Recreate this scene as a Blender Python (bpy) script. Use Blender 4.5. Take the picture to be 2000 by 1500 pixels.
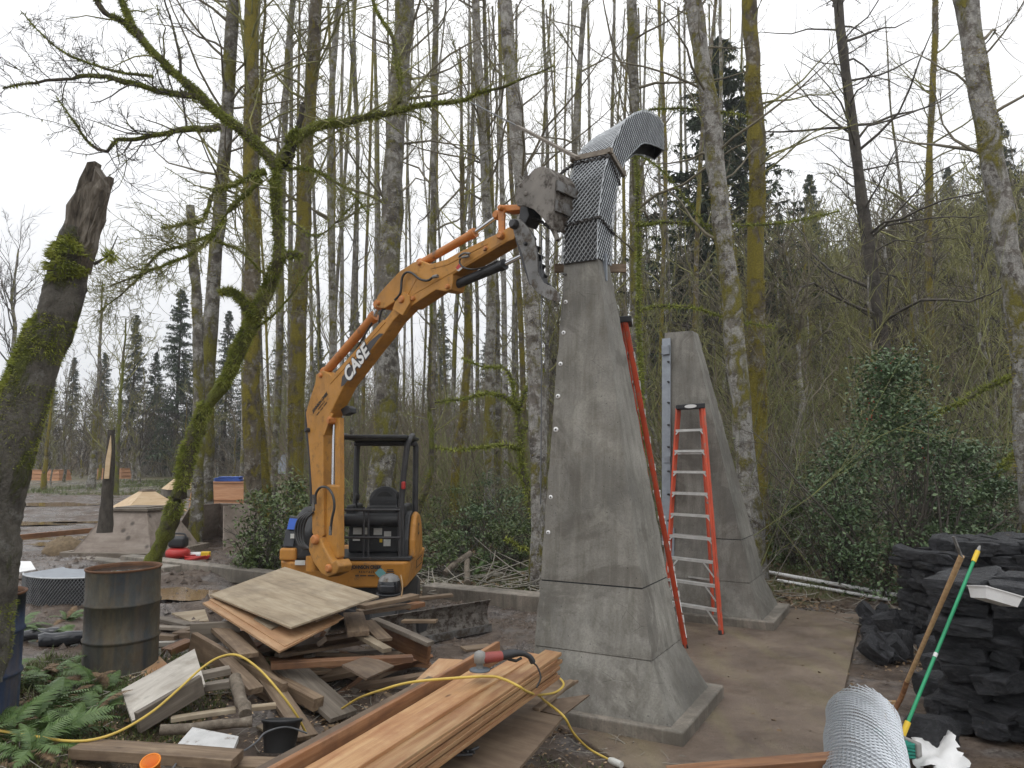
import bpy, math, random
import numpy as np
from mathutils import Vector, Matrix, Quaternion
random.seed(7); R = np.random.RandomState(11)
PI = math.pi
for o in list(bpy.data.objects): bpy.data.objects.remove(o)
SC = bpy.context.scene; COL = SC.collection

# ---------------------------------------------------------------- camera
FPX, TILT, CAMH = 1444.0, math.atan(150/1444), 2.2
cam = bpy.data.objects.new('camera', bpy.data.cameras.new('camera')); COL.objects.link(cam)
cam.data.sensor_width = 36; cam.data.lens = 36*FPX/2000
cam.data.clip_start = .05; cam.data.clip_end = 2000
cam.location = (0, 0, CAMH); cam.rotation_euler = (PI/2+TILT, 0, 0)
SC.camera = cam

# ---------------------------------------------------------------- overcast sky and soft sun
SUN_EL, SUN_AZ = math.radians(58), math.radians(215)      # azimuth clockwise from +Y
W = bpy.data.worlds.new('World'); SC.world = W; W.use_nodes = True
wt = W.node_tree; wt.nodes.clear()
wo = wt.nodes.new('ShaderNodeOutputWorld'); wb = wt.nodes.new('ShaderNodeBackground')
sk = wt.nodes.new('ShaderNodeTexSky'); sk.sky_type = 'NISHITA'; sk.sun_disc = False
sk.sun_elevation = SUN_EL; sk.sun_rotation = SUN_AZ; sk.air_density = 1; sk.dust_density = 3
tc = wt.nodes.new('ShaderNodeTexCoord')
cn = wt.nodes.new('ShaderNodeTexNoise'); cn.inputs['Scale'].default_value = 1.6; cn.inputs['Detail'].default_value = 4
cr = wt.nodes.new('ShaderNodeValToRGB')
cr.color_ramp.elements[0].position = .3; cr.color_ramp.elements[0].color = (.90, .915, .95, 1)
cr.color_ramp.elements[1].position = .7; cr.color_ramp.elements[1].color = (1, 1, 1, 1)
sc_ = wt.nodes.new('ShaderNodeVectorMath'); sc_.operation = 'SCALE'; sc_.inputs['Scale'].default_value = 10
# overcast luminance rises smoothly from the horizon to the zenith all round
sx_ = wt.nodes.new('ShaderNodeSeparateXYZ'); wt.links.new(tc.outputs['Generated'], sx_.inputs[0])
mr = wt.nodes.new('ShaderNodeMapRange'); wt.links.new(sx_.outputs[2], mr.inputs[0]); mr.inputs[1].default_value = 0; mr.inputs[2].default_value = 1; mr.inputs[3].default_value = 10.4; mr.inputs[4].default_value = 21.0; wt.links.new(mr.outputs[0], sc_.inputs['Scale'])
mx = wt.nodes.new('ShaderNodeMix'); mx.data_type = 'RGBA'; mx.inputs[0].default_value = .9
wt.links.new(tc.outputs['Generated'], cn.inputs['Vector']); wt.links.new(cn.outputs['Fac'], cr.inputs['Fac'])
wt.links.new(cr.outputs['Color'], sc_.inputs[0]); wt.links.new(sk.outputs['Color'], mx.inputs[6])
wt.links.new(sc_.outputs[0], mx.inputs[7]); wt.links.new(mx.outputs[2], wb.inputs['Color'])
wb.inputs['Strength'].default_value = .1
wt.links.new(wb.outputs[0], wo.inputs[0])
sun = bpy.data.objects.new('sun', bpy.data.lights.new('sun', 'SUN')); COL.objects.link(sun)
sun.data.energy = .5; sun.data.angle = math.radians(25); sun.data.color = (1, .97, .93)
sdir = Vector((math.sin(SUN_AZ)*math.cos(SUN_EL), math.cos(SUN_AZ)*math.cos(SUN_EL), math.sin(SUN_EL)))
sun.rotation_euler = sdir.to_track_quat('Z', 'Y').to_euler(); sun.location = (0, 0, 30)
vs = SC.view_settings; vs.view_transform = 'Standard'; vs.look = 'None'; vs.gamma = 1; vs.exposure = -.13
vs.use_curve_mapping = False
SC.render.engine = 'CYCLES'; cy = SC.cycles
cy.max_bounces = 5; cy.diffuse_bounces = 3; cy.glossy_bounces = 3; cy.transmission_bounces = 3; cy.transparent_max_bounces = 8
cy.use_denoising = True; cy.use_adaptive_sampling = True; cy.adaptive_threshold = .02; cy.caustics_reflective = False; cy.caustics_refractive = False

# ---------------------------------------------------------------- places: turn a picture point into a point of the place at a known depth or height
CT, ST = math.cos(TILT), math.sin(TILT)
def ray(px, py):
    u = (px-1000)/FPX; v = (750-py)/FPX
    return Vector((u, CT-ST*v, ST+CT*v))
def at(px, py, Y):
    d = ray(px, py); return Vector((0, 0, CAMH))+d*(Y/d.y)
def G(px, py, z=0.):
    d = ray(px, py); return Vector((0, 0, CAMH))+d*((z-CAMH)/d.z)
def onplane(px, py, p0, n):
    d = ray(px, py); o = Vector((0, 0, CAMH)); return o+d*((p0-o).dot(n)/d.dot(n))
def sstep(a, b, v):
    t = np.clip((v-a)/(b-a), 0, 1); return t*t*(3-2*t)
def _hash(ix, iy):
    h = (ix*374761393+iy*668265263) & 0x7fffffff
    h = ((h ^ (h >> 13))*1274126177) & 0x7fffffff
    return ((h ^ (h >> 16)) & 0xffff)/65535.
def vnoise(x, y):
    x = np.asarray(x, float); y = np.asarray(y, float)
    ix = np.floor(x).astype(np.int64); iy = np.floor(y).astype(np.int64); fx = x-ix; fy = y-iy
    fx = fx*fx*(3-2*fx); fy = fy*fy*(3-2*fy)
    a = _hash(ix, iy); b = _hash(ix+1, iy); c = _hash(ix, iy+1); d = _hash(ix+1, iy+1)
    return (a*(1-fx)+b*fx)*(1-fy)+(c*(1-fx)+d*fx)*fy
PUDPX = [(342, 1160, .47, .55, .5, .2), (60, 1022, .47, 1.2, .8, 0), (165, 1020, .47, .9, .35, 0), (150, 1050, .46, .9, .4, .3), (420, 1012, .5, .9, .6, 0), (90, 985, .5, 2.2, 1.2, 0), (240, 965, .5, 2.0, 1.6, 0), (110, 1062, .46, .7, .3, 0)]
PUD = [(G(a, b, c).x, G(a, b, c).y, c, d, e) for a, b, c, d, e, f in PUDPX]
def gz(x, y, detail=True):
    x = np.asarray(x, float); y = np.asarray(y, float)
    near = sstep(9.6, 8.2, y)
    z = .45*(near*sstep(-.6, -3.0, x)+(1-near)*sstep(-3.4, -5.2, x))
    z = z+.35*sstep(25, 55, y)*sstep(2, -8, x)+.9*sstep(58, 75, y)*sstep(5, -10, x)
    z = z+.25*sstep(12.5, 22, y)*sstep(-4, -1, x)
    z = z+(sstep(24, 105, y)*34*sstep(-6, 64, x))+sstep(20, 60, y)*3.0*sstep(-8, 12, x)
    z = z+.35*sstep(5.3, 8.5, x)*sstep(13, 8, y)
    if detail:
        pad = sstep(.0, .35, x-.55)*sstep(5.2, 4.7, x)*sstep(4.0, 4.3, y)*sstep(12.3, 11.7, y)
        pad = np.maximum(pad, sstep(1.1, .5, np.hypot(x-.75, y-6.9)-.45))
        am = (1-pad)
        rut = np.sin((y*1.0+x*.35+1.6*vnoise(x*.5, y*.5))*4.2)*.035*sstep(-3.6, -5.5, x)*sstep(8.8, 10.5, y)*sstep(40, 26, y)
        z = z+am*(.07*(vnoise(x*1.3, y*1.3)-.5)+.05*(vnoise(x*3.7+9, y*3.7)-.5)+.035*(vnoise(x*9, y*9+4)-.5))+rut*(.4+1.2*vnoise(x*.8+3, y*.9))
        z = z+(vnoise(x*.35, y*.35)-.5)*.25*sstep(13, 20, y)
        z = z-.03*pad
        for (cx, cy, pz, rx, ry) in PUD:
            d = np.hypot((x-cx)/(rx*1.45), (y-cy)/(ry*1.45)); k = sstep(1.5, .95, d); z = z*(1-k)+k*(pz-.05*sstep(1.0, .6, d)+.004)
    return z
def gz1(x, y, d=True): return float(gz(np.array([x]), np.array([y]), d)[0])

# ---------------------------------------------------------------- objects
def tag(o, label=None, cat=None, group=None, kind=None):
    if label: o['label'] = label
    if cat: o['category'] = cat
    if group: o['group'] = group
    if kind: o['kind'] = kind
    return o
def thing(name, label, cat, loc=(0, 0, 0), rz=0, group=None):
    o = bpy.data.objects.new(name, None); COL.objects.link(o); o.empty_display_size = .1
    o.location = loc; o.rotation_euler = (0, 0, rz)
    return tag(o, label, cat, group)
def mesh_np(name, V, F, mats, smooth=False, midx=None):
    """V Nx3; F list of arrays (M,k)"""
    me = bpy.data.meshes.new(name)
    V = np.ascontiguousarray(V, dtype=np.float32)
    if not isinstance(F, (list, tuple)): F = [F]
    F = [np.asarray(f, dtype=np.int32) for f in F if len(f)]
    me.vertices.add(len(V)); me.vertices.foreach_set('co', V.ravel())
    tot = np.concatenate([np.full(len(f), f.shape[1], np.int32) for f in F])
    idx = np.concatenate([f.ravel() for f in F])
    st = np.concatenate([[0], np.cumsum(tot)[:-1]]).astype(np.int32)
    me.loops.add(len(idx)); me.loops.foreach_set('vertex_index', idx)
    me.polygons.add(len(tot)); me.polygons.foreach_set('loop_start', st); me.polygons.foreach_set('loop_total', tot)
    if smooth: me.polygons.foreach_set('use_smooth', np.ones(len(tot), dtype=bool))
    for m in (mats if isinstance(mats, (list, tuple)) else [mats]): me.materials.append(m)
    if midx is not None: me.polygons.foreach_set('material_index', np.asarray(midx, np.int32))
    me.update(calc_edges=True); me.validate()
    return me
def wm(o):
    return (wm(o.parent) @ o.matrix_parent_inverse @ o.matrix_basis) if o.parent is not None else o.matrix_basis.copy()
def pinv(p): return wm(p).inverted()
def link(name, me, parent=None, mw=None):
    o = bpy.data.objects.new(name, me); COL.objects.link(o)
    if mw is not None: o.matrix_basis = mw
    if parent is not None: o.parent = parent; o.matrix_parent_inverse = pinv(parent)
    return o
def bevel(o, w=.006, seg=2, ang=35):
    m = o.modifiers.new('bevel', 'BEVEL'); m.width = w; m.segments = seg; m.limit_method = 'ANGLE'; m.angle_limit = math.radians(ang)
    return o
def frame(d, up=Vector((0, 0, 1))):
    x = Vector(d).normalized(); y = up.cross(x)
    if y.length < 1e-4: y = Vector((0, 1, 0)).cross(x)
    y.normalize(); return x, y, x.cross(y)
class MB:
    def __init__(s): s.v = []; s.f = []; s.sm = []
    def add(s, vs, fs, smooth=False):
        b = len(s.v); s.v += [tuple(p) for p in vs]
        for f in fs: s.f.append(tuple(b+i for i in f)); s.sm.append(smooth)
        return s
    def hexa(s, b, t):           # bottom 4 ccw, top 4 ccw
        return s.add(list(b)+list(t), [(3, 2, 1, 0), (4, 5, 6, 7), (0, 1, 5, 4), (1, 2, 6, 5), (2, 3, 7, 6), (3, 0, 4, 7)])
    def box(s, c, size, m=None):
        x, y, z = [k/2 for k in size]; c = Vector(c)
        P = [Vector(p) for p in ((-x, -y, -z), (x, -y, -z), (x, y, -z), (-x, y, -z), (-x, -y, z), (x, -y, z), (x, y, z), (-x, y, z))]
        P = [(m @ p if m is not None else p)+c for p in P]
        return s.hexa(P[:4], P[4:])
    def bar(s, a, b, w, t, up=Vector((0, 0, 1))):
        a = Vector(a); b = Vector(b); x, y, z = frame(b-a, up)
        q = [(-1, -1), (1, -1), (1, 1), (-1, 1)]
        A = [a+y*(i*w/2)+z*(j*t/2) for i, j in q]; B = [b+y*(i*w/2)+z*(j*t/2) for i, j in q]
        return s.add(A+B, [(3, 2, 1, 0), (4, 5, 6, 7), (0, 1, 5, 4), (1, 2, 6, 5), (2, 3, 7, 6), (3, 0, 4, 7)])
    def tube(s, pts, r, n=8, cap=True, smooth=True):
        pts = [Vector(p) for p in pts]; m = len(pts); rr = r if hasattr(r, '__len__') else [r]*m
        t0 = (pts[1]-pts[0]).normalized(); _, y, z = frame(t0); vs = []
        for i, p in enumerate(pts):
            t = (pts[min(i+1, m-1)]-pts[max(i-1, 0)]).normalized()
            y = (y-t*y.dot(t)).normalized(); z = t.cross(y)
            for k in range(n):
                a = 2*PI*k/n; vs.append(p+(y*math.cos(a)+z*math.sin(a))*rr[i])
        fs = [(i*n+k, i*n+(k+1) % n, (i+1)*n+(k+1) % n, (i+1)*n+k) for i in range(m-1) for k in range(n)]
        s.add(vs, fs, smooth)
        if cap:
            s.add(vs[:n], [tuple(range(n))[::-1]]); s.add(vs[-n:], [tuple(range(n))])
        return s
    def cyl(s, a, b, r, n=14): return s.tube([a, b], r, n)
    def lathe(s, prof, c=(0, 0, 0), n=24, m=None, smooth=True):
        c = Vector(c); vs = []
        for r, z in prof:
            for k in range(n):
                p = Vector((r*math.cos(2*PI*k/n), r*math.sin(2*PI*k/n), z)); vs.append((m @ p if m is not None else p)+c)
        fs = [(i*n+k, i*n+(k+1) % n, (i+1)*n+(k+1) % n, (i+1)*n+k) for i in range(len(prof)-1) for k in range(n)]
        return s.add(vs, fs, smooth)
    def prism(s, poly, ext):      # polygon of 3-D points pushed along ext
        e = Vector(ext); n = len(poly); A = [Vector(p) for p in poly]; B = [p+e for p in A]
        nn = Vector((0, 0, 0))
        for i in range(n): nn += A[i].cross(A[(i+1) % n])
        if nn.dot(e) > 0: A, B = A[::-1], B[::-1]
        return s.add(A+B, [tuple(range(n)), tuple(range(2*n-1, n-1, -1))]+[(i, i+n, (i+1) % n+n, (i+1) % n) for i in range(n)])
    def build(s, name, mat, parent=None, bev=0, seg=2, local=False):
        me = bpy.data.meshes.new(name)
        me.from_pydata([tuple(p) for p in s.v], [], s.f); me.materials.append(mat)
        me.polygons.foreach_set('use_smooth', s.sm); me.update(); me.validate()
        o = bpy.data.objects.new(name, me); COL.objects.link(o)
        if parent is not None:
            o.parent = parent
            if not local: o.matrix_parent_inverse = pinv(parent)
        if bev: bevel(o, bev, seg)
        return o
def copy_tree(o, parent=None):
    c = o.copy(); COL.objects.link(c)
    if parent is not None: c.parent = parent
    for ch in list(o.children): copy_tree(ch, c)
    return c
def spline(pts, n=8):
    P = [Vector(p) for p in pts]; P = [P[0]*2-P[1]]+P+[P[-1]*2-P[-2]]; out = []
    for i in range(1, len(P)-2):
        for k in range(n):
            t = k/n; a, b, c, d = P[i-1:i+3]
            out.append(.5*((2*b)+(c-a)*t+(2*a-5*b+4*c-d)*t*t+(3*b-a-3*c+d)*t**3))
    return out+[P[-2]]

# ---------------------------------------------------------------- materials
class NT:
    def __init__(s, name):
        s.m = bpy.data.materials.new(name); s.m.use_nodes = True; s.t = s.m.node_tree; s.t.nodes.clear()
        s.out = s.t.nodes.new('ShaderNodeOutputMaterial'); s.b = s.t.nodes.new('ShaderNodeBsdfPrincipled')
        s.t.links.new(s.b.outputs[0], s.out.inputs[0]); s.tc = s.t.nodes.new('ShaderNodeTexCoord')
        s.oi = s.t.nodes.new('ShaderNodeObjectInfo')
    def lk(s, a, b):
        if isinstance(a, (int, float)): b.default_value = a
        elif isinstance(a, tuple): b.default_value = (*a, 1) if len(a) == 3 and hasattr(b.default_value, '__len__') and len(b.default_value) == 4 else a
        else: s.t.links.new(a, b)
    def vec(s, scale=(1, 1, 1), rnd=0, src='Object', loc=(0, 0, 0)):
        m = s.t.nodes.new('ShaderNodeMapping'); s.t.links.new(s.tc.outputs[src], m.inputs['Vector'])
        m.inputs['Scale'].default_value = scale; m.inputs['Location'].default_value = loc
        if rnd:
            k = s.math('MULTIPLY', s.oi.outputs['Random'], rnd); c = s.t.nodes.new('ShaderNodeCombineXYZ')
            s.t.links.new(k, c.inputs[0]); s.t.links.new(k, c.inputs[1]); s.t.links.new(k, c.inputs[2]); s.t.links.new(c.outputs[0], m.inputs['Location'])
        return m.outputs[0]
    def noise(s, v, scale=5, detail=4, rough=.55, dist=0):
        n = s.t.nodes.new('ShaderNodeTexNoise'); s.t.links.new(v, n.inputs['Vector'])
        n.inputs['Scale'].default_value = scale; n.inputs['Detail'].default_value = detail; n.inputs['Roughness'].default_value = rough
        n.inputs['Distortion'].default_value = dist; return n.outputs['Fac']
    def voro(s, v, scale=5, feature='F1', out='Distance', rnd=1):
        n = s.t.nodes.new('ShaderNodeTexVoronoi'); s.t.links.new(v, n.inputs['Vector']); n.feature = feature
        n.inputs['Scale'].default_value = scale; n.inputs['Randomness'].default_value = rnd; return n.outputs[out]
    def math(s, op, a, b=0, c=None, clamp=False):
        n = s.t.nodes.new('ShaderNodeMath'); n.operation = op; n.use_clamp = clamp
        s.lk(a, n.inputs[0]); s.lk(b, n.inputs[1])
        if c is not None: s.lk(c, n.inputs[2])
        return n.outputs[0]
    def ramp(s, fac, stops):
        n = s.t.nodes.new('ShaderNodeValToRGB'); s.t.links.new(fac, n.inputs[0]); e = n.color_ramp.elements
        while len(e) < len(stops): e.new(.5)
        for k, (p, c) in enumerate(stops):
            e[k].position = p; e[k].color = (c, c, c, 1) if isinstance(c, (int, float)) else (*c, 1)
        return n.outputs[0]
    def mix(s, fac, a, b, mode='MIX'):
        n = s.t.nodes.new('ShaderNodeMix'); n.data_type = 'RGBA'; n.blend_type = mode
        s.lk(fac, n.inputs[0]); s.lk(a, n.inputs[6]); s.lk(b, n.inputs[7]); return n.outputs[2]
    def sep(s, v, k):
        n = s.t.nodes.new('ShaderNodeSeparateXYZ'); s.t.links.new(v, n.inputs[0]); return n.outputs[k]
    def done(s, col, rough=.6, bump=None, bs=.3, bd=.01, metal=0, spec=None, coat=0):
        s.lk(col, s.b.inputs['Base Color']); s.lk(rough, s.b.inputs['Roughness']); s.b.inputs['Metallic'].default_value = metal
        if spec is not None: s.b.inputs['Specular IOR Level'].default_value = spec
        if coat: s.b.inputs['Coat Weight'].default_value = coat
        if bump is not None:
            n = s.t.nodes.new('ShaderNodeBump'); n.inputs['Strength'].default_value = bs; n.inputs['Distance'].default_value = bd
            s.t.links.new(bump, n.inputs['Height']); s.t.links.new(n.outputs[0], s.b.inputs['Normal'])
        return s.m
def simple(name, col, rough=.6, var=.25, scale=6, metal=0, bump=.15, dirt=None, dirtpos=.6, bd=.004, spec=None):
    n = NT(name); f = n.noise(n.vec(rnd=20), scale, 5, .6); f2 = n.noise(n.vec(rnd=20), scale*7, 3)
    lo = tuple(c*(1-var) for c in col); hi = tuple(min(1, c*(1+var)) for c in col)
    c = n.ramp(f, [(.3, lo), (.7, hi)])
    if dirt is not None:
        d = n.ramp(n.noise(n.vec(rnd=31), scale*1.7, 6, .7), [(dirtpos-.05, 0.), (dirtpos+.08, 1.)])
        c = n.mix(d, c, dirt)
    return n.done(c, rough, f2, bump, bd, metal, spec)
def wood(name, cols, rough=.7, grain=16, knots=.5, stain=None, bump=.3, rvar=.5, kv=(2.86, 6.5, 6.5), ks=(.04, .11)):
    n = NT(name); v = n.vec((1.1, grain, grain), rnd=40)
    g = n.noise(v, 1.6, 5, .6, .4); fine = n.noise(n.vec((3, grain*5, grain*5), rnd=40), 2, 3)
    c = n.ramp(g, [(.28, cols[0]), (.5, cols[1]), (.72, cols[2])])
    c = n.mix(n.math('MULTIPLY', fine, .35), c, tuple(k*.55 for k in cols[0]))
    if knots:
        k = n.voro(n.vec(kv, rnd=40), 1.)
        c = n.mix(n.math('MULTIPLY', n.ramp(k, [(ks[0], 1.), (ks[1], 0.)]), knots), c, tuple(q*.25 for q in cols[0]))
    if stain is not None:
        s_ = n.ramp(n.noise(n.vec(rnd=55), 3.2, 5, .65), [(.48, 0.), (.68, 1.)])
        c = n.mix(n.math('MULTIPLY', s_, .75), c, stain)
    b = n.math('MULTIPLY_ADD', n.oi.outputs['Random'], rvar, 1-rvar*.5)
    c = n.mix(1., c, b, 'MULTIPLY')
    return n.done(c, rough, n.math('ADD', g, fine), bump, .003)
M = {}
def concrete(name, tint=(.212, .202, .178), wet=.5):
    n = NT(name); v = n.vec()
    big = n.noise(v, 1.1, 5, .6, .3); mid = n.noise(v, 5, 6, .7); fine = n.noise(v, 60, 3)
    st = n.noise(n.vec((7, 7, .55)), 1.5, 5, .65)
    c = n.ramp(big, [(.32, tuple(k*.55 for k in tint)), (.5, tint), (.66, tuple(k*1.5 for k in tint))])
    c = n.mix(n.math('MULTIPLY', n.ramp(st, [(.42, 0.), (.66, 1.)]), .65), c, (.105, .098, .078))
    c = n.mix(n.math('MULTIPLY', n.ramp(mid, [(.55, 0.), (.75, 1.)]), .6), c, (.12, .105, .08))
    c = n.mix(n.math('MULTIPLY', n.ramp(n.noise(v, 2.3, 7, .75, .8), [(.54, 0.), (.64, 1.)]), .4), c, (.30, .29, .25))
    c = n.mix(n.math('MULTIPLY', n.ramp(n.noise(v, .8, 7, .7, 1.2), [(.52, 0.), (.58, 1.)]), .55), c, (.09, .08, .066))
    c = n.mix(n.math('MULTIPLY', n.ramp(n.noise(n.vec((14, 14, .4)), 1.7, 4, .6), [(.55, 0.), (.7, 1.)]), .35), c, (.27, .26, .22))
    crk = n.voro(n.vec((1, 1, 1.6)), 3.1, 'DISTANCE_TO_EDGE'); msk = n.ramp(n.noise(v, 1.7, 3), [(.55, 0.), (.62, 1.)])
    ck = n.math('MULTIPLY', n.ramp(crk, [(.0, 1.), (.012, 0.)]), msk)
    c = n.mix(n.math('MULTIPLY', ck, .5), c, (.05, .048, .04))
    hole = n.ramp(n.voro(v, 19), [(.07, 1.), (.13, 0.)]); hm = n.ramp(n.noise(v, 4, 2), [(.45, 0.), (.55, 1.)])
    c = n.mix(n.math('MULTIPLY', n.ramp(fine, [(.35, 1.), (.55, 0.)]), .28), c, (.085, .08, .065))
    ho = n.math('MULTIPLY', hole, hm); c = n.mix(n.math('MULTIPLY', ho, .7), c, (.03, .03, .026))
    h = n.math('SUBTRACT', n.math('ADD', n.math('MULTIPLY', mid, .8), n.math('MULTIPLY', fine, .3)), n.math('ADD', ho, n.math('MULTIPLY', ck, .6)))
    return n.done(c, n.ramp(mid, [(.3, .55), (.7, .85)]), h, .45, .012)
def machine_paint(name, col):
    n = NT(name); v = n.vec(); a = n.noise(v, 2.2, 5, .6); b = n.noise(v, 9, 8, .75); st = n.noise(n.vec((3, 3, 1.6)), 1.7, 7, .75); f = n.noise(v, 60, 4, .7)
    c = n.ramp(a, [(.3, tuple(k*.80 for k in col)), (.5, col), (.7, tuple(min(1, k*1.12+.012) for k in col))])
    c = n.mix(n.math('MULTIPLY', n.ramp(st, [(.50, 0.), (.62, 1.)]), .4), c, (.25, .13, .055))
    c = n.mix(n.math('MULTIPLY', n.ramp(b, [(.55, 0.), (.66, 1.)]), .6), c, (.17, .105, .06))
    sc = n.ramp(n.voro(n.vec((1, 1, 3)), 7, 'DISTANCE_TO_EDGE'), [(0., 1.), (.010, 0.)]); c = n.mix(n.math('MULTIPLY', n.math('MULTIPLY', sc, n.ramp(n.noise(v, 3.1, 3), [(.55, 0.), (.6, 1.)])), .22), c, (.12, .08, .06))
    c = n.mix(n.ramp(n.math('MULTIPLY', n.noise(v, 23, 5, .8), n.ramp(a, [(.4, .6), (.65, 1.)])), [(.64, 0.), (.70, .8)]), c, (.08, .06, .05))
    return n.done(c, n.ramp(b, [(.35, .38), (.65, .75)]), n.math('ADD', b, n.math('MULTIPLY', f, .3)), .12, .006)
M['concrete'] = concrete('concrete')
M['plinth'] = concrete('plinth_concrete', (.23, .20, .165))
M['orange'] = machine_paint('excavator_paint', (.45, .212, .038))
M['orange2'] = machine_paint('excavator_body_paint', (.47, .207, .032))
M['cylpaint'] = simple('cylinder_paint', (.50, .19, .05), .5, .12, 4, dirt=(.14, .09, .06), dirtpos=.62)
M['chrome'] = simple('chrome_rod', (.62, .63, .65), .18, .06, 8, 1.)
M['black'] = simple('black_plastic', (.022, .023, .025), .5, .3, 6, bump=.1, dirt=(.10, .085, .07), dirtpos=.66)
M['dark_steel'] = simple('dark_steel', (.05, .05, .052), .45, .3, 6, .3)
M['rubber'] = simple('black_rubber', (.018, .018, .018), .6, .3, 8)
M['hose'] = simple('hydraulic_hose', (.03, .03, .03), .45, .2, 8)
M['steel'] = simple('worn_steel', (.19, .188, .182), .55, .3, 5, .4, dirt=(.07, .055, .04), dirtpos=.52)
M['mudsteel'] = simple('muddy_steel', (.17, .155, .135), .75, .35, 7, .1, .5, dirt=(.05, .036, .026), dirtpos=.5, bd=.012)
M['galv'] = simple('galvanised_steel', (.42, .44, .455), .52, .25, 9, .35, .1)
M['galvp'] = simple('galvanised_plate', (.27, .295, .325), .45, .15, 9, .55, .1)
M['dark_in'] = simple('dark_mesh_lining', (.022, .023, .025), .8, .25, 5)
M['chain'] = simple('chain_steel', (.055, .05, .047), .5, .3, 12, .6)
M['frp'] = simple('orange_fibreglass', (.50, .066, .024), .55, .22, 3, dirt=(.26, .15, .11), dirtpos=.60)
M['alu'] = simple('aluminium', (.62, .62, .60), .42, .14, 10, .55, dirt=(.30, .27, .22), dirtpos=.66)
M['white'] = simple('white_plastic', (.74, .74, .73), .45, .08, 6, dirt=(.35, .31, .26), dirtpos=.7)
M['sticker'] = simple('sticker_white', (.62, .62, .58), .5, .12, 20)
M['blue_st'] = simple('sticker_blue', (.03, .12, .55), .4, .1, 8)
M['teal_st'] = simple('sticker_teal', (.14, .33, .33), .5, .1, 8)
M['ink'] = simple('black_ink', (.025, .022, .02), .6, .1, 8)
M['decal_w'] = simple('decal_white', (.72, .72, .70), .45, .06, 8)
M['decal_k'] = simple('decal_charcoal', (.05, .045, .045), .45, .1, 8)
M['red'] = simple('red_plastic', (.45, .03, .025), .4, .15, 6, dirt=(.2, .1, .08), dirtpos=.7)
M['yellow'] = simple('yellow_plastic', (.75, .50, .03), .4, .1, 6)
M['cordy'] = simple('yellow_cord', (.55, .39, .075), .5, .15, 9)
M['cordg'] = simple('grey_cord', (.11, .115, .12), .5, .2, 9)
M['green'] = simple('green_handle', (.015, .30, .13), .4, .12, 5)
M['teal'] = simple('teal_bristle', (.02, .23, .17), .8, .3, 40, bump=.8)
M['blue'] = simple('blue_tarp', (.03, .10, .42), .45, .25, 9, bump=.4)
M['orangecup'] = simple('orange_plastic', (.75, .22, .01), .4, .1, 6)
M['window'] = simple('tinted_window', (.02, .022, .026), .08, .2, 3)
M['shade_gray'] = simple('grinder_grey', (.24, .235, .22), .5, .15, 9)
M['nylon'] = simple('grinder_red', (.26, .055, .045), .5, .2, 9)
M['disc'] = simple('grinding_disc', (.10, .115, .13), .7, .15, 30)
M['blueshed'] = simple('shed_roof', (.17, .19, .22), .6, .2, 5)
M['shedwall'] = simple('shed_wall', (.40, .36, .28), .75, .15, 5, dirt=(.2, .18, .13))
M['ply'] = wood('weathered_plywood', [(.22, .165, .105), (.37, .30, .205), (.47, .40, .29)], .75, 7, .25, (.19, .15, .105))
M['plyo'] = wood('plywood_orange', [(.30, .15, .07), (.42, .25, .13), (.50, .34, .20)], .7, 7, .2, (.25, .15, .08))
M['plyg'] = wood('grey_plywood', [(.30, .27, .23), (.44, .41, .36), (.55, .52, .46)], .75, 6, .3, (.2, .175, .14))
M['plyd'] = wood('wet_plywood', [(.10, .068, .045), (.19, .135, .09), (.27, .205, .14)], .55, 7, .3, (.09, .06, .04))
M['brd'] = wood('old_board', [(.10, .066, .04), (.20, .14, .088), (.32, .24, .158)], .65, 15, .6, (.085, .056, .036))
M['brdr'] = wood('red_board', [(.13, .055, .025), (.26, .125, .056), (.37, .21, .11)], .6, 15, .5, (.11, .055, .032))
M['brdg'] = wood('grey_board', [(.12, .098, .075), (.21, .178, .14), (.32, .275, .22)], .7, 15, .5, (.09, .07, .052))
M['cedar'] = wood('fresh_cedar', [(.26, .115, .045), (.43, .25, .118), (.55, .375, .20)], .55, 13, .8, (.27, .12, .055), rvar=.5)
M['cedarn'] = wood('new_cedar_panel', [(.40, .19, .09), (.52, .27, .14), (.60, .35, .2)], .65, 9, .3, rvar=.2)
M['pine'] = wood('new_pine_panel', [(.52, .36, .2), (.62, .46, .28), (.70, .55, .36)], .65, 7, .3, rvar=.15)
M['form'] = wood('form_plywood', [(.19, .15, .12), (.27, .225, .185), (.34, .29, .245)], .7, 5, .85, (.15, .115, .09), rvar=.2, kv=(3.6, 3.6, 3.6), ks=(.10, .22))
M['handle'] = wood('wooden_handle', [(.30, .18, .085), (.40, .26, .13), (.48, .33, .18)], .55, 20, .1)
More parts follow.
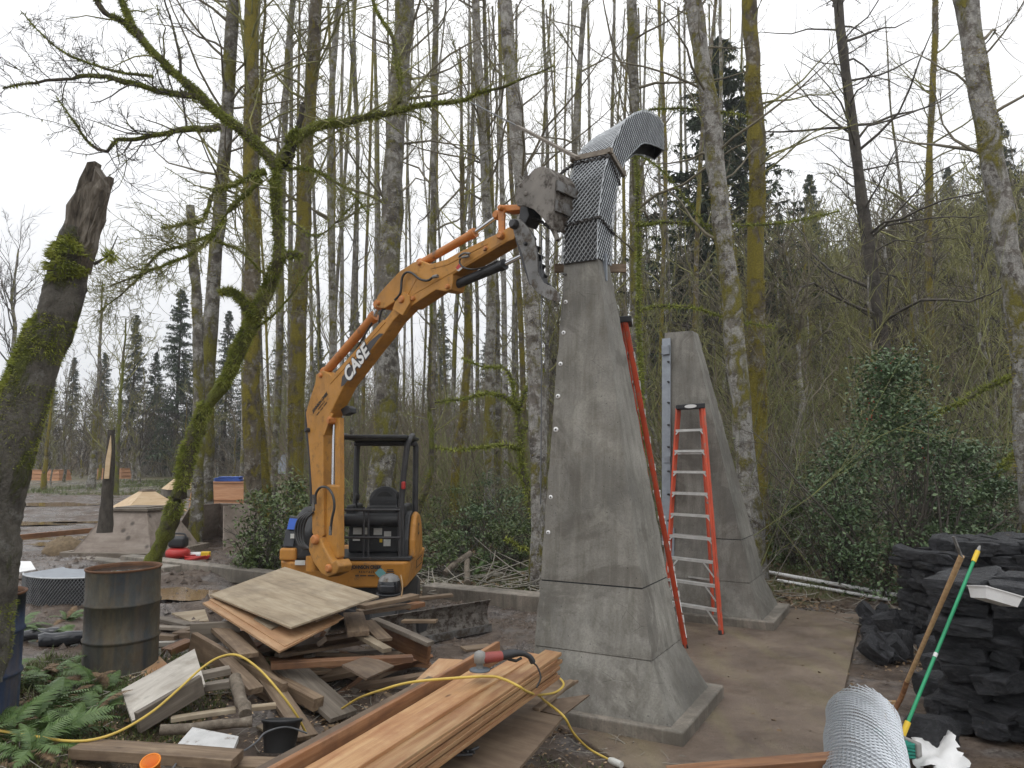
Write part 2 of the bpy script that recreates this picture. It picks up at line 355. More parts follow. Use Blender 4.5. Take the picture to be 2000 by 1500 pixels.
# ================================================================ ground
def ground_mat():
    n = NT('muddy_ground'); v = n.vec()
    a = n.noise(v, .9, 6, .6, .3); b = n.noise(v, 6, 6, .7); f = n.noise(v, 45, 4, .7)
    mud = n.ramp(b, [(.28, (.046, .031, .022)), (.5, (.102, .075, .056)), (.72, (.18, .14, .108))])
    litter = n.ramp(n.noise(v, 26, 5, .75), [(.3, (.035, .025, .015)), (.5, (.11, .075, .042)), (.68, (.20, .15, .09)), (.8, (.10, .10, .03))])
    grav = n.ramp(n.voro(v, 38, out='Color'), [(.2, (.06, .055, .052)), (.8, (.22, .20, .185))])
    moss = n.ramp(f, [(.3, (.035, .05, .012)), (.7, (.09, .115, .03))])
    y = n.sep(n.tc.outputs['Object'], 1); x = n.sep(n.tc.outputs['Object'], 0)
    wob = n.math('MULTIPLY_ADD', a, 2.4, -1.2)
    # woodland floor behind the kerb line and at the feet of the trees
    wood_ = n.math('MULTIPLY', n.ramp(n.math('ADD', n.math('MULTIPLY', n.math('ADD', y, wob), .05), 0), [(.585, 0.), (.62, 1.)]),
                   n.ramp(n.math('MULTIPLY_ADD', n.math('ADD', x, wob), .05, .5), [(.30, 0.), (.34, 1.)]))
    far = n.ramp(n.math('MULTIPLY_ADD', n.math('ADD', y, wob), .01, 0), [(.50, 0.), (.56, 1.)])
    wood_ = n.math('MAXIMUM', wood_, n.math('MULTIPLY', far, .7))
    grass = n.math('MULTIPLY', n.ramp(n.math('MULTIPLY', y, .01), [(.36, 0.), (.385, 1.), (.50, 1.), (.53, 0.)]), n.ramp(b, [(.4, 0.), (.6, 1.)]))
    c = n.mix(n.math('MULTIPLY', n.ramp(n.noise(v, 1.9, 5), [(.5, 0.), (.6, 1.)]), .7), mud, grav)
    c = n.mix(wood_, c, litter)
    c = n.mix(n.math('MULTIPLY', wood_, n.ramp(n.noise(v, 1.2, 6, .7), [(.5, 0.), (.6, .9)])), c, moss)
    c = n.mix(n.math('MULTIPLY', grass, .8), c, (.11, .115, .04))
    c = n.mix(n.math('MULTIPLY', n.ramp(n.math('MULTIPLY', n.math('ADD', y, wob), .01), [(.22, 0.), (.30, 1.)]), n.math('MULTIPLY', wood_, .6)), c, n.ramp(n.noise(v, .7, 6, .7), [(.35, (.10, .085, .05)), (.6, (.12, .135, .05))]))
    near = n.ramp(n.math('MULTIPLY', y, .1), [(.55, 1.), (.62, 0.)])
    c = n.mix(n.math('MULTIPLY', near, n.ramp(a, [(.42, 0.), (.55, .8)])), c, litter)
    wet = n.math('MULTIPLY', n.ramp(a, [(.40, 0.), (.55, 1.)]), n.math('SUBTRACT', 1., wood_))
    rg = n.math('MULTIPLY_ADD', wet, -.64, .78)
    h = n.math('ADD', n.math('MULTIPLY', b, 1.), n.math('MULTIPLY', f, .6))
    return n.done(c, rg, h, .8, .035)
M['ground'] = ground_mat()
def axis(segs):
    out = []
    for a, b, s in segs: out.append(np.arange(a, b-1e-6, s))
    return np.concatenate(out+[[segs[-1][1]]])
gx = axis([(-240, -60, 15), (-60, -20, 1.6), (-20, -7, .22), (-7, 7, .085), (7, 20, .4), (20, 80, 2.5), (80, 240, 16)])
gy = axis([(-30, 0, 6), (0, 3, .4), (3, 13, .085), (13, 30, .25), (30, 70, 1.2), (70, 130, 4), (130, 310, 30)])
X, Y = np.meshgrid(gx, gy); nx, ny = len(gx), len(gy)
V = np.stack([X, Y, gz(X, Y)], -1).reshape(-1, 3)
I = np.arange(nx*ny).reshape(ny, nx)
F = np.stack([I[:-1, :-1], I[:-1, 1:], I[1:, 1:], I[1:, :-1]], -1).reshape(-1, 4)
g = link('ground', mesh_np('ground', V, F, M['ground'], True)); tag(g, kind='structure')

# concrete pad on which the monuments stand
def pad_mat():
    n = NT('muddy_pad'); v = n.vec(); a = n.noise(v, 1.0, 6, .65, .4); b = n.noise(v, 7, 6, .7); f = n.noise(v, 55, 3)
    c = n.ramp(a, [(.3, (.085, .062, .046)), (.5, (.145, .108, .08)), (.68, (.205, .158, .115))])
    c = n.mix(n.math('MULTIPLY', n.ramp(b, [(.55, 0.), (.72, 1.)]), .7), c, (.085, .062, .046))
    c = n.mix(n.math('MULTIPLY', n.ramp(n.noise(n.vec((2.5, .6, 1)), 1.3, 5), [(.5, 0.), (.66, 1.)]), .45), c, (.20, .17, .09))
    rg = n.ramp(n.noise(v, 1.6, 4), [(.4, .28), (.62, .7)])
    c = n.mix(n.math('MULTIPLY', n.ramp(n.noise(v, 17, 7, .8), [(.58, 0.), (.66, 1.)]), .75), c, (.06, .045, .034))
    return n.done(c, rg, n.math('ADD', n.math('ADD', b, n.math('MULTIPLY', f, .5)), n.noise(v, 17, 7, .8)), .6, .02)
M['pad'] = pad_mat()
mb = MB()
A_ = Vector((.878, -.478, 0)).normalized(); B_ = Vector((.478, .878, 0)).normalized()
pc = [G(1682, 1200, .02), G(1640, 1385, .02), G(1600, 1520, .02), Vector((1.5, 3.9, .02)), Vector((.75, 5.7, .02)), Vector((.3, 6.6, .02)), Vector((1.2, 8.6, .02)), Vector((1.9, 11.9, .02)), G(1480, 1185, .02)]
mb.prism([p+Vector((0, 0, -.12)) for p in pc], (0, 0, .12))
o = mb.build('concrete_pad', M['pad'], None, .01); tag(o, kind='structure')

# puddles
def puddle(px, py, z, rx, ry, rz=0, n=40):
    c = G(px, py, z); ph = random.random()*9
    vs = []
    for k in range(n):
        a = 2*PI*k/n; r = 1+.22*math.sin(2*a+ph)+.12*math.sin(5*a+ph*2)+.06*math.sin(9*a)
        x, y = rx*r*math.cos(a), ry*r*math.sin(a)
        vs.append((x*math.cos(rz)-y*math.sin(rz), x*math.sin(rz)+y*math.cos(rz), 0))
    b = MB(); b.add(vs, [tuple(range(n))]); o = b.build('puddle', M['puddle']); o.location = (c.x, c.y, z)
    return tag(o, kind='structure')
n = NT('puddle_water'); M['puddle'] = n.done(n.ramp(n.noise(n.vec(), .8, 3), [(.3, (.22, .145, .075)), (.7, (.30, .20, .11))]), .06, n.noise(n.vec(), 6, 2), .03, .005)
for q in PUDPX: puddle(*q)

# kerb beams round the plot: pieces of concrete footing
def kerb(a, b, w=.28, h=.22, label='', seg=1):
    t = thing('concrete_kerb', label, 'kerb', a)
    a = Vector(a); b = Vector(b)
    m = MB(); m.bar(a+Vector((0, 0, h/2-.09)), b+Vector((0, 0, h/2-.09)), w, h)
    o = m.build('beam', M['plinth'], t, .012)
    return t
kerb((-6.6, 12.9, .47), (-3.75, 11.9, .33), label='low concrete kerb running from the pyramid form towards the excavator')
kerb((-1.35, 12.3, .06), (.62, 11.3, .05), .4, .24, label='low concrete kerb between the excavator and the tall monument')
kerb((-7.5, 13.2, .42), (-5.4, 12.0, .42), .3, .2, label='muddy concrete footing strip under the grey pyramid form')
# ================================================================ monuments
def Lm(C0, a, b, z): return Vector((C0[0], C0[1], 0))+A_*a+B_*b+Vector((0, 0, z))
def rect(C0, a0, a1, b0, b1, z): return [Lm(C0, a0, b0, z), Lm(C0, a1, b0, z), Lm(C0, a1, b1, z), Lm(C0, a0, b1, z)]
def gridded(mb, bot, top, nu=10, nv=10, amp=.004):
    """hexahedron whose four sides are cut finely so that they can be uneven"""
    for k in range(4):
        p0, p1, q0, q1 = bot[k], bot[(k+1) % 4], top[k], top[(k+1) % 4]
        vs = []; nn = (p1-p0).cross(q0-p0).normalized()
        for j in range(nv+1):
            for i in range(nu+1):
                u, v = i/nu, j/nv; p = (p0.lerp(p1, u)).lerp(q0.lerp(q1, u), v)
                hs = lambda q: float(_hash(np.array([int(round(p.x*997))+q*7919]), np.array([int(round(p.z*991))+int(round(p.y*983))*31]))[0])-.5
                e = Vector((hs(1), hs(2), 0))*amp*(5 if i in (0, nu) else 2)*(1 if 0 < j < nv else .6)
                vs.append(p+e)
        mb.add(vs, [(j*(nu+1)+i, j*(nu+1)+i+1, (j+1)*(nu+1)+i+1, (j+1)*(nu+1)+i) for j in range(nv) for i in range(nu)], True)
    mb.add(bot, [(3, 2, 1, 0)]); mb.add(top, [(0, 1, 2, 3)])
def monument(C0, lv, label, plinth):
    t = thing('concrete_monument', label, 'monument', Lm(C0, .6, .6, 0))
    m = MB(); m.hexa(rect(C0, *plinth, -.05), rect(C0, *plinth, .13)); m.build('plinth', M['plinth'], t, .02, 3)
    names = ['base_course', 'lower_course', 'shaft']
    for k in range(3):
        (z0, r0), (z1, r1) = lv[k], lv[k+1]
        g0 = (.004, .004, .008)[k] if k else -.02
        e = .0035 if k == 1 else 0
        m = MB(); gridded(m, rect(C0, r0[0]-e, r0[1]+e, r0[2]-e, r0[3]+e, z0+g0), rect(C0, r1[0]-e, r1[1]+e, r1[2]-e, r1[3]+e, z1-.004), 8, 12 if k < 2 else 40, .0022)
        m.build(names[k], M['concrete'], t)
        if k:   # joint line
            m = MB(); i_ = .006
            m.hexa(rect(C0, r0[0]+i_, r0[1]-i_, r0[2]+i_, r0[3]-i_, z0-.02), rect(C0, r0[0]+i_, r0[1]-i_, r0[2]+i_, r0[3]-i_, z0+.02)); m.build('joint', M['dark_in'] if k == 2 else M['plinth'], t)
    return t
C1_ = (1.32-1.42*.878, 5.932+1.42*.478)
m1 = monument(C1_, [(.12, (.02, 1.32, .03, 1.24)), (.57, (.04, 1.11, .2, 1.02)), (1.12, (.04, 1.0, .32, 1.04)), (4.1, (.21, .55, .52, .84))],
              'tall concrete monument crowned by a bent steel mesh hook', (-.08, 1.42, -.02, 1.36))
C2_ = (2.121, 10.547)
m2 = monument(C2_, [(.12, (-.08, 1.32, .0, 1.24)), (.57, (-.06, 1.13, .14, 1.1)), (1.12, (-.05, 1.02, .26, 1.08)), (4.12, (-.06, .36, .48, .82))],
              'bare concrete monument with a steel plate on its edge behind the stepladder', (-.12, 1.46, -.06, 1.36))
# anchor washers on the tall monument
def front_pt(C0, a, z, lv0=(1.12, .32), lv1=(4.1, .52), off=0):
    k = (z-lv0[0])/(lv1[0]-lv0[0]); return Lm(C0, a, lv0[1]+(lv1[1]-lv0[1])*k-off, z)
for (px, py, r) in [(1105, 590, .02), (1101, 650, .02), (1095, 711, .021), (1090, 774, .022), (1086, 839, .024), (1076, 971, .02), (1071, 1040, .02)]:
    p = onplane(px, py, front_pt(C1_, .2, 2.4), -B_+Vector((0, 0, .067)))
    m = MB(); q = Matrix.Rotation(0, 3, 'X'); rot = (-B_).to_track_quat('Z', 'Y').to_matrix()
    m.lathe([(r, -.01), (r, .006), (r*.45, .009), (r*.4, .009)], p, 14, rot); m.build('anchor_washer', M['white'], m1)
    m = MB(); m.lathe([(r*.33, -.02), (r*.3, .012), (0, .014)], p, 8, rot); m.build('anchor_bolt', M['dark_steel'], m1)
p = onplane(1106, 534, front_pt(C1_, .25, 3.9), -B_)
m = MB(); m.cyl(p+B_*.04, p-B_*.06+Vector((-.02, 0, -.015)), .011, 8); m.build('anchor_bolt', M['steel'], m1)
# steel plate and bolts on the second monument
m = MB(); lo, hi = front_pt(C2_, -.02, 1.0, (1.12, .26), (4.12, .48), .035), front_pt(C2_, -.02, 4.02, (1.12, .26), (4.12, .48), .035)
m.bar(lo, hi, .03, .13, A_.cross(hi-lo).cross(hi-lo) if False else A_); pl = m.build('edge_plate', M['galvp'], m2, .004)
for z in (1.35, 1.72, 2.05, 2.4, 2.72, 3.05, 3.36, 3.66):
    q = front_pt(C2_, .02, z, (1.12, .26), (4.12, .48), .045)
    m = MB(); m.cyl(q, q-B_*.035, .016, 6); m.cyl(q-B_*.03, q-B_*.075, .008, 6); m.build('plate_bolt', M['dark_steel'], pl)
m = MB(); q = front_pt(C2_, -.02, 3.84, (1.12, .26), (4.12, .48), .07); m.box(q, (.11, .06, .14), Matrix.Rotation(-.5, 3, 'Z')); m.build('plate_bracket', M['galvp'], pl, .004)
m = MB(); q = front_pt(C2_, .0, 2.22, (1.12, .26), (4.12, .48), .06); m.box(q, (.09, .04, .1), Matrix.Rotation(-.5, 3, 'Z')); m.build('plate_bracket', M['galvp'], pl, .004)
lo2, hi2 = front_pt(C2_, .06, .2, (1.12, .26), (4.12, .48), .03), front_pt(C2_, .06, 1.25, (1.12, .26), (4.12, .48), .03)
m = MB(); m.bar(lo2, hi2, .03, .07, A_); m.build('lower_plate', M['galvp'], m2, .003)

# ---- expanded steel mesh hook on the tall monument
def lattice(V, F, p00, p10, p11, p01, cw=.026, ch=.040, rib=.0048, off=.006):
    """diamond mesh of flat strands over a quad"""
    w = ((p10-p00).length+(p11-p01).length)/2; h = ((p01-p00).length+(p11-p10).length)/2
    nu = max(2, round(w/cw)); nv = max(2, round(h/ch)*2)
    nn = (p10-p00).cross(p01-p00)
    if nn.length < 1e-9: nn = (p11-p00).cross(p01-p00)
    nn.normalize()
    P = lambda u, v: (p00.lerp(p10, u)).lerp(p01.lerp(p11, u), v)+nn*off
    for j in range(nv):
        for i in range(nu+1):
            for d in (0, 1):
                u0 = (i+(j % 2)*.5)/nu; u1 = (i+((j % 2)*.5)+(d-.5))/nu
                if u0 > 1.001 or u1 > 1.001 or u1 < -.001: continue
                a, b = P(u0, j/nv), P(u1, (j+1)/nv); s = (b-a).cross(nn).normalized()*rib/2
                t = nn*.0035*(1 if d else -1)
                k = len(V); V += [a-s+t, a+s-t, b+s-t, b-s+t]; F.append((k, k+1, k+2, k+3))
hook = thing('steel_mesh_hook', 'hook-shaped duct of galvanised expanded mesh on top of the tall concrete monument', 'sculpture', Lm(C1_, .38, .68, 4.1))
AR = Lm(C1_, .56, .6, 4.2)
def side(px, py): return onplane(px, py, AR, A_)
outer = [side(*p) for p in [(1166, 506), (1168, 425), (1178, 344), (1189, 298), (1199, 276), (1207, 260), (1214, 245), (1224, 232), (1239, 221), (1256, 215), (1271, 218), (1284, 226), (1295, 240), (1296, 266), (1296, 292)]]
inner = [side(*p) for p in [(1194, 519), (1196, 457), (1206, 368), (1213, 338), (1216, 329), (1219, 320), (1222, 313), (1226, 307), (1231, 302), (1236, 297), (1243, 290), (1250, 283), (1258, 279), (1270, 281), (1284, 286)]]
WV = []
for k in range(15):
    u = sstep(3, 10, k); WV.append((-A_).lerp(Vector((-.16, 1, 0)), float(u)).normalized()*(.36-.04*float(u)))
secs = [[o_+w, o_, i_, i_+w] for o_, i_, w in zip(outer, inner, WV)]
def ribbon(V, F, a, b, nn, rib, t):
    s = (b-a).cross(nn)
    if s.length < 1e-9: return
    s = s.normalized()*rib/2; k = len(V); t = nn*t; V += [a-s+t, a+s-t, b+s-t, b-s+t]; F.append((k, k+1, k+2, k+3))
def strip_lat(V, F, left, right, cw=.046, ch=.033, rib=.0062):
    mids = [(a+b)/2 for a, b in zip(left, right)]; cum = [0]
    for a, b in zip(mids[:-1], mids[1:]): cum.append(cum[-1]+(b-a).length)
    nv = max(2, round(cum[-1]/ch)); rows = []
    for j in range(nv+1):
        s_ = cum[-1]*j/nv; k = min(len(cum)-2, max(i for i in range(len(cum)) if cum[i] <= s_+1e-9)); u = (s_-cum[k])/(cum[k+1]-cum[k])
        rows.append((left[k].lerp(left[k+1], u), right[k].lerp(right[k+1], u), (right[k]-left[k]).cross(left[k+1]-left[k]+right[k+1]-right[k]).normalized()))
    nu = max(3, round((left[0]-right[0]).length/cw))
    for j in range(nv):
        for i in range(nu+1):
            for d in (0, 1):
                u0 = (i+(j % 2)*.5)/nu; u1 = u0+(d-.5)/nu
                if u0 > 1.001 or not -.001 < u1 < 1.001: continue
                n_ = rows[j][2]; ribbon(V, F, rows[j][0].lerp(rows[j][1], u0)+n_*.006, rows[j+1][0].lerp(rows[j+1][1], u1)+n_*.006, n_, rib, .003*(1 if d else -1))
def plane_lat(V, F, poly, nn, cw=.046, ch=.033, rib=.0062):
    ex = Vector((nn.y, -nn.x, 0)).normalized(); ez = nn.cross(ex).normalized(); o0 = poly[0]
    P2 = [((p-o0).dot(ex), (p-o0).dot(ez)) for p in poly]
    def inside(x, y):
        c = False; n_ = len(P2)
        for i in range(n_):
            (x1, y1), (x2, y2) = P2[i], P2[i-1]
            if (y1 > y) != (y2 > y) and x < (x2-x1)*(y-y1)/(y2-y1)+x1: c = not c
        return c
    xs = [p[0] for p in P2]; ys = [p[1] for p in P2]; W3 = lambda x, y: o0+ex*x+ez*y+nn*.006
    for j in range(int((max(ys)-min(ys))/ch)+1):
        for i in range(-1, int((max(xs)-min(xs))/cw)+2):
            for d in (0, 1):
                x0 = min(xs)+(i+(j % 2)*.5)*cw; y0 = min(ys)+j*ch; x1 = x0+(d-.5)*cw; y1 = y0+ch
                if inside((x0+x1)/2, (y0+y1)/2): ribbon(V, F, W3(x0, y0), W3(x1, y1), nn, rib, .003*(1 if d else -1))
def sect(k0, k1, name, inset):
    V, F = [], []; m = MB(); c = lambda q: sum(q, Vector())/4; S_ = secs[k0:k1+1]
    for k in range(k0, k1):
        a, b = secs[k], secs[k+1]
        ia = [p+(c(a)-p).normalized()*inset for p in a]; ib = [p+(c(b)-p).normalized()*inset for p in b]
        m.add(ia+ib, [(e, (e+1) % 4, 4+(e+1) % 4, 4+e) for e in range(4) if not (e == 2 and k >= 9)])
    strip_lat(V, F, [q[0] for q in S_], [q[1] for q in S_]); S2 = secs[k0:min(k1, 9)+1]; strip_lat(V, F, [q[2] for q in S2], [q[3] for q in S2])
    plane_lat(V, F, [q[1] for q in S_]+[q[2] for q in S_[::-1]], A_); strip_lat(V, F, [q[3] for q in S_], [q[0] for q in S_])
    ln = m.build(name, M['dark_in'], hook)
    me = bpy.data.meshes.new('strands'); me.from_pydata([tuple(p) for p in V], [], F); me.materials.append(M['galv']); me.update()
    o = link('mesh_strand', me, ln); o['kind'] = 'stuff'
    for e in (0, 1, 2, 3):
        s_ = MB(); s_.tube([q[e] for q in S_], .005, 5); s_.build('folded_edge', M['galv'], ln)
    return ln
sect(0, 1, 'lower_sleeve', .02); sect(1, 3, 'neck', .02); hk = sect(3, 14, 'curved_hood', .02)
e = MB(); rim_ = [secs[k][2] for k in range(9, 15)]+[secs[14][1], secs[14][0]]+[secs[k][3] for k in range(14, 8, -1)]
e.tube(rim_+[rim_[0]], .008, 5, False); e.build('mouth_rim', M['galvp'], hk)
p = Lm(C1_, .57, .66, 4.1)
m = MB(); m.box(p+Vector((.0, 0, -.06)), (.045, .02, .27), Matrix.Rotation(-.5, 3, 'Z')); m.build('corner_bracket', M['galvp'], hook, .004)
# lumber collar clamped round the neck
cl = thing('lumber_collar', 'square collar of grey boards clamped round the neck of the mesh hook', 'collar', secs[3][0])
s3 = secs[3]; c3 = sum(s3, Vector())/4
big = [c3+(p-c3)*1.10 for p in s3]
for k in (0, 1, 2, 3):
    m = MB(); a, b = big[k], big[(k+1) % 4]; d = (b-a).normalized(); m.bar(a-d*.03, b+d*.03, .03, .055); m.build('board', M['brdg'], cl, .003)
# long brace reaching up to the trees
st = thing('tie_strap', 'flat grey strap running from the lumber collar up towards the trees', 'strap', at(1122, 306, 7.2))
m = MB(); m.bar(at(1128, 308, 7.05), at(1010, 246, 9.3), .05, .028); m.build('strap_end', M['brdg'], st)
m = MB(); m.tube([at(1012, 247, 9.3), at(900, 190, 11.5), at(780, 130, 14.2), at(660, 60, 17)], .011, 6); m.build('cable', M['cordg'], st)
# chains
def chain(pts, label, r=.011, L=.052):
    path = spline(pts, 30); m = MB(); acc = 0; prev = path[0]; k = 0; nxt = 0; last = None; D = 0
    samples = [path[0]]; acc = 0
    for a, b in zip(path[:-1], path[1:]):
        seg = (b-a).length; acc += seg
        while acc >= L*.72:
            acc -= L*.72; samples.append(b)
    for i in range(len(samples)-1):
        a, b = samples[i], samples[i+1]; d = (b-a)
        if d.length < 1e-4: continue
        x, y, z = frame(d); u = (y, z)[i % 2] if True else y
        u = (y+z).normalized() if i % 2 else (y-z).normalized(); c = (a+b)/2; pts_ = []
        for t in range(9):
            an = 2*PI*t/8; pts_.append(c+x*math.cos(an)*L*.5+u*math.sin(an)*L*.30)
        m.tube(pts_, r*.62, 5, False)
    o = m.build('chain', M['chain']); return tag(o, label, 'chain')
def ringpts(q, k, sag=0):
    c = sum(q, Vector())/4; return [c+(p-c)*k+Vector((0, 0, s)) for p, s in zip(q, sag)] if sag else [c+(p-c)*k for p in q]
r1 = ringpts([secs[2][0].lerp(secs[3][0], .75), secs[2][1].lerp(secs[3][1], .8), secs[2][2].lerp(secs[3][2], .3), secs[2][3].lerp(secs[3][3], .5)], 1.06)
def around(r):
    out = []
    for i in range(4):
        a, b = r[i], r[(i+1) % 4]; out += [a.lerp(b, t) for t in (.03, .35, .65, .97)]
    return out
chain(around(r1)+[r1[0]], 'rusty chain looped round the neck of the mesh hook under the collar')
chain([r1[0], at(1100, 335, 7.0), at(1085, 345, 7.05)], 'short chain tail linking the mesh hook to the top of the bucket')
r2 = ringpts(secs[1], 1.06); r2[0] += Vector((0, 0, -.04))
chain(around(r2)+[r2[0]], 'chain looped low round the mesh sleeve just above the concrete')
chain([r2[0], at(1085, 452, 6.9), at(1055, 432, 7.1), at(1030, 425, 7.2)], 'muddy chain hanging from the bucket hook to the mesh sleeve')
o = MB().bar(at(1083, 524, 7.6), at(1222, 524, 7.75), .04, .09).build('board', M['brd'], None, .003)
tag(o, 'short board sticking out behind the shaft just below the mesh sleeve', 'board')
# plumb cord hanging from the bucket
o = MB().tube([at(1058, 452, 7.0), at(1058, 600, 7.0), at(1057, 800, 7.0), at(1056, 985, 7.0)], .006, 5).build('plumb_cord', M['cordg'])
tag(o, 'thin dark cord hanging straight down from the bucket beside the monument', 'cord')
# ================================================================ excavator
B0 = at(640, 1040, 9.3); DV = Vector((.766, -.643, 0)).normalized(); NV = Vector((-.643, -.766, 0)).normalized()
def pl(px, py, off=0): return onplane(px, py, B0+NV*off, NV)
ex = thing('mini_excavator', 'orange mini excavator with raised boom holding the mesh hook on the tall monument', 'excavator', (-2.2, 10.6, 0))
def plate(name, poly, off, w, mat, par, bev=.008):
    return MB().prism([pl(x, y, off) for x, y in poly], NV*(-w)).build(name, mat, par, bev)
def pin(px, py, off, r, mat, par, depth=.03, name='pin'):
    c = pl(px, py, off); return MB().tube([c-NV*depth, c+NV*depth*.6, c+NV*depth], [r, r, r*.7], 12).build(name, mat, par)
def rod(name, p, q, off, r, mat, par, n=12): return MB().cyl(pl(*p, off), pl(*q, off), r, n).build(name, mat, par)
BW = .2
boom_poly = [(609, 1040), (609, 960), (605, 900), (600, 840), (597, 806), (603, 785), (615, 748), (617, 731), (629, 724), (643, 729), (650, 737), (757, 618), (770, 600), (778, 580), (788, 575), (797, 584), (795, 598), (767, 627), (749, 654), (725, 684), (671, 755), (653, 791), (643, 812), (636, 832), (631, 850), (631, 950), (632, 1045), (620, 1062)]
boom = plate('boom', boom_poly, BW/2, BW, M['orange'], ex, .012)
# welded cover plates and side seam ridges
plate('boom_rib', [(640, 744), (748, 624), (753, 629), (645, 750)], BW/2+.006, .02, M['orange'], boom, .003)
plate('boom_rib', [(627, 848), (634, 826), (646, 806), (650, 809), (640, 829), (633, 850)], BW/2+.006, .02, M['orange'], boom, .003)
pin(785, 585, BW/2+.03, .045, M['cylpaint'], boom); pin(627, 733, BW/2, .03, M['cylpaint'], boom); pin(645, 818, BW/2, .03, M['cylpaint'], boom)
pin(602, 840, BW/2+.01, .03, M['dark_steel'], boom, .05, 'hose_clamp')
# boom nose fork
plate('boom_nose', [(766, 604), (776, 576), (788, 570), (800, 578), (800, 592), (786, 616)], BW/2+.035, .05, M['orange'], boom, .006)
# arm
AW = .2
arm_poly = [(732, 597), (737, 578), (749, 563), (780, 530), (806, 513), (819, 508), (828, 511), (840, 516), (872, 506), (893, 494), (950, 466), (977, 453), (992, 444), (1001, 441), (1008, 456), (1004, 467), (990, 472), (884, 536), (884, 552), (881, 566), (870, 569), (851, 566), (818, 588), (800, 600), (790, 600), (775, 586), (752, 602), (740, 602)]
arm = plate('arm', arm_poly, AW/2, AW, M['orange'], ex, .010)
plate('arm_rib', [(840, 521), (872, 513), (951, 472), (953, 476), (874, 517), (842, 525)], AW/2+.006, .02, M['orange'], arm, .003)
plate('arm_rib', [(789, 580), (812, 540), (815, 542), (794, 581)], AW/2+.005, .02, M['orange'], arm, .003)
plate('arm_rib', [(806, 572), (884, 528), (990, 464), (990, 468), (884, 532), (808, 575)], AW/2+.005, .02, M['orange'], arm, .003)
for px, py in ((740, 592), (820, 514), (875, 560), (949, 486), (808, 583)): pin(px, py, AW/2, .028, M['cylpaint'], arm)
# cylinders
def cylinder(name, a, b, c, off, r, bm, par):
    o = rod(name, a, b, off, r, bm, par)
    e = pl(*b, off); d = (pl(*b, off)-pl(*a, off)).normalized()
    MB().tube([e-d*.05, e+d*.015], r*1.18, 14).build('gland', bm, o)
    rod('piston_rod', b, c, off, r*.5, M['chrome'], o); pin(*c, off, r*1.1, bm, o, .06, 'rod_eye'); pin(*a, off, r*1.1, bm, o, .06, 'barrel_eye')
    return o
cylinder('arm_cylinder', (636, 727), (731, 618), (741, 595), 0, .058, M['cylpaint'], ex)
cylinder('bucket_cylinder', (824, 514), (926, 455), (974, 421), 0, .046, M['cylpaint'], ex)
cylinder('thumb_cylinder', (881, 560), (984, 517), (1030, 494), -.0, .05, M['black'], ex)
# boom lift cylinder with its orange guard
gd = plate('cylinder_guard', [(654, 816), (663, 816), (664, 966), (654, 966)], .03, .07, M['orange'], ex, .006)
rod('guard_rod', (653, 820), (650, 960), 0, .026, M['chrome'], gd)
plate('lift_cylinder', [(637, 946), (660, 948), (661, 1090), (645, 1098), (632, 1060), (636, 1000)], .06, .10, M['orange'], ex, .02)
pin(648, 822, .06, .045, M['cylpaint'], ex, .06, 'lift_pin')
plate('work_light', [(665, 800), (676, 792), (684, 797), (684, 806), (670, 812)], -.02, .1, M['black'], ex, .006)
# hoses
def hose(pts, off, r, mat, par, name='hose'):
    return MB().tube(spline([pl(x, y, o_) for (x, y), o_ in zip(pts, off)], 6), r, 7).build(name, mat, par)
a6 = AW/2+.04
hose([(771, 586), (782, 572), (785, 545), (792, 533), (804, 533), (820, 545), (835, 548), (846, 541)], [a6]*8, .014, M['hose'], arm)
hose([(846, 541), (855, 539)], [a6]*2, .02, M['steel'], arm, 'hose_fitting')
hose([(899, 505), (898, 513), (905, 522), (922, 526), (945, 522), (972, 510)], [a6, a6, a6, a6, .02, 0], .010, M['hose'], arm)
hose([(896, 502), (905, 495), (918, 495)], [a6]*3, .012, M['steel'], arm, 'hose_fitting')
hose([(902, 503), (916, 500)], [a6]*2, .014, M['steel'], arm, 'hose_fitting')
hose([(752, 604), (746, 606), (742, 618), (740, 630)], [.05]*4, .012, M['hose'], boom)
hose([(616, 985), (617, 965), (626, 952), (640, 953), (650, 968), (653, 990), (648, 1015), (646, 1035)], [.17]*8, .016, M['hose'], boom)
hose([(646, 1028), (645, 1045)], [.17]*2, .02, M['steel'], boom, 'hose_fitting'); hose([(612, 966), (613, 998)], [.16]*2, .018, M['steel'], boom, 'hose_fitting')
for k in range(4):
    hose([(612-3*k, 1000), (598-5*k, 1015), (592-5*k, 1040), (595-4*k, 1062), (604-3*k, 1072)], [.12-.02*k]*5, .016, M['hose'], ex)
hose([(655, 728), (690, 690), (727, 630)], [.02, .02, .02], .012, M['hose'], boom)
hose([(599, 800), (600, 840), (606, 900), (609, 985)], [-.1]*4, .022, M['hose'], boom)
# bucket links
plate('link_arm', [(972, 404), (979, 400), (984, 407), (984, 466), (973, 466)], .1, .03, M['cylpaint'], ex, .006)
plate('link_arm', [(972, 404), (979, 400), (984, 407), (984, 466), (973, 466)], -.07, .03, M['cylpaint'], ex, .006)
plate('link_bar', [(974, 400), (1014, 399), (1016, 410), (985, 413), (976, 411)], .07, .14, M['cylpaint'], ex, .01)
pin(978, 406, .12, .03, M['cylpaint'], ex); pin(978, 460, .12, .04, M['cylpaint'], ex)
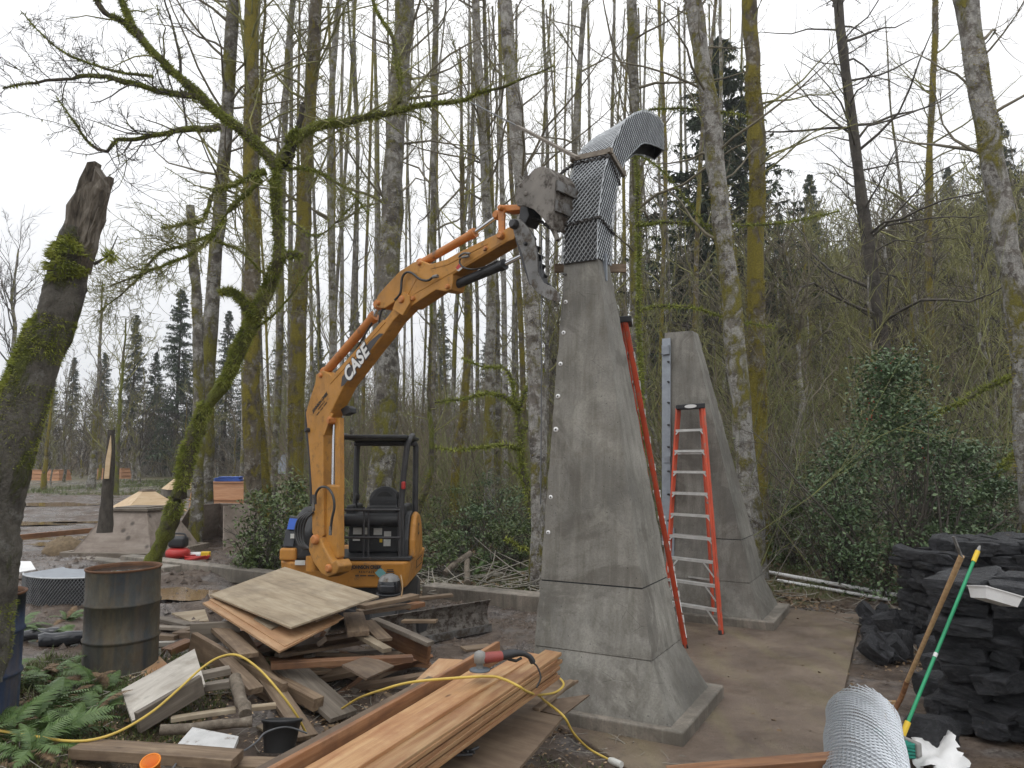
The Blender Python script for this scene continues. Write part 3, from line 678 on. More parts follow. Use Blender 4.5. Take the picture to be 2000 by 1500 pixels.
# thumb
th_poly = [(998, 434), (1004, 427), (1016, 428), (1034, 448), (1044, 468), (1049, 500), (1050, 532), (1060, 552), (1078, 560), (1091, 572), (1092, 590), (1074, 586), (1050, 572), (1034, 553), (1026, 520), (1018, 490), (1006, 464)]
th = plate('thumb', th_poly, .17, .025, M['steel'], ex, .004)
far_poly = [(998, 434), (1004, 427), (1016, 428), (1034, 448), (1046, 466), (1040, 476), (1054, 482), (1048, 494), (1060, 500), (1053, 512), (1064, 518), (1058, 530), (1068, 538), (1062, 548), (1072, 554), (1078, 560), (1092, 574), (1092, 590), (1060, 578), (1034, 553), (1020, 500), (1006, 464)]
plate('thumb_plate', far_poly, -.10, .025, M['dark_steel'], th, .003)
MB().prism([pl(x, y, .14) for x, y in [(1006, 466), (1012, 462), (1032, 520), (1042, 552), (1034, 556), (1022, 520)]], NV*(-.26)).build('thumb_web', M['dark_steel'], th)
pin(1005, 438, .18, .05, M['dark_steel'], th, .05); pin(1026, 476, .18, .02, M['dark_steel'], th, .02)
plate('thumb_hook', [(1016, 402), (1030, 402), (1034, 420), (1024, 440), (1012, 436)], .1, .2, M['dark_steel'], th, .01)
M['bksteel'] = simple('bucket_steel', (.19, .175, .155), .65, .3, 3, .2, .25, dirt=(.04, .03, .022), dirtpos=.53, bd=.006)
# bucket
bw = .44
bk_poly = [(1005, 386), (1010, 367), (1022, 352), (1032, 343), (1046, 329), (1060, 325), (1074, 330), (1082, 342), (1084, 352), (1081, 410), (1079, 447), (1070, 440), (1058, 424), (1042, 409), (1024, 402), (1010, 402)]
bk = plate('bucket', bk_poly, .22, .03, M['bksteel'], ex, .006)
plate('bucket_cheek', bk_poly, -.20, .03, M['mudsteel'], bk, .006)
shell = [(1005, 386), (1010, 367), (1022, 352), (1032, 343), (1044, 330), (1058, 325), (1072, 328), (1083, 342), (1086, 360), (1083, 410), (1079, 446)]
m = MB()
for (a, b) in zip(shell[:-1], shell[1:]):
    p0, p1, = pl(*a, .19), pl(*b, .19); q0, q1 = p0-NV*.39, p1-NV*.39
    m.add([p0, p1, q1, q0], [(0, 1, 2, 3)])
o = m.build('bucket_shell', M['mudsteel'], bk); s_ = o.modifiers.new('solid', 'SOLIDIFY'); s_.thickness = .02
for (a, b) in (((1086, 352), (1087, 372)), ((1085, 390), (1083, 412))):
    p0, p1 = pl(*a, .2), pl(*b, .2); m = MB(); m.hexa([p0, p1, p1-NV*.4, p0-NV*.4], [p+DV*.018 for p in (p0, p1, p1-NV*.4, p0-NV*.4)]); m.build('wear_strip', M['steel'], bk)
for k in range(4):
    p = pl(1078, 442, .17-.11*k); m = MB(); q = pl(1090, 470, .17-.11*k); m.bar(p, q, .05, .035); m.build('tooth', M['mudsteel'], bk, .006)
# lumps of clay on the bucket
for k in range(2):
    p = pl(random.uniform(1016, 1040), random.uniform(345, 385), .222); m = MB()
    m.lathe([(0, -.02), (.04, -.01), (.03, .004), (.015, .008), (0, .009)], p, 9, NV.to_track_quat('Z', 'Y').to_matrix() @ Matrix.Diagonal((random.uniform(.6, 1.4), random.uniform(.6, 1.4), .8)))
    m.build('clay', M['mudsteel'], bk)
# lettering on the boom
def text(s_, size, par, mat, mw, ext=.0012, shear=0, off=0, sx=1, name='lettering', sp=1):
    c = bpy.data.curves.new(name, 'FONT'); c.body = s_; c.size = size; c.extrude = ext; c.align_x = 'CENTER'; c.align_y = 'CENTER'; c.shear = shear; c.offset = off; c.space_character = sp
    c.materials.append(mat); o = bpy.data.objects.new(name, c); COL.objects.link(o)
    me = bpy.data.meshes.new_from_object(o); bpy.data.objects.remove(o)
    return link(name, me, par, mw @ Matrix.Diagonal((sx, 1, 1, 1)))
def facing(p, x, nrm):
    nrm = Vector(nrm).normalized(); x = Vector(x); x = (x-nrm*x.dot(nrm)).normalized(); y = nrm.cross(x)
    return Matrix(((x.x, y.x, nrm.x, p.x), (x.y, y.y, nrm.y, p.y), (x.z, y.z, nrm.z, p.z), (0, 0, 0, 1)))
bo = BW/2
xd = pl(722, 670, bo)-pl(668, 745, bo)
plate('decal', [(666, 755), (668, 736), (722, 667), (741, 651), (749, 652), (739, 662), (724, 683), (672, 752)], bo+.0035, .002, M['decal_k'], boom, 0)
mw = facing(pl(696, 710, bo+.007), xd, NV)
text('CASE', .25, boom, M['decal_k'], mw, off=.022, shear=.1, sx=.82, sp=1.1)
text('CASE', .25, boom, M['decal_w'], Matrix.Translation(NV*.004) @ mw, off=.009, shear=.1, sx=.82, sp=1.1)
xd2 = pl(640, 772, bo)-pl(612, 808, bo)
mw = facing(pl(625, 786, bo+.004), xd2, NV)
text('JOHNSON CREEK', .052, boom, M['ink'], mw, off=.003, sx=.9)
text('RENTALS', .030, boom, M['ink'], Matrix.Translation(-(mw.col[1].xyz)*.05) @ mw, off=.001, sp=1.4)
for a_, w_ in ((-.11, .07), (-.02, .06), (.07, .08)):
    m = MB(); m.box((a_, -.088, 0), (w_, .012, .002)); m.v = [tuple(mw @ Vector(q)) for q in m.v]; m.build('fine_print', M['ink'], boom)
plate('warning_sticker', [(889, 526), (897, 515), (903, 524), (896, 530)], AW/2+.004, .003, M['sticker'], arm, 0)
plate('warning_sticker', [(890, 523), (896, 515), (900, 520), (894, 527)], AW/2+.006, .002, M['red'], arm, 0)
# swing post casting
post = plate('swing_post', [(604, 1050), (612, 1045), (624, 1050), (633, 1070), (648, 1098), (656, 1093), (663, 1106), (657, 1120), (640, 1128), (628, 1122), (612, 1100), (602, 1075)], .15, .2, M['orange'], ex, .02)
pin(615, 1054, .17, .06, M['cylpaint'], post); pin(642, 1110, .16, .05, M['cylpaint'], post)
MB().cyl(at(612, 1086, 9.35), at(612, 1114, 9.35), .09).build('kingpin', M['orange2'], post)

# ---- upper body
FY = 9.62
def b3(px, py, Y=FY): return at(px, py, Y)
xl, xr = b3(537, 1120).x, b3(800, 1120).x
zb, zt = b3(700, 1150).z, b3(700, 1098).z
def rbox(name, x0, x1, y0, y1, z0, z1, mat, par, bev=.03, seg=3):
    m = MB(); m.box(((x0+x1)/2, (y0+y1)/2, (z0+z1)/2), (x1-x0, y1-y0, z1-z0)); return m.build(name, mat, par, bev, seg)
m = MB()
def outline(z, e=0):
    return [Vector(p) for p in ((xl+.22, FY+e, z), (xr-.06, FY+e, z), (xr-e, FY+.16, z), (xr-e, 11.3, z), (xr-.35, 11.62-e, z), (xl+.35, 11.62-e, z), (xl+e, 11.3, z), (xl+e, FY+.2, z))]
N8 = 8; lo_, hi_ = outline(zb, .05), outline(zt)
m.add(lo_+hi_, [tuple(range(7, -1, -1)), tuple(range(8, 16))]+[(i, (i+1) % 8, 8+(i+1) % 8, 8+i) for i in range(8)])
body = m.build('platform', M['orange2'], ex, .03, 3)
# front skirt lettering and stickers
mw = facing(b3(716, 1108, FY-.012), (1, 0, 0), (0, -1, 0))
text('JOHNSON CREEK', .06, body, M['ink'], mw, off=.003, sx=.8); text('RENTALS', .035, body, M['ink'], Matrix.Translation((0, 0, -.06)) @ mw, off=.001, sp=1.5)
for a_, w_ in ((-.12, .05), (-.04, .08), (.06, .09)):
    m = MB(); m.box((a_, -.105, 0), (w_, .014, .002)); m.v = [tuple(mw @ Vector(q)) for q in m.v]; m.build('fine_print', M['ink'], body)
def sticker(px, py, w, h, mat, par, Y=FY-.01, rz=0, name='sticker'):
    p = b3(px, py, Y); m = MB(); m.box((0, 0, 0), (w, .005, h)); m2_ = Matrix.Rotation(rz, 3, 'Y')
    m.v = [tuple(m2_ @ Vector(v)+p) for v in m.v]; return m.build(name, mat, par)
sticker(743, 1119, .1, .1, M['teal_st'], body, rz=.8); sticker(586, 1099, .13, .06, M['sticker'], body, FY-.015); 
for k in range(5): sticker(762, 1113+k*3.4, .105-.012*abs(k-2), .012, M['ink'], body, name='vent_slot')
p = Vector((xr+.012, 10.55, (zb+zt)/2+.06)); mw = facing(p, (0, 1, 0), (1, 0, 0))
for a_, b_, w_, h_ in ((-.33, 0, .05, .11), (0, .05, .5, .012), (0, -.05, .5, .012), (.2, .0, .06, .05)):
    m = MB(); m.box((a_, b_, 0), (w_, h_, .002)); m.v = [tuple(mw @ Vector(q)) for q in m.v]; m.build('worn_decal', M['ink'], body)
# engine / tank side covers
zc = b3(560, 1000).z
def hood(x0, x1, y0, y1, z0, z1, mat, name, par, tap=.12, fr=.25):
    m = MB(); mid = z0+(z1-z0)*.55
    a = [(x0, y0, z0), (x1, y0, z0), (x1, y1, z0), (x0, y1, z0)]; b = [(x0+.02, y0+.03, mid), (x1, y0+.03, mid), (x1, y1, mid), (x0+.02, y1, mid)]
    c = [(x0+tap, y0+fr, z1), (x1, y0+fr*.8, z1), (x1, y1-.1, z1), (x0+tap, y1-.1, z1)]
    m.add(a+b+c, [(3, 2, 1, 0), (8, 9, 10, 11)]+[(i, (i+1) % 4, 4+(i+1) % 4, 4+i) for i in range(4)]+[(4+i, 4+(i+1) % 4, 8+(i+1) % 4, 8+i) for i in range(4)])
    return m.build(name, mat, par, .05, 4)
tz = zt+.004
hl = hood(xl+.03, b3(606, 1000).x, FY+.12, 11.4, tz, b3(560, 994).z, M['black'], 'side_cover', ex, .18, .35)
rbox('cover_base', xl+.025, b3(577, 1000).x, FY+.06, 11.0, tz+.002, b3(560, 1072).z, M['orange2'], hl, .03)
w_ = MB(); q = [b3(553, 1066, FY+.10), b3(573, 1068, FY+.10), b3(584, 1010, FY+.205), b3(567, 1007, FY+.205)]; w_.prism([p+Vector((0, -.018, 0)) for p in q], (0, .03, 0)); win = w_.build('window', M['window'], hl, .004)
q = [b3(562, 1033, FY+.12), b3(579, 1034, FY+.12), b3(584, 1013, FY+.155), b3(567, 1012, FY+.155)]; MB().prism([p+Vector((0, -.035, 0)) for p in q], (0, .02, 0)).build('sticker', M['blue_st'], win)
sticker(571, 1047, .05, .06, M['sticker'], win, FY+.085)
# floor, seat box and front panel
sx0, sx1 = b3(668, 1000).x, b3(790, 1000).x
rbox('floor_plate', b3(610, 1090).x, sx1+.08, FY+.08, 10.6, tz+.003, tz+.05, M['black'], ex, .01)
fp = rbox('seat_box', sx0-.02, sx1-.05, 10.12, 11.0, tz+.05, b3(720, 1002, 10.12).z, M['black'], ex, .03)
for (px, py, w, h, mt) in ((698, 1037, .12, .10, 'sticker'), (716, 1037, .08, .10, 'sticker'), (738, 1038, .12, .10, 'sticker'), (757, 1043, .10, .08, 'sticker'), (756, 1060, .10, .10, 'sticker'), (696, 1053, .10, .05, 'sticker'), (744, 1056, .04, .05, 'yellow')):
    sticker(px, py, w*.95, h*.9, M[mt], fp, 10.105, name='warning_sticker')
m = MB(); m.cyl(b3(672, 1016, 10.0), b3(778, 1016, 10.0), .085, 16); m.build('seat_cushion', M['black'], ex)
zs = b3(740, 1008, 10.2).z
seat = rbox('seat', b3(716, 1000, 10.3).x, b3(780, 1000, 10.3).x, 10.15, 10.62, zs, zs+.13, M['black'], ex, .05, 4)
m = MB(); xa, xb = b3(717, 1000, 10.55).x, b3(781, 1000, 10.55).x; cx = (xa+xb)/2; hw = (xb-xa)/2; z0, z1 = zs+.1, b3(750, 950, 10.6).z
prof = []
for k in range(13):
    a = PI*k/12; prof.append(Vector((cx+hw*math.cos(a)*(.98), 10.62, z1-.2+.2*math.sin(a))))
prof = [Vector((cx+hw*.9, 10.58, z0))]+prof+[Vector((cx-hw*.9, 10.58, z0))]
m.prism(prof, (0, .1, 0)); sb = m.build('backrest', M['black'], seat, .03, 3)
m = MB(); m.prism([Vector((cx+(p.x-cx)*.6, 10.605, z0+.05+(p.z-z0-.05)*.72)) for p in prof], (0, .03, 0)); m.build('back_pad', M['rubber'], sb, .01)
for px in (690, 790):
    rbox('armrest_console', b3(px-8, 1000, 10.3).x, b3(px+8, 1000, 10.3).x, 10.1, 10.7, zs, b3(px, 985, 10.3).z, M['black'], ex, .03)
for px, top in ((697, 970), (777, 968)):
    m = MB(); m.tube(spline([b3(px, 990, 10.15), b3(px-1, 980, 10.12), b3(px+1, top, 10.08)]), [.012]*17, 8); c_ = m.build('control_lever', M['black'], ex)
    MB().lathe([(0, -.05), (.025, -.04), (.03, .02), (.02, .045), (0, .05)], b3(px+1, top, 10.08), 10).build('grip', M['rubber'], c_)
# front guard rails
gr_ = thing if False else None
rail = MB(); rail.cyl(b3(664, 996, 9.75), b3(782, 996, 9.75), .018, 8); rail = rail.build('guard_rail', M['dark_steel'], ex)
MB().cyl(b3(664, 1050, 9.75), b3(782, 1050, 9.75), .016, 8).build('guard_rail', M['dark_steel'], ex)
for px in (711, 720, 669, 781): MB().cyl(b3(px, 990, 9.77), b3(px-1, 1094, 9.77), .014 if px in (711, 720) else .024, 8).build('guard_post', M['dark_steel'], ex)
# left-hand fender by the entry
fe = MB(); ys = [9.9, 9.95, 10.1, 10.35, 10.7]; pts = []
fx = b3(806, 1080, 9.9).x
prof = [(9.85, zt+.01), (9.86, zt+.25), (9.93, zt+.45), (10.03, zt+.56), (10.2, zt+.6), (10.42, zt+.55), (10.6, zt+.40), (10.68, zt+.2), (10.7, zt+.01)]
fe.prism([Vector((fx-.05, y, z)) for y, z in prof], (.085, 0, 0)); fe = fe.build('side_fender', M['orange2'], ex, .04, 4)
m = MB(); m.prism([Vector((fx-.12, y-.02, z+.01)) for y, z in prof], (.07, 0, 0)); m.build('fender_trim', M['black'], fe, .015)
text('C', .22, fe, M['ink'], facing(Vector((fx+.037, 10.2, zt+.36)), (0, 1, 0), (1, 0, 0)), off=.004)
# canopy
cz = b3(740, 850, 9.75).z; cx0, cx1 = -2.32, b3(812, 850, 10.6).x
can = MB(); can.box(((cx0+cx1)/2, 10.35, cz-.02), (cx1-cx0, 1.25, .055)); can = can.build('canopy_roof', M['black'], ex, .02, 3)
rbox('roof_rim', cx0+.03, cx1-.03, 10.72, 10.95, cz-.12, cz-.052, M['black'], can, .02)
def cpost(pts, r=.035):
    return MB().tube(spline(pts, 6), r, 10).build('canopy_post', M['dark_steel'], ex)
cpost([(cx1-.03, 10.86, zt+.05), (cx1-.03, 10.86, cz-.3), (cx1-.04, 10.84, cz-.1), (cx1-.09, 10.78, cz-.05)], .042)
cpost([(cx0+.05, 10.86, zt+.3), (cx0+.05, 10.86, cz-.3), (cx0+.07, 10.84, cz-.1), (cx0+.12, 10.78, cz-.05)], .042)
cpost([b3(786, 1094, 9.85), b3(784, 985, 9.85), b3(794, 880, 9.85), b3(800, 858, 9.9), b3(806, 851, 10.1)], .04)
cpost([b3(662, 1094, 9.85), b3(662, 985, 9.85), b3(664, 880, 9.85), b3(668, 858, 9.9), b3(674, 851, 10.1)], .04)
m = MB(); m.box(b3(788, 948, 9.8), (.05, .06, .1)); m.build('grab_handle', M['red'], ex, .015)
# undercarriage, tracks and dozer blade
for s_ in (-1, 1):
    x = -2.2+s_*.62; m = MB()
    prof = [(9.35, .08), (9.25, .22), (9.32, .4), (9.5, .48), (11.4, .48), (11.6, .4), (11.68, .22), (11.55, .08), (11.4, 0), (9.55, 0)]
    m.prism([Vector((x-.16, y, z)) for y, z in prof], (.32, 0, 0)); tr = m.build('track', M['rubber'], ex, .03)
    for y, z, r in ((9.5, .24, .19), (11.42, .24, .19), (10.1, .12, .1), (10.8, .12, .1)):
        MB().cyl((x-.17, y, z), (x+.17, y, z), r, 16).build('track_wheel', M['dark_steel'], tr)
rbox('car_body', -2.65, -1.75, 9.9, 11.2, .15, zb-.02, M['dark_steel'], ex, .02)
bl0, bl1 = G(955, 1232, .02), G(800, 1262, .02)
bl1 = bl0+(bl1-bl0).normalized()*1.7
m = MB(); u_ = (bl1-bl0).normalized(); nb = Vector((u_.y, -u_.x, 0))
if nb.y > 0: nb = -nb
prof = [(0, .0), (.05, .02), (-.02, .14), (-.03, .24), (.0, .34), (.05, .40), (.02, .40), (-.05, .34), (-.08, .24), (-.07, .14), (-.03, .0)]
m.prism([bl0+nb*a+Vector((0, 0, b)) for a, b in prof], u_*1.7); bl = m.build('dozer_blade', M['mudsteel'], ex, .006)
m = MB(); m.bar(bl0+nb*.045+Vector((0, 0, .05)), bl0+u_*1.7+nb*.045+Vector((0, 0, .05)), .02, .09); m.build('cutting_edge', M['steel'], bl)
m = MB(); mid_ = bl0+u_*.85-nb*.05; m.bar(mid_+Vector((0, 0, .2)), Vector((-2.2, 10.1, .25)), .5, .14); m.build('blade_arm', M['dark_steel'], bl, .02)
# ================================================================ heaps and stacks of lumber
def board(p0, p1, w, t, mat, label, name='board', cat='board', group=None, roll=0., taper=0):
    p0 = Vector(p0); p1 = Vector(p1); L = (p1-p0).length; x, y, z = frame(p1-p0)
    rm = Matrix((x, y, z)).transposed() @ Matrix.Rotation(roll, 3, 'X')
    j = lambda: random.uniform(-.012, .012)*min(1, L*1.5)
    bow = random.uniform(-.006, .006)*L; vs = []; n = 5
    for k in range(n):
        u = k/(n-1)-.5; b = bow*(1-4*u*u)
        e = (j() if k in (0, n-1) else 0)
        for a, c in ((-1, -1), (1, -1), (1, 1), (-1, 1)): vs.append((u*L+e*(1+.6*a), a*w/2*(1-taper*k/(n-1)), c*t/2+b))
    fs = [(k*4+q, k*4+(q+1) % 4, (k+1)*4+(q+1) % 4, (k+1)*4+q) for k in range(n-1) for q in range(4)]
    m = MB(); m.add(vs, [(3, 2, 1, 0), (n*4-4, n*4-3, n*4-2, n*4-1)]+[tuple(f[::-1]) for f in fs] if False else [(3, 2, 1, 0), (n*4-4, n*4-3, n*4-2, n*4-1)]+fs)
    o = m.build(name, mat, None, min(.004, t*.2)); o.matrix_basis = Matrix.Translation((p0+p1)/2) @ rm.to_4x4()
    return tag(o, label, cat, group)
def panel(P, t, mat, label, name='plywood_sheet', cat='plywood', group=None):
    P = [Vector(p) for p in P]; c = sum(P, Vector())/4; x = (P[1]-P[0]).normalized(); nrm = (P[1]-P[0]).cross(P[3]-P[0]).normalized()
    if nrm.z < 0: nrm = -nrm
    y = nrm.cross(x); mw = Matrix(((x.x, y.x, nrm.x, c.x), (x.y, y.y, nrm.y, c.y), (x.z, y.z, nrm.z, c.z), (0, 0, 0, 1))); inv = mw.inverted()
    Q = [inv @ p for p in P]; n = 6; vs = []; fs = []
    sag = random.uniform(-.012, .012)
    for s_ in (0, 1):
        for j in range(n+1):
            for i in range(n+1):
                u, v = i/n, j/n; p = (Q[0].lerp(Q[1], u)).lerp(Q[3].lerp(Q[2], u), v)
                vs.append((p.x, p.y, p.z-(0 if s_ else t)+sag*math.sin(PI*u)*math.sin(PI*v)))
    K = (n+1)**2; I = lambda s_, i, j: s_*K+j*(n+1)+i
    for j in range(n):
        for i in range(n):
            fs.append((I(1, i, j), I(1, i+1, j), I(1, i+1, j+1), I(1, i, j+1))); fs.append((I(0, i, j+1), I(0, i+1, j+1), I(0, i+1, j), I(0, i, j)))
    for i in range(n):
        fs += [(I(0, i, 0), I(0, i+1, 0), I(1, i+1, 0), I(1, i, 0)), (I(0, i+1, n), I(0, i, n), I(1, i, n), I(1, i+1, n)),
               (I(0, 0, i+1), I(0, 0, i), I(1, 0, i), I(1, 0, i+1)), (I(0, n, i), I(0, n, i+1), I(1, n, i+1), I(1, n, i))]
    if (Q[1]-Q[0]).cross(Q[3]-Q[0]).z < 0: fs = [f[::-1] for f in fs]
    m = MB(); m.add(vs, fs); o = m.build(name, mat); o.matrix_basis = mw
    return tag(o, label, cat, group)
D = lambda dz: Vector((0, 0, dz))
# plywood on top of the heap
top = [at(410, 1161, 7.3), at(568, 1225, 6.3), at(740, 1164, 7.3), at(556, 1107, 8.5)]
panel(top, .016, M['ply'], 'big weathered plywood sheet lying on top of the lumber heap')
panel([at(409, 1170, 7.25), at(556, 1262, 6.15), at(672, 1205, 7.0), at(540, 1135, 8.3)], .014, M['plyo'], 'orange-brown plywood sheet directly under the big weathered sheet')
panel([at(396, 1177, 7.15), at(546, 1272, 6.05), at(662, 1212, 6.9), at(520, 1140, 8.2)], .016, M['plyo'], 'lowest fanned plywood sheet with bright edge in the lumber heap')
panel([at(495, 1208, 6.75), at(530, 1228, 6.5), at(600, 1195, 7.0), at(560, 1180, 7.4)], .014, M['ply'], 'small plywood offcut slid under the big weathered sheet')
board(at(612, 1212, 6.6), at(668, 1190, 7.0), .07, .03, M['brd'], 'narrow batten poking from under the big weathered sheet')
hb = [  # px,py,z,  px,py,z, width, thickness, material, label, roll
 (706, 1185, .72, 812, 1163, .74, .14, .04, 'brd', 'long pale board beside the welding helmet'),
 (800, 1171, .66, 884, 1162, .68, .10, .035, 'brd', 'board with a bright nail end near the dozer blade'),
 (700, 1196, .64, 797, 1183, .64, .14, .04, 'brd', 'second board under the pale one beside the welding helmet'),
 (793, 1186, .62, 823, 1179, .62, .12, .05, 'brdr', 'short red-brown block at the end of the stacked boards'),
 (786, 1213, .42, 853, 1213, .44, .10, .03, 'brd', 'small thin board resting before the dozer blade'),
 (690, 1200, .66, 700, 1238, .62, .20, .05, 'brd', 'wide plank end hanging over the middle of the heap'),
 (700, 1238, .58, 756, 1270, .52, .09, .04, 'ply', 'pale two by four with splintered end in the heap'),
 (716, 1214, .60, 752, 1250, .56, .14, .03, 'brd', 'short flat board tucked beside the pale two by four'),
 (730, 1210, .60, 842, 1258, .50, .09, .04, 'brdg', 'long board on the edge of the heap facing the monument'),
 (742, 1232, .46, 838, 1278, .36, .045, .20, 'brdr', 'heavy upright plank with orange sawn end'),
 (531, 1300, .52, 806, 1286, .50, .10, .05, 'brdr', 'long red-brown beam across the front of the heap'),
 (463, 1236, .66, 601, 1440, .22, .15, .035, 'brd', 'long plank leaning from the heap down to the ground'),
 (560, 1300, .46, 672, 1400, .20, .26, .04, 'brdg', 'wide grey plank sloping into the heap'),
 (520, 1322, .40, 622, 1375, .30, .10, .10, 'brd', 'square post with a yellow painted end'),
 (375, 1256, .60, 552, 1358, .36, .05, .20, 'brd', 'deep joist standing on edge across the heap'),
 (372, 1238, .66, 470, 1232, .68, .04, .18, 'brdg', 'dark joist end at the back of the heap'),
 (425, 1225, .70, 486, 1280, .62, .15, .04, 'brd', 'stub of wide board under the fanned plywood'),
 (440, 1290, .56, 500, 1350, .44, .12, .05, 'brd', 'plank on edge between the log and the leaning plank'),
 (377, 1346, .52, 452, 1334, .56, .10, .05, 'brdg', 'grey two by four resting against the upright log'),
 (392, 1320, .56, 450, 1308, .58, .11, .05, 'brdg', 'grey two by four stacked above another near the log'),
 (335, 1405, .46, 462, 1386, .48, .07, .03, 'ply', 'thin pale batten under the logs'),
 (470, 1385, .44, 540, 1378, .44, .07, .03, 'ply', 'pale batten behind the leaning plank'),
 (268, 1412, .50, 393, 1338, .62, .04, .14, 'brdg', 'dark beam under the light grey panel'),
 (150, 1462, .50, 466, 1484, .47, .17, .06, 'brd', 'long thick board lying on the ground by the ferns'),
 (462, 1494, .40, 690, 1500, .38, .15, .05, 'brd', 'board lying end to end with the thick ground board'),
 (308, 1208, .47, 372, 1222, .47, .12, .035, 'brdg', 'flat grey board behind the rusty drum'),
 (352, 1236, .47, 412, 1218, .5, .10, .04, 'brd', 'crooked board beside the rusty drum'),
 (303, 1243, .46, 345, 1246, .46, .08, .05, 'brd', 'short block beside the rusty drum'),
 (300, 1258, .46, 342, 1257, .46, .07, .04, 'plyg', 'pale batten stub beside the rusty drum'),
 (324, 1274, .5, 372, 1254, .53, .13, .06, 'brdr', 'thick reddish block leaning near the rusty drum'),
 (340, 1240, .47, 375, 1240, .48, .06, .06, 'brd', 'square offcut between drum and heap'),
 (300, 1225, .44, 420, 1232, .5, .11, .03, 'brdg', 'long thin grey board running under the heap'),
 (545, 1440, .24, 505, 1418, .28, .05, .02, 'ply', 'small pale wedge on the leaves'),
]
for h in hb:
    board(G(h[0], h[1], h[2]), G(h[3], h[4], h[5]), h[6], h[7], M[h[8]], h[9])
o = MB().cyl(Vector(), Vector((0, 0, .004)), .045, 12).build('x', M['yellow']); bpy.data.objects.remove(o)
# buried scrap filling the heap
for k in range(72):
    u = R.rand(3); px = 400+430*u[0]; z = .10+.42*u[1]*(1-abs(u[0]-.42))
    py = 1370-130*u[1]-55*u[0]+15*R.randn(); a = G(px, py+12, z); ang = R.rand()*PI; L = .5+.7*R.rand()
    dv = Vector((math.cos(ang), math.sin(ang), .12*R.randn()))*L/2
    if a.x > -.55 or a.y > 7.9: continue
    board(a-dv, a+dv, .08+.1*R.rand(), .03+.02*R.rand(), M[['brd', 'brdr', 'brdg', 'brdr', 'plyd', 'brd'][k % 6]], 'weathered scrap board buried in the lumber heap', group='scrap boards in the lumber heap', roll=.4*R.randn())
panel([G(237, 1347, .58), G(380, 1267, .68), G(401, 1336, .60), G(258, 1408, .50)], .02, M['plyg'], 'light grey plywood panel leaning on the heap by the ferns')
panel([G(335, 1197, .50), G(400, 1190, .5), G(408, 1212, .48), G(372, 1214, .46)], .02, M['ply'], 'small plywood offcut behind the rusty drum')
panel([G(250, 1300, .46), G(300, 1270, .5), G(330, 1300, .5), G(300, 1330, .46)], .02, M['plyo'], 'orange plywood offcut at the foot of the rusty drum')
panel([at(668, 1298, 6.1), at(716, 1325, 5.8), at(770, 1300, 6.3), at(720, 1280, 6.6)], .016, M['plyd'], 'dark plywood offcut under the long red-brown beam')
# logs
def log(p0, p1, r, label):
    p0 = Vector(p0); p1 = Vector(p1); pts = [p0.lerp(p1, k/6)+Vector((R.randn(), R.randn(), R.randn()))*r*.12 for k in range(7)]
    m = MB(); m.tube(pts, [r*(1+.08*R.randn()) for _ in pts], 12); return tag(m.build('log', M['log']), label, 'log')
n = NT('log_bark'); nz = n.noise(n.vec((1, 1, 1)), 14, 6, .7); M['log'] = n.done(n.ramp(nz, [(.3, (.07, .055, .04)), (.55, (.17, .14, .105)), (.75, (.27, .24, .19))]), .85, nz, .8, .012)
log(G(458, 1325, .62), G(478, 1395, .50), .043, 'short upright log leaning at the front of the heap')
log(G(312, 1427, .48), G(492, 1410, .47), .032, 'thin dark log lying across the foot of the heap')
log(G(868, 1118, .18), G(918, 1080, .45), .06, 'grey fallen log sticking up beyond the kerb')
log(G(912, 1090, .35), G(912, 1140, .12), .055, 'upright grey stub of log beyond the kerb')

# ---- stack of fresh cedar boards
Fr = Vector((.36, 5.60, .80)); dn = (-B_+Vector((0, 0, -.055))).normalized(); sy = -A_; up_ = dn.cross(sy)
if up_.z < 0: up_ = -up_
cols = [(0.0, 7, 0), (.162, 7, .08), (.325, 6, .45)]
for ci, (lat, nl, st_) in enumerate(cols):
    for k in range(nl):
        s0 = st_+R.rand()*.10-.03; w = .14; jl = .014*R.randn()
        c = Fr+sy*(lat+jl+.07)-up_*(.0125+.0262*(k if nl == 7 else k+1))
        L = 2.7+R.rand()*.3
        lab = ('top cedar board on the monument side of the fresh stack', 'top cedar board in the middle of the fresh stack', 'top cedar board beside the dark-faced board on edge')[ci] if k == 0 else 'fresh cedar board inside the new lumber stack'
        board(c+dn*s0, c+dn*(s0+L), w, .025, M['cedar'], lab, group='boards of the cedar stack')
board(Fr+sy*.525+dn*.02+D(-.05), Fr+sy*.535+dn*3.3+D(-.05), .035, .15, M['brdr'], 'dark-faced cedar board standing on edge beside the fresh stack')
board(Fr+sy*.72+dn*.5+D(-.14), Fr+sy*.80+dn*3.3+D(-.16), .22, .03, M['plyd'], 'wide dirty plank lying behind the fresh cedar stack')
board(G(880, 1290, .45), G(770, 1400, .40), .22, .025, M['plyo'], 'broad orange-brown board between the heap and the fresh stack')
board(G(905, 1268, .42), G(960, 1262, .42), .16, .025, M['brd'], 'short wide board by the monument foot behind the fresh stack')
panel([G(975, 1374, .45), G(1100, 1400, .43), G(1003, 1512, .38), G(820, 1494, .42)], .02, M['plyd'], 'wet plywood sheet on the ground beside the fresh cedar stack')
panel([G(990, 1330, .47), G(1130, 1328, .44), G(1040, 1387, .42), G(960, 1375, .45)], .02, M['plyd'], 'dirty plywood piece with the cord loop on it')
panel([G(1060, 1368, .43), G(1152, 1356, .41), G(1098, 1398, .39), G(1046, 1386, .4)], .02, M['plyd'], 'small plywood corner jutting towards the monument')
board(G(1118, 1330, .46), G(1045, 1388, .44), .05, .03, M['brd'], 'narrow batten lying across the plywood by the cord loop')
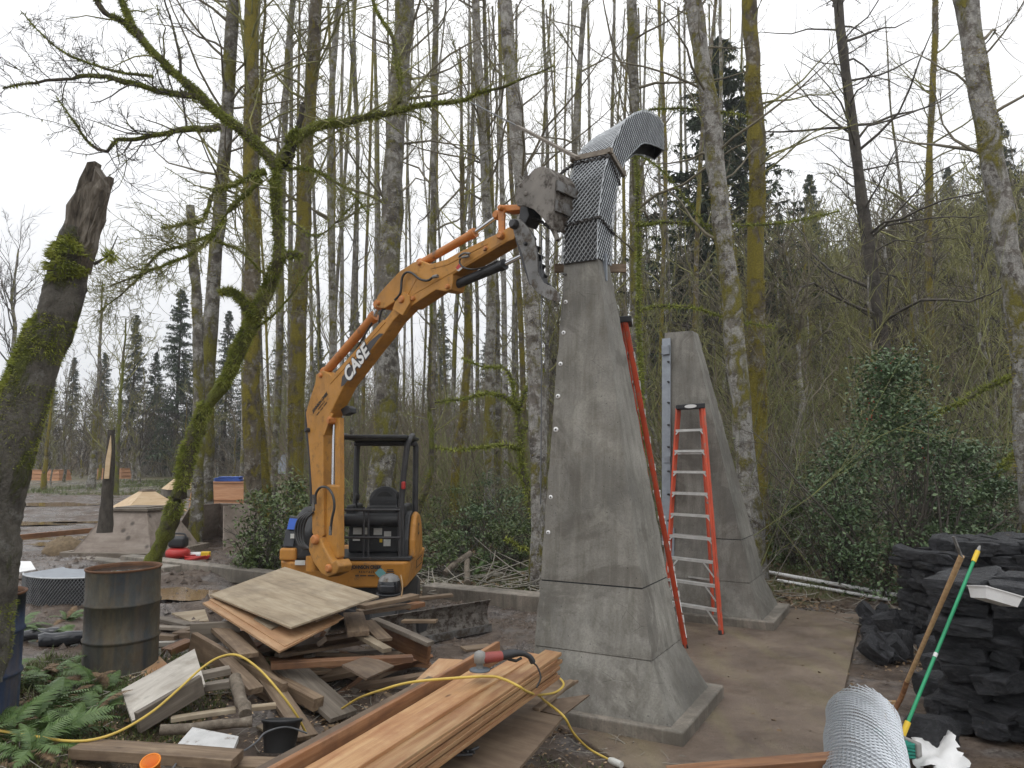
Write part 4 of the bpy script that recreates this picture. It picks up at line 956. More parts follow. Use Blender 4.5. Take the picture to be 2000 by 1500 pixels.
for (q, lb) in ((G(975, 1420, .34), 'dark timber block under the wet plywood sheet'), (G(880, 1470, .34), 'dark timber block under the fresh cedar stack')):
    board(Vector((q.x-.35, q.y+.2, gz1(q.x-.3, q.y+.2)+.17)), Vector((q.x+.1, q.y-.02, gz1(q.x, q.y)+.17)), .14, .36, M['plyd'], lb)
board(G(1300, 1520, .28), G(1645, 1490, .36), .12, .1, M['brdr'], 'rough timber lying in front of the wire roll')

# ---- angle grinder on the cedar stack
gp = at(937, 1313, 4.98); gp = Vector((gp.x, gp.y, gp.z))
gd_ = thing('angle_grinder', 'grey and red angle grinder lying on the fresh cedar stack', 'grinder', gp)
m = MB(); m.lathe([(0, -.006), (.068, -.004), (.068, .004), (.03, .012), (0, .014)], gp+D(.015), 24); m.build('disc', M['disc'], gd_)
m = MB(); m.lathe([(.024, .0), (.024, .03), (.036, .035), (.040, .075), (.034, .10), (.012, .112), (0, .113)], gp+D(.025), 16); m.build('gear_head', M['shade_gray'], gd_)
e0 = gp+D(.085); ax = (at(1032, 1268, 5.12)-at(940, 1280, 4.98)).normalized()
m = MB(); m.tube([e0, e0+ax*.05, e0+ax*.06, e0+ax*.15, e0+ax*.155], [.03, .036, .036, .033, .031], 14); m.build('motor_band', M['nylon'], gd_)
m = MB(); hp = spline([e0+ax*.15, e0+ax*.22+D(.006), e0+ax*.30+D(-.0), e0+ax*.36+D(-.03), e0+ax*.385+D(-.07)], 4); m.tube(hp, [.03+.004*math.sin(k*.5)-.0009*k for k in range(len(hp))], 12); hd = m.build('handle', M['black'], gd_)
m = MB(); m.tube([e0+ax*.2+D(-.025), e0+ax*.26+D(-.045), e0+ax*.3+D(-.03)], .01, 8); m.build('trigger', M['rubber'], hd)
m = MB(); ce = e0+ax*.385+D(-.07); m.tube(spline([ce, ce+Vector((.03, .0, -.03)), ce+Vector((.05, -.03, -.09)), ce+Vector((.02, -.08, -.14))]), .006, 6); m.build('power_cord', M['rubber'], gd_)
# ---- cords
def cord(pts, r, mat, label, name='extension_cord'):
    return tag(MB().tube(spline([G(*p) for p in pts], 8), r, 8).build(name, mat), label, 'cord')
yc = [(-20, 1424, .55), (60, 1437, .55), (130, 1447, .54), (185, 1444, .54), (240, 1425, .56), (300, 1388, .60), (350, 1345, .66), (395, 1304, .72), (430, 1283, .76), (465, 1280, .78), (505, 1306, .70), (545, 1350, .58), (578, 1395, .42), (598, 1432, .27)]
cord(yc, .0085, M['cordy'], 'yellow extension cord arching over the lumber heap from the ferns')
yc2 = [(668, 1384, .30), (700, 1364, .45), (745, 1348, .70), (800, 1333, .79), (880, 1325, .83), (955, 1321, .835), (985, 1327, .845), (1012, 1340, .845), (1030, 1351, .76), (1052, 1357, .52), (1085, 1352, .475), (1101, 1337, .47), (1088, 1322, .47), (1060, 1320, .47), (1041, 1330, .47), (1040, 1345, .475), (1062, 1367, .49), (1100, 1398, .45), (1120, 1432, .30), (1150, 1462, .12), (1190, 1484, .035)]
y2 = thing('extension_cord', 'yellow extension cord crossing the fresh cedar stack to a plug on the mud', 'cord', G(1190, 1484, .03))
MB().tube(spline([G(*p) for p in yc2], 8), .0085, 8).build('cable', M['cordy'], y2)
q0, q1 = G(1190, 1484, .035), G(1214, 1494, .035); MB().tube([q0, q0.lerp(q1, .3), q1], [.018, .026, .024], 10).build('plug', M['sticker'], y2)
cord([(330, 1515, .46), (345, 1490, .47), (370, 1462, .49), (410, 1448, .50), (440, 1458, .47), (470, 1468, .46), (500, 1450, .44), (520, 1430, .44), (560, 1420, .42), (600, 1432, .36)], .006, M['cordg'], 'thin grey cord looping over the white packet')
M['packet'] = simple('paper_packet', (.50, .50, .49), .7, .15, 8, dirt=(.2, .17, .14), dirtpos=.6)
# packet, cup, bucket of black rubber, black clamp
panel([G(347, 1453, .51), G(376, 1420, .53), G(466, 1438, .52), G(456, 1463, .50)], .03, M['packet'], 'flat white packet lying on the scrap boards', 'packet', 'packet')
cu = thing('plastic_cup', 'orange plastic cup tipped on the ground by the thick board', 'cup', G(300, 1500, .5))
rm_ = Matrix.Rotation(.5, 3, 'X'); MB().lathe([(.035, 0), (.05, .09), (.054, .092), (.054, .098), (.046, .098), (.03, .01), (0, .008)], G(300, 1512, .49), 18, rm_).build('wall', M['orangecup'], cu)
MB().tube([G(300, 1512, .49)+rm_ @ Vector((.05*math.cos(a), .05*math.sin(a), .096)) for a in np.linspace(0, 2*PI, 17)], .005, 6, False).build('rim', M['orangecup'], cu)
bp = thing('rubber_pot', 'black rubber pot half buried between heap and fresh stack', 'pot', G(545, 1465, .26))
MB().lathe([(.10, 0), (.125, .18), (.135, .185), (.135, .2), (.115, .2), (.10, .08), (0, .07)], G(545, 1468, .24), 20, Matrix.Rotation(-.25, 3, 'X')).build('wall', M['rubber'], bp)
MB().tube([G(545, 1468, .24)+Matrix.Rotation(-.25, 3, 'X') @ Vector((.13*math.cos(a), .13*math.sin(a), .195)) for a in np.linspace(0, 2*PI, 21)], .008, 6, False).build('rim', M['black'], bp)
bc = thing('bar_clamp', 'black bar clamp lying on the wet plywood by the cedar boards', 'clamp', G(880, 1485, .46))
c0, c1 = G(815, 1512, .47), G(882, 1450, .47); MB().bar(c0, c1, .03, .02).build('bar', M['dark_steel'], bc, .003)
cm = c0.lerp(c1, .55); m = MB(); m.box(cm+D(.02), (.07, .05, .06), Matrix.Rotation(.6, 3, 'Z')); m.build('jaw', M['black'], bc, .01)
m = MB(); m.tube([cm+D(.02), cm+Vector((.05, .06, .03)), cm+Vector((.09, .10, .02))], [.018, .02, .012], 8); m.build('grip', M['rubber'], bc)
c2 = G(895, 1470, .45); m = MB()
for a, b in (((0, 0), (.1, -.05)), ((.02, -.04), (.03, .05)), ((.05, -.05), (.12, .03)), ((-.03, -.09), (.09, -.08))):
    m.tube([c2+Vector((a[0], a[1], .02)), c2+Vector((b[0], b[1], .02))], .010, 6)
tag(m.build('wrench', M['dark_steel']), 'dark steel wrench lying beside the bar clamp on plywood', 'wrench')
# welding helmet on the heap
hp_ = at(760, 1163, 7.6); wh = thing('welding_helmet', 'black welding helmet with silver top on the lumber heap', 'helmet', hp_)
m = MB(); n_ = 18; vs = []
for j, (z, rx, ry) in enumerate(((0, .10, .11), (.05, .115, .13), (.10, .12, .135), (.15, .11, .125), (.19, .085, .10), (.21, .04, .05))):
    for k in range(n_):
        a = 2*PI*k/n_; vs.append(hp_+Vector((rx*math.cos(a), ry*math.sin(a), z)))
m.add(vs, [(j*n_+k, j*n_+(k+1) % n_, (j+1)*n_+(k+1) % n_, (j+1)*n_+k) for j in range(3) for k in range(n_)], True); m.build('shell', M['window'], wh)
m = MB(); m.add(vs, [(j*n_+k, j*n_+(k+1) % n_, (j+1)*n_+(k+1) % n_, (j+1)*n_+k) for j in (3, 4) for k in range(n_)]+[tuple(range(5*n_, 6*n_))], True); m.build('crown_plate', M['steel'], wh)
m = MB(); m.box(hp_+Vector((0, -.12, .085)), (.15, .05, .075)); m.build('visor', M['window'], wh, .015)
m = MB(); m.tube([hp_+Vector((.12*math.cos(a), .135*math.sin(a), .02)) for a in np.linspace(0, 2*PI, 21)], .01, 6, False); m.build('rim', M['black'], wh)
m = MB(); m.tube(spline([hp_+Vector((.115, .0, .2)), hp_+Vector((.14, -.05, .1)), hp_+Vector((.135, -.08, .0))]), .008, 6); m.build('strap', M['handle'], wh)
# ================================================================ ladders
def stepladder(name, label, foot, top, side_dir, steps, L, wb, wt, spread, rail=.075, cat='ladder', closed=False):
    """foot/top: centre of the front rails' feet and of the cap; side_dir: unit vector along the steps; spread: vector from front feet to rear feet"""
    t = thing(name, label, cat, foot)
    foot = Vector(foot); top = Vector(top); s = Vector(side_dir).normalized(); ax = (top-foot).normalized(); nrm = s.cross(ax).normalized()
    for e in (-1, 1):
        a, b = foot+s*e*wb/2, top+s*e*wt/2
        m = MB(); m.bar(a, b, .03, rail, s.cross(b-a).normalized()); rl = m.build('rail', M['frp'], t, .006)
        m = MB(); m.bar(a+s*e*.006, b+s*e*.006, .035, rail*.55, s.cross(b-a).normalized()); m.build('rail_web', M['frp'], rl, .004)
        m = MB(); m.bar(a-(b-a).normalized()*.02, a+(b-a).normalized()*.05, .045, rail*1.1, s.cross(b-a).normalized()); m.build('foot_pad', M['rubber'], rl, .006)
        ra, rb = foot+Vector(spread)+s*e*(wb*.47), top+s*e*wt*.42+Vector(spread).normalized()*.05
        m = MB(); m.bar(ra, rb, .028, rail*.62, s.cross(rb-ra).normalized()); rr = m.build('rear_rail', M['frp'], t, .005)
        m = MB(); d_ = (rb-ra).normalized(); m.bar(ra-d_*.02, ra+d_*.05, .04, rail*.8, s.cross(rb-ra).normalized()); m.build('foot_pad', M['rubber'], rr, .006)
        if not closed:
            u = .55; m = MB(); m.bar(a.lerp(b, u), ra.lerp(rb, u), .006, .025); m.build('spreader', M['alu'], t)
    for k in range(1, steps+1):
        u = k/(steps+1)*.995; c = foot.lerp(top, u); w = wb+(wt-wb)*u-.03
        m = MB(); dp = nrm if nrm.y < 0 else -nrm; hz = Vector((dp.x, dp.y, 0)).normalized()
        a, b = c-s*w/2+hz*-.0, c+s*w/2
        m.bar(a, b, .085, .008); m.bar(a+hz*.038+D(-.014), b+hz*.038+D(-.014), .006, .03); m.bar(a-hz*.038+D(-.012), b-hz*.038+D(-.012), .006, .025); so = m.build('step', M['alu'], t)
        if k in (1, 2) or True:
            for e in (-1, 1):
                ln = .2 if k <= 3 else .07
                q = c+s*e*w/2*.99; q2 = foot.lerp(top, u-ln/L)+s*e*(w/2+.008); m = MB(); m.bar(c+s*e*(w/2-ln*.85)+hz*.03, q2+hz*.03, .006, .02); m.build('brace', M['alu'], so)
        if not closed and k % 2 == 0:
            rc = (foot+Vector(spread)).lerp(top, u*.98); m = MB(); m.bar(rc-s*w*.45, rc+s*w*.45, .03, .02); m.build('rear_brace', M['alu'], t)
    m = MB(); hz = Vector(spread).normalized(); xx, yy = s, hz
    c = top+D(.02)+hz*.03; q = [c+s*i*(wt/2+.03)+hz*j*.1 for i, j in ((-1, -1), (1, -1), (1, 1), (-1, 1))]
    m.hexa([p+D(-.035) for p in q], [p+D(.035) for p in q]); cap = m.build('top_cap', M['black'], t, .012, 3)
    m = MB(); cc = c-hz*.103; vs = [cc+s*.10*math.cos(a)+D(.026*math.sin(a)) for a in np.linspace(0, 2*PI, 20, endpoint=False)]; m.prism(vs, -hz*.004); m.build('badge', M['decal_w'], cap)
    return t
f0, f1 = G(1310, 1212, .0), G(1393, 1240, .0)
sd = Vector((f1.x-f0.x, f1.y-f0.y, 0)); ft = G(1352, 1228, .02)
fl, fr_ = G(1308, 1225, .02), G(1394, 1242, .02)
sd = (fr_-fl); sd.z = 0
tp = at(1348, 797, ft.y+.55)
stepladder('stepladder', 'orange fibreglass stepladder standing open before the second monument', ft, tp, sd, 9, 3.05, .86, .42, Vector((.10, .62, 0)))
tp2 = at(1217, 634, 7.85); ft2 = at(1336, 1252, 9.0); ft2.z = .02; ft2 = G(1338, 1256, .02)
tp2 = at(1222, 632, 8.05)
sd2 = Vector((.35, -.94, 0))
stepladder('stepladder', 'folded orange stepladder leaning on the flank of the tall monument', ft2, tp2, Vector((.20, .98, 0)), 11, 3.9, .46, .28, Vector((-.11, .03, 0)), .055, closed=True)

# ================================================================ drums and finds on the left
def drum(c, mat, label, r=.29, h=.88, tilt=(0, 0), rz=0):
    t = thing('steel_drum', label, 'drum', c)
    m = MB(); rm = Matrix.Rotation(tilt[0], 3, 'X') @ Matrix.Rotation(tilt[1], 3, 'Y')
    prof = [(0, .0), (r*.98, .0), (r+.004, .008), (r+.004, .02), (r, .03), (r, .27)]
    for z in (.295, .585): prof += [(r, z-.02), (r+.011, z-.008), (r+.012, z), (r+.011, z+.008), (r, z+.02)]
    prof += [(r, .85), (r+.001, h-.02)]
    m.lathe(prof, c, 40, rm); m.build('wall', mat, t)
    m = MB(); m.lathe([(r+.001, h-.02), (r+.009, h-.012), (r+.009, h-.002), (r+.002, h), (r-.006, h-.004), (r-.008, h-.02), (r-.008, h-.07)], c, 40, rm); m.build('rim', M['rust'], t)
    m = MB(); m.lathe([(r-.008, h-.05), (r-.012, .3)], c, 40, rm); m.build('inside', M['rust'], t)
    m = MB(); m.lathe([(r-.009, h-.035), (r*.5, h-.034), (0, h-.034)], c, 40, rm); m.build('water', M['drumwater'], t)
    return t
def drum_mat(name, c1, c2, c3):
    n = NT(name); v = n.vec(); a = n.noise(n.vec((1.2, 1.2, .35)), 2.6, 6, .7, .5); b = n.noise(v, 14, 6, .75); st = n.noise(n.vec((9, 9, .5)), 1.6, 4)
    c = n.ramp(a, [(.32, c1), (.5, c2), (.66, c3)]); c = n.mix(n.math('MULTIPLY', n.ramp(b, [(.5, 0.), (.68, 1.)]), .6), c, (.075, .05, .028)); c = n.mix(n.math('MULTIPLY', n.ramp(st, [(.5, 0.), (.72, 1.)]), .5), c, (.13, .095, .055))
    return n.done(c, n.ramp(b, [(.3, .45), (.7, .8)]), b, .2, .006, .25)
M['drumb'] = drum_mat('drum_paint', (.022, .028, .036), (.055, .055, .046), (.115, .095, .06))
M['drumblue'] = drum_mat('blue_drum_paint', (.02, .035, .075), (.03, .05, .10), (.06, .08, .12))
M['rust'] = simple('rust', (.13, .062, .03), .8, .35, 9, .1, .4)
M['drumwater'] = simple('dark_water', (.03, .035, .035), .04, .2, 4, bump=.02)
dc = G(235, 1312, .42); drum((dc.x, dc.y, gz1(dc.x, dc.y)-.03), M['drumb'], 'rusty dark steel drum full of water standing by the ferns', tilt=(.01, -.012))
dc2 = at(-54, 1292, 5.3); drum((dc2.x, dc2.y, gz1(dc2.x, dc2.y)-.02), M['drumblue'], 'blue steel drum behind the broken mossy trunk', h=.85)
# expanded-metal skirt lying beside the drum
sm = thing('mesh_ring', 'curved band of silver expanded mesh with bright top beside the rusty drum', 'mesh ring', G(95, 1195, .42))
cx, cy = G(100, 1185, .45).x, G(100, 1185, .45).y
cen = Vector((cx+.1, cy+.75, .43)); rad = .80; V_, F_ = [], []; tl = []
nseg = 10
for k in range(nseg):
    a0 = PI*(1.16+.62*k/nseg); a1 = PI*(1.16+.62*(k+1)/nseg)
    P0 = cen+Vector((math.cos(a0)*rad, math.sin(a0)*rad, 0)); P1 = cen+Vector((math.cos(a1)*rad, math.sin(a1)*rad, 0))
    lattice(V_, F_, P0, P1, P1+D(.36), P0+D(.36), .035, .05, .006)
    tl.append((P0, P1))
m = MB()
for P0, P1 in tl: m.add([P0.lerp(cen, .02), P1.lerp(cen, .02), P1.lerp(cen, .02)+D(.36), P0.lerp(cen, .02)+D(.36)], [(0, 1, 2, 3)])
bd_ = m.build('band', M['dark_in'], sm); me = bpy.data.meshes.new('strands'); me.from_pydata([tuple(p) for p in V_], [], F_); me.materials.append(M['galv']); me.update(); o = link('mesh_strand', me, bd_); o['kind'] = 'stuff'
m = MB(); ring = [p[0]+D(.36) for p in tl]+[tl[-1][1]+D(.36)]; inn = [p.lerp(cen+D(.36), .55)+D(.05) for p in ring]
m.add(ring+inn, [(k, k+1, len(ring)+k+1, len(ring)+k) for k in range(len(ring)-1)], True); m.build('flange', M['galvp'], sm)
m = MB(); m.tube(ring, .012, 6); m.build('top_edge', M['galv'], sm)
o = panel([G(22, 1120, .80), G(70, 1112, .82), G(60, 1096, .9), G(25, 1096, .9)], .01, M['white'], 'crumpled bright sheet lying on top of the mesh ring', 'plastic_sheet', 'sheet')
# black plastic roll
m = MB(); a, b = G(75, 1252, .50), G(165, 1244, .50); pts = [a.lerp(b, k/8)+Vector((0, .006*R.randn(), .003*R.randn())) for k in range(9)]
m.tube(pts, [.065+.004*R.randn() for _ in pts], 12); tag(m.build('plastic_roll', M['window']), 'roll of shiny black plastic film tied beside the drum', 'plastic roll')
m = MB(); a, b = G(45, 1240, .52), G(110, 1236, .54); pts = [a.lerp(b, k/6)+Vector((0, .01*R.randn(), .006*R.randn())) for k in range(7)]
m.tube(pts, [.05+.006*R.rand() for _ in pts], 12); tag(m.build('plastic_roll', M['window']), 'crumpled dark blue plastic bundle among the ferns', 'plastic roll')

# ================================================================ timber forms in the field
def frustum(name, c, rz, b, t, h, mat, label, cat='form', cap=None, z=None, foot=None, group=None, openside=False):
    x, y = c; z = gz1(x, y)-.02 if z is None else z
    th_ = thing(name, label, cat, (x, y, z), rz, group); q = ((-1, -1), (1, -1), (1, 1), (-1, 1))
    for k in range(4):
        if openside and k == 0: continue
        a, bb = q[k], q[(k+1) % 4]
        p = [Vector((a[0]*b/2, a[1]*b/2, 0)), Vector((bb[0]*b/2, bb[1]*b/2, 0)), Vector((bb[0]*t/2, bb[1]*t/2, h)), Vector((a[0]*t/2, a[1]*t/2, h))]
        nn = (p[1]-p[0]).cross(p[3]-p[0]).normalized(); sh = .012 if k % 2 else -.004
        e = (p[1]-p[0]).normalized()*sh
        m = MB(); m.prism([p[0]-e, p[1]+e, p[2]+e, p[3]-e], -nn*.02); m.build('side_panel', mat, th_, .002, local=True)
    if cap:
        m = MB(); m.box((0, 0, h+.02), (t+cap, t+cap, .05)); m.box((0, 0, h+.055), (t*.8, t*.8, .02)); m.build('cap', M['brdg'], th_, .004, local=True)
    if foot:
        for k in range(4):
            a, bb = q[k], q[(k+1) % 4]; g_ = (b+foot)/2
            m = MB(); m.bar(Vector((a[0]*g_, a[1]*g_, -.06)), Vector((bb[0]*g_, bb[1]*g_, -.06)), .1, .2); m.build('footing_board', M['brdg'], th_, .004, local=True)
    return th_
def gnd(px, py, z0=.45):
    p = G(px, py, z0)
    for _ in range(4): p = G(px, py, gz1(p.x, p.y))
    return p
p = G(243, 1085, .45); frustum('pyramid_form', (p.x-.02, p.y+.55), -.12, 1.6, .78, .76, M['form'], 'grey plywood truncated pyramid form with dark knots and a flat cap', cap=.12, foot=.2, z=.50)
p = G(392, 1075, .42); frustum('pyramid_form', (p.x+.08, p.y+.8), -.35, 1.5, .86, .86, M['form'], 'open dark plywood form behind the red air compressor', openside=True, z=.42)
p = G(285, 1005, .5); frustum('pyramid_form', (p.x, p.y), .75, 1.9, .35, .62, M['pine'], 'pale new plywood pyramid peeping over the grey pyramid form', z=.62, cap=.05)
p = G(440, 1002, .5); bx_ = thing('cedar_planter', 'orange cedar box with flared rim and folded blue tarp on it', 'planter', (p.x, p.y, .42))
def planter(root, w, d, h, tiers, mat):
    for k in range(tiers):
        z0 = k*h/tiers; e = .05*(tiers-k) if False else (.0 if k == 0 else .06*((k % 2)*2-1))
        m = MB(); b0, b1 = w/2-.05*k, w/2-.05*k-.08
        m.hexa([Vector((x*b0, y*(d/2-.05*k), z0+.004)) for x, y in ((-1, -1), (1, -1), (1, 1), (-1, 1))], [Vector((x*b1, y*(d/2-.05*k-.08), z0+h/tiers)) for x, y in ((-1, -1), (1, -1), (1, 1), (-1, 1))]); m.build('side_board', mat, root, .004, local=True)
        m = MB(); m.box((0, 0, z0+h/tiers-.01), (2*b1+.12, d-.1*k-.06, .03)); m.build('ledge', mat, root, .004, local=True)
planter(bx_, 1.9, 1.5, 1.1, 2, M['cedarn'])
m = MB(); tp_ = G(447, 927, 1.5); pts = []
for k in range(5): m.box(Vector((p.x+.1+.05*math.sin(k*2), p.y, .42+1.13+.03*k)), (.9-.05*k, .6, .028), Matrix.Rotation(.05*k, 3, 'Z'))
tag(m.build('tarp', M['blue'], None, .01), 'folded blue tarp lying on the orange cedar box', 'tarp')
for (px, py, w, lab) in ((92, 940, 2.7, 'stepped orange cedar box far across the field beside the broken mossy trunk'), (217, 936, 2.4, 'stepped orange cedar box far across the field behind the split stub')):
    q = gnd(px, py, .8); t = thing('cedar_planter', lab, 'planter', (q.x, q.y, q.z)); planter(t, w, 1.6, .82, 3, M['cedarn'])
for (px, py, lab) in ((356, 968, 'small pale plywood pyramid beyond the leaning tree'), (468, 975, 'pale plywood pyramid on concrete blocks beside the cedar box')):
    q = gnd(px, py, .5); frustum('pyramid_form', (q.x, q.y), .6, 1.5, .3, .62, M['pine'], lab, z=q.z+.3); 
    m = MB(); m.box((q.x, q.y, q.z+.13), (1.4, 1.2, .32)); tag(m.build('concrete_block', M['plinth'], None, .01), 'concrete block carrying the '+lab.split(' on ')[0], 'block')
# rail of timber in the mud and a burlap heap
board(at(30, 1050, 14.5), at(190, 1035, 16), .12, .1, M['brdr'], 'long brown timber lying in the muddy field')
board(gnd(440, 1020)+D(.05), gnd(490, 1012)+D(.05), .3, .05, M['plyg'], 'pale plank lying beyond the open dark form')
p = gnd(125, 1082); m = MB(); n_ = 16; vs = []
for j, (z, s_) in enumerate(((-.05, 1.15), (.06, 1.1), (.16, .95), (.26, .65), (.31, .3), (.33, .05))):
    for k in range(n_):
        a = 2*PI*k/n_; w = 1+.18*math.sin(3*a+j*.4)+.05*R.randn(); vs.append(Vector((p.x+.42*s_*w*math.cos(a), p.y+.3*s_*w*math.sin(a), p.z+z+.02*R.randn())))
m.add(vs, [(j*n_+k, j*n_+(k+1) % n_, (j+1)*n_+(k+1) % n_, (j+1)*n_+k) for j in range(5) for k in range(n_)], True)
M['burlap'] = simple('burlap', (.17, .125, .075), .95, .35, 18, bump=.6, bd=.01); tag(m.build('burlap_sack', M['burlap']), 'brown burlap sack slumped in the mud beside the grey form', 'sack')
# red pancake compressor, hose coil, nail gun
p = G(347, 1093, .45); ac = thing('air_compressor', 'red pancake air compressor with black shroud on the kerb', 'compressor', p)
MB().lathe([(0, .02), (.12, .02), (.19, .05), (.21, .10), (.20, .16), (.15, .20), (0, .21)], p, 24).build('tank', M['red'], ac)
m = MB(); m.box(p+D(.31), (.30, .24, .2)); m.build('shroud', M['black'], ac, .06, 4)
m = MB(); m.tube(spline([p+Vector((-.12, 0, .38)), p+Vector((-.09, 0, .45)), p+Vector((.09, 0, .45)), p+Vector((.14, 0, .38))]), .017, 8); m.build('handle', M['dark_steel'], ac)
for a in (.5, 2.2, 3.9, 5.4): MB().cyl(p+Vector((.15*math.cos(a), .15*math.sin(a), -.0)), p+Vector((.15*math.cos(a), .15*math.sin(a), .05)), .025, 8).build('foot', M['rubber'], ac)
c = G(385, 1094, .45); m = MB(); pts = []
for k in range(90): a = k*2*PI/18; pts.append(c+Vector(((.2+.02*math.sin(k*.7))*math.cos(a), (.16+.02*math.cos(k))*math.sin(a), .02+.004*k/18*3)))
m.tube(pts, .011, 6); tag(m.build('air_hose', M['red']), 'coil of red air hose on the kerb beside the compressor', 'hose')
ng = thing('nail_gun', 'silver and yellow nail gun lying beside the red hose coil', 'nail gun', G(395, 1085, .5))
q = G(380, 1086, .50); MB().cyl(q+Vector((-.08, 0, .02)), q+Vector((.12, 0, .02)), .05, 12).build('cylinder', M['white'], ng)
m = MB(); m.box(q+Vector((.2, 0, .03)), (.16, .08, .1)); m.build('magazine', M['yellow'], ng, .015); m = MB(); m.tube([q+Vector((.06, 0, .0)), q+Vector((.1, -.1, -.02))], .025, 8); m.build('grip', M['black'], ng)
# small shed
q = gnd(535, 985, .4); sh = thing('garden_shed', 'small pale shed with grey shingled roof behind the shrubs', 'shed', (q.x, q.y+2, q.z))
sx_, sy_ = q.x+.05, q.y+2.0; hz_ = at(535, 924, sy_).z-q.z
m = MB(); m.box((sx_, sy_, q.z+hz_/2), (1.0, 1.2, hz_)); m.build('wall', M['shedwall'], sh)
for k in range(7): m = MB(); m.box((sx_-.45+.15*k, sy_-.605, q.z+hz_/2), (.012, .012, hz_)); m.build('batten', M['shedwall'], sh)
zr = q.z+hz_; zt_ = at(535, 888, sy_).z; m = MB()
m.prism([Vector((sx_-.58, sy_-.7, zr-.02)), Vector((sx_+.58, sy_-.7, zr-.02)), Vector((sx_+.50, sy_, zt_)), Vector((sx_-.40, sy_, zt_))], (0, .02, .03)); m.prism([Vector((sx_-.58, sy_+.7, zr-.02)), Vector((sx_+.58, sy_+.7, zr-.02)), Vector((sx_+.50, sy_, zt_)), Vector((sx_-.40, sy_, zt_))], (0, -.02, .03))
rf = m.build('roof', M['blueshed'], sh)

# ================================================================ right foreground
# stacked basalt stones
def stone_mesh(seed):
    r = np.random.RandomState(seed); n = 5; vs = {}; V = []; F = []
    def vid(p):
        if p not in vs:
            vs[p] = len(V); q = np.array(p)/n*2-1.0; s = q/ max(1e-6, np.linalg.norm(q))*1.15; c = q*.96+s*.04; V.append(c)
        return vs[p]
    for ax in range(3):
        for side_ in (0, n):
            for i in range(n):
                for j in range(n):
                    f = []
                    for a, b in ((0, 0), (1, 0), (1, 1), (0, 1)):
                        p = [0, 0, 0]; p[ax] = side_; p[(ax+1) % 3] = i+a; p[(ax+2) % 3] = j+b; f.append(vid(tuple(p)))
                    F.append(f if side_ else f[::-1])
    V = np.array(V); sh = r.randn(3, 3)*.09; V = V+V@sh
    for k in range(8):
        nrm = r.randn(3); nrm /= np.linalg.norm(nrm); d = V@nrm; cut = d.max()*(.78+.18*r.rand()); V = V-np.outer(np.maximum(d-cut, 0), nrm)
    lay = (vnoise(V[:, 0]*1.2+seed, V[:, 2]*5)-.5)*.13; V[:, 1] += lay*np.sign(V[:, 1]); V[:, 0] += lay*np.sign(V[:, 0]); V += r.randn(*V.shape)*.024
    me = bpy.data.meshes.new('stone'); me.from_pydata(V.tolist(), [], F); me.materials.append(M['basalt']); me.update(); return me
n = NT('black_basalt'); v = n.vec(rnd=9); a = n.noise(v, 1.6, 7, .7, .5); b = n.noise(n.vec((1, 1, 4), rnd=9), 4, 6, .75)
c = n.ramp(a, [(.3, (.014, .0145, .017)), (.5, (.042, .044, .05)), (.72, (.12, .124, .137))])
c = n.mix(n.math('MULTIPLY', n.ramp(n.noise(v, 1.3, 3), [(.70, 0.), (.74, .85)]), n.ramp(n.oi.outputs['Random'], [(.55, 0.), (.6, 1.)])), c, (.20, .135, .06))
M['basalt'] = n.done(c, n.ramp(b, [(.3, .38), (.7, .7)]), b, .9, .14)
SM = [stone_mesh(k) for k in range(12)]
def stone(p, s, rz, label, group, tilt=None):
    o = bpy.data.objects.new('basalt_stone', random.choice(SM)); COL.objects.link(o); o.location = p
    o.scale = (s[0]/2, s[1]/2, s[2]/2); o.rotation_euler = (R.randn()*.05, R.randn()*.05, rz+(PI if R.rand() > .5 else 0)) if tilt is None else tilt
    return tag(o, label, 'stone', group)
def stack(c, ux, W_, Dp, H_, label, group, topf=None):
    uy = Vector((-ux.y, ux.x, 0)); z = 0; base = Vector(c); rz = math.atan2(ux.y, ux.x)
    while z < H_:
        h = random.uniform(.105, .165); x = -random.uniform(0, .05)
        while x < W_:
            w = random.uniform(.22, .42); dd = Dp
            lim = topf((x+w/2)/W_) if topf else 1
            if z+h*.5 < H_*lim:
                for y_ in np.arange(0, Dp, .34):
                    stone(base+ux*(x+w/2)+uy*(y_+.15+random.uniform(-.09, .07))+D(z+h/2), (w*.95, .40*random.uniform(.8, 1.15), h*.97), rz+R.randn()*.16, label, group)
            x += w
        z += h*.98
ur = Vector((1, .03, 0)).normalized()
rb = G(1772, 1285, .0); rb.z = gz1(rb.x, rb.y)-.02
stack(rb+Vector((.52, .1, 0)), ur, 2.1, .7, 1.36, 'black basalt stone in the rear dry-laid stack against the holly', 'stones of the rear stack', lambda u: .82+.18*min(1, u*3.2) if u < .75 else 1)
fb = Vector((2.98, 5.02, .0))
uf = Vector((.93, -.36, 0)).normalized()
fb = G(1855, 1468, .0)+Vector((.24, .42, 0))
stack(fb+Vector((.02, .12, 0)), Vector((.74, -.67, 0)).normalized(), 1.3, .7, 1.16, 'black basalt stone in the front dry-laid stack behind the broom', 'stones of the front stack', lambda u: 1)
for k in range(26):
    q = G(1690+75*R.rand(), 1200+85*R.rand(), .05); s = .10+.14*R.rand()
    stone(Vector((q.x, q.y, .05+.16*R.rand()*(1-abs(q.y-9)/3))), (s*1.3, s, s*.8), R.rand()*6, 'broken basalt chunk in the low heap at the corner of the pad', 'basalt chunks by the pad', (R.rand()*6, R.rand()*6, R.rand()*6))
for (px, py) in ((1835, 1440), (1860, 1395), (1842, 1350), (1850, 1310), (1832, 1275)):
    q = G(px, py, .1); stone(Vector((q.x, q.y+.1, .12+.0*R.rand())), (.3, .25, .2), R.rand(), 'loose basalt stone fallen at the foot of the front stack', 'fallen stones')
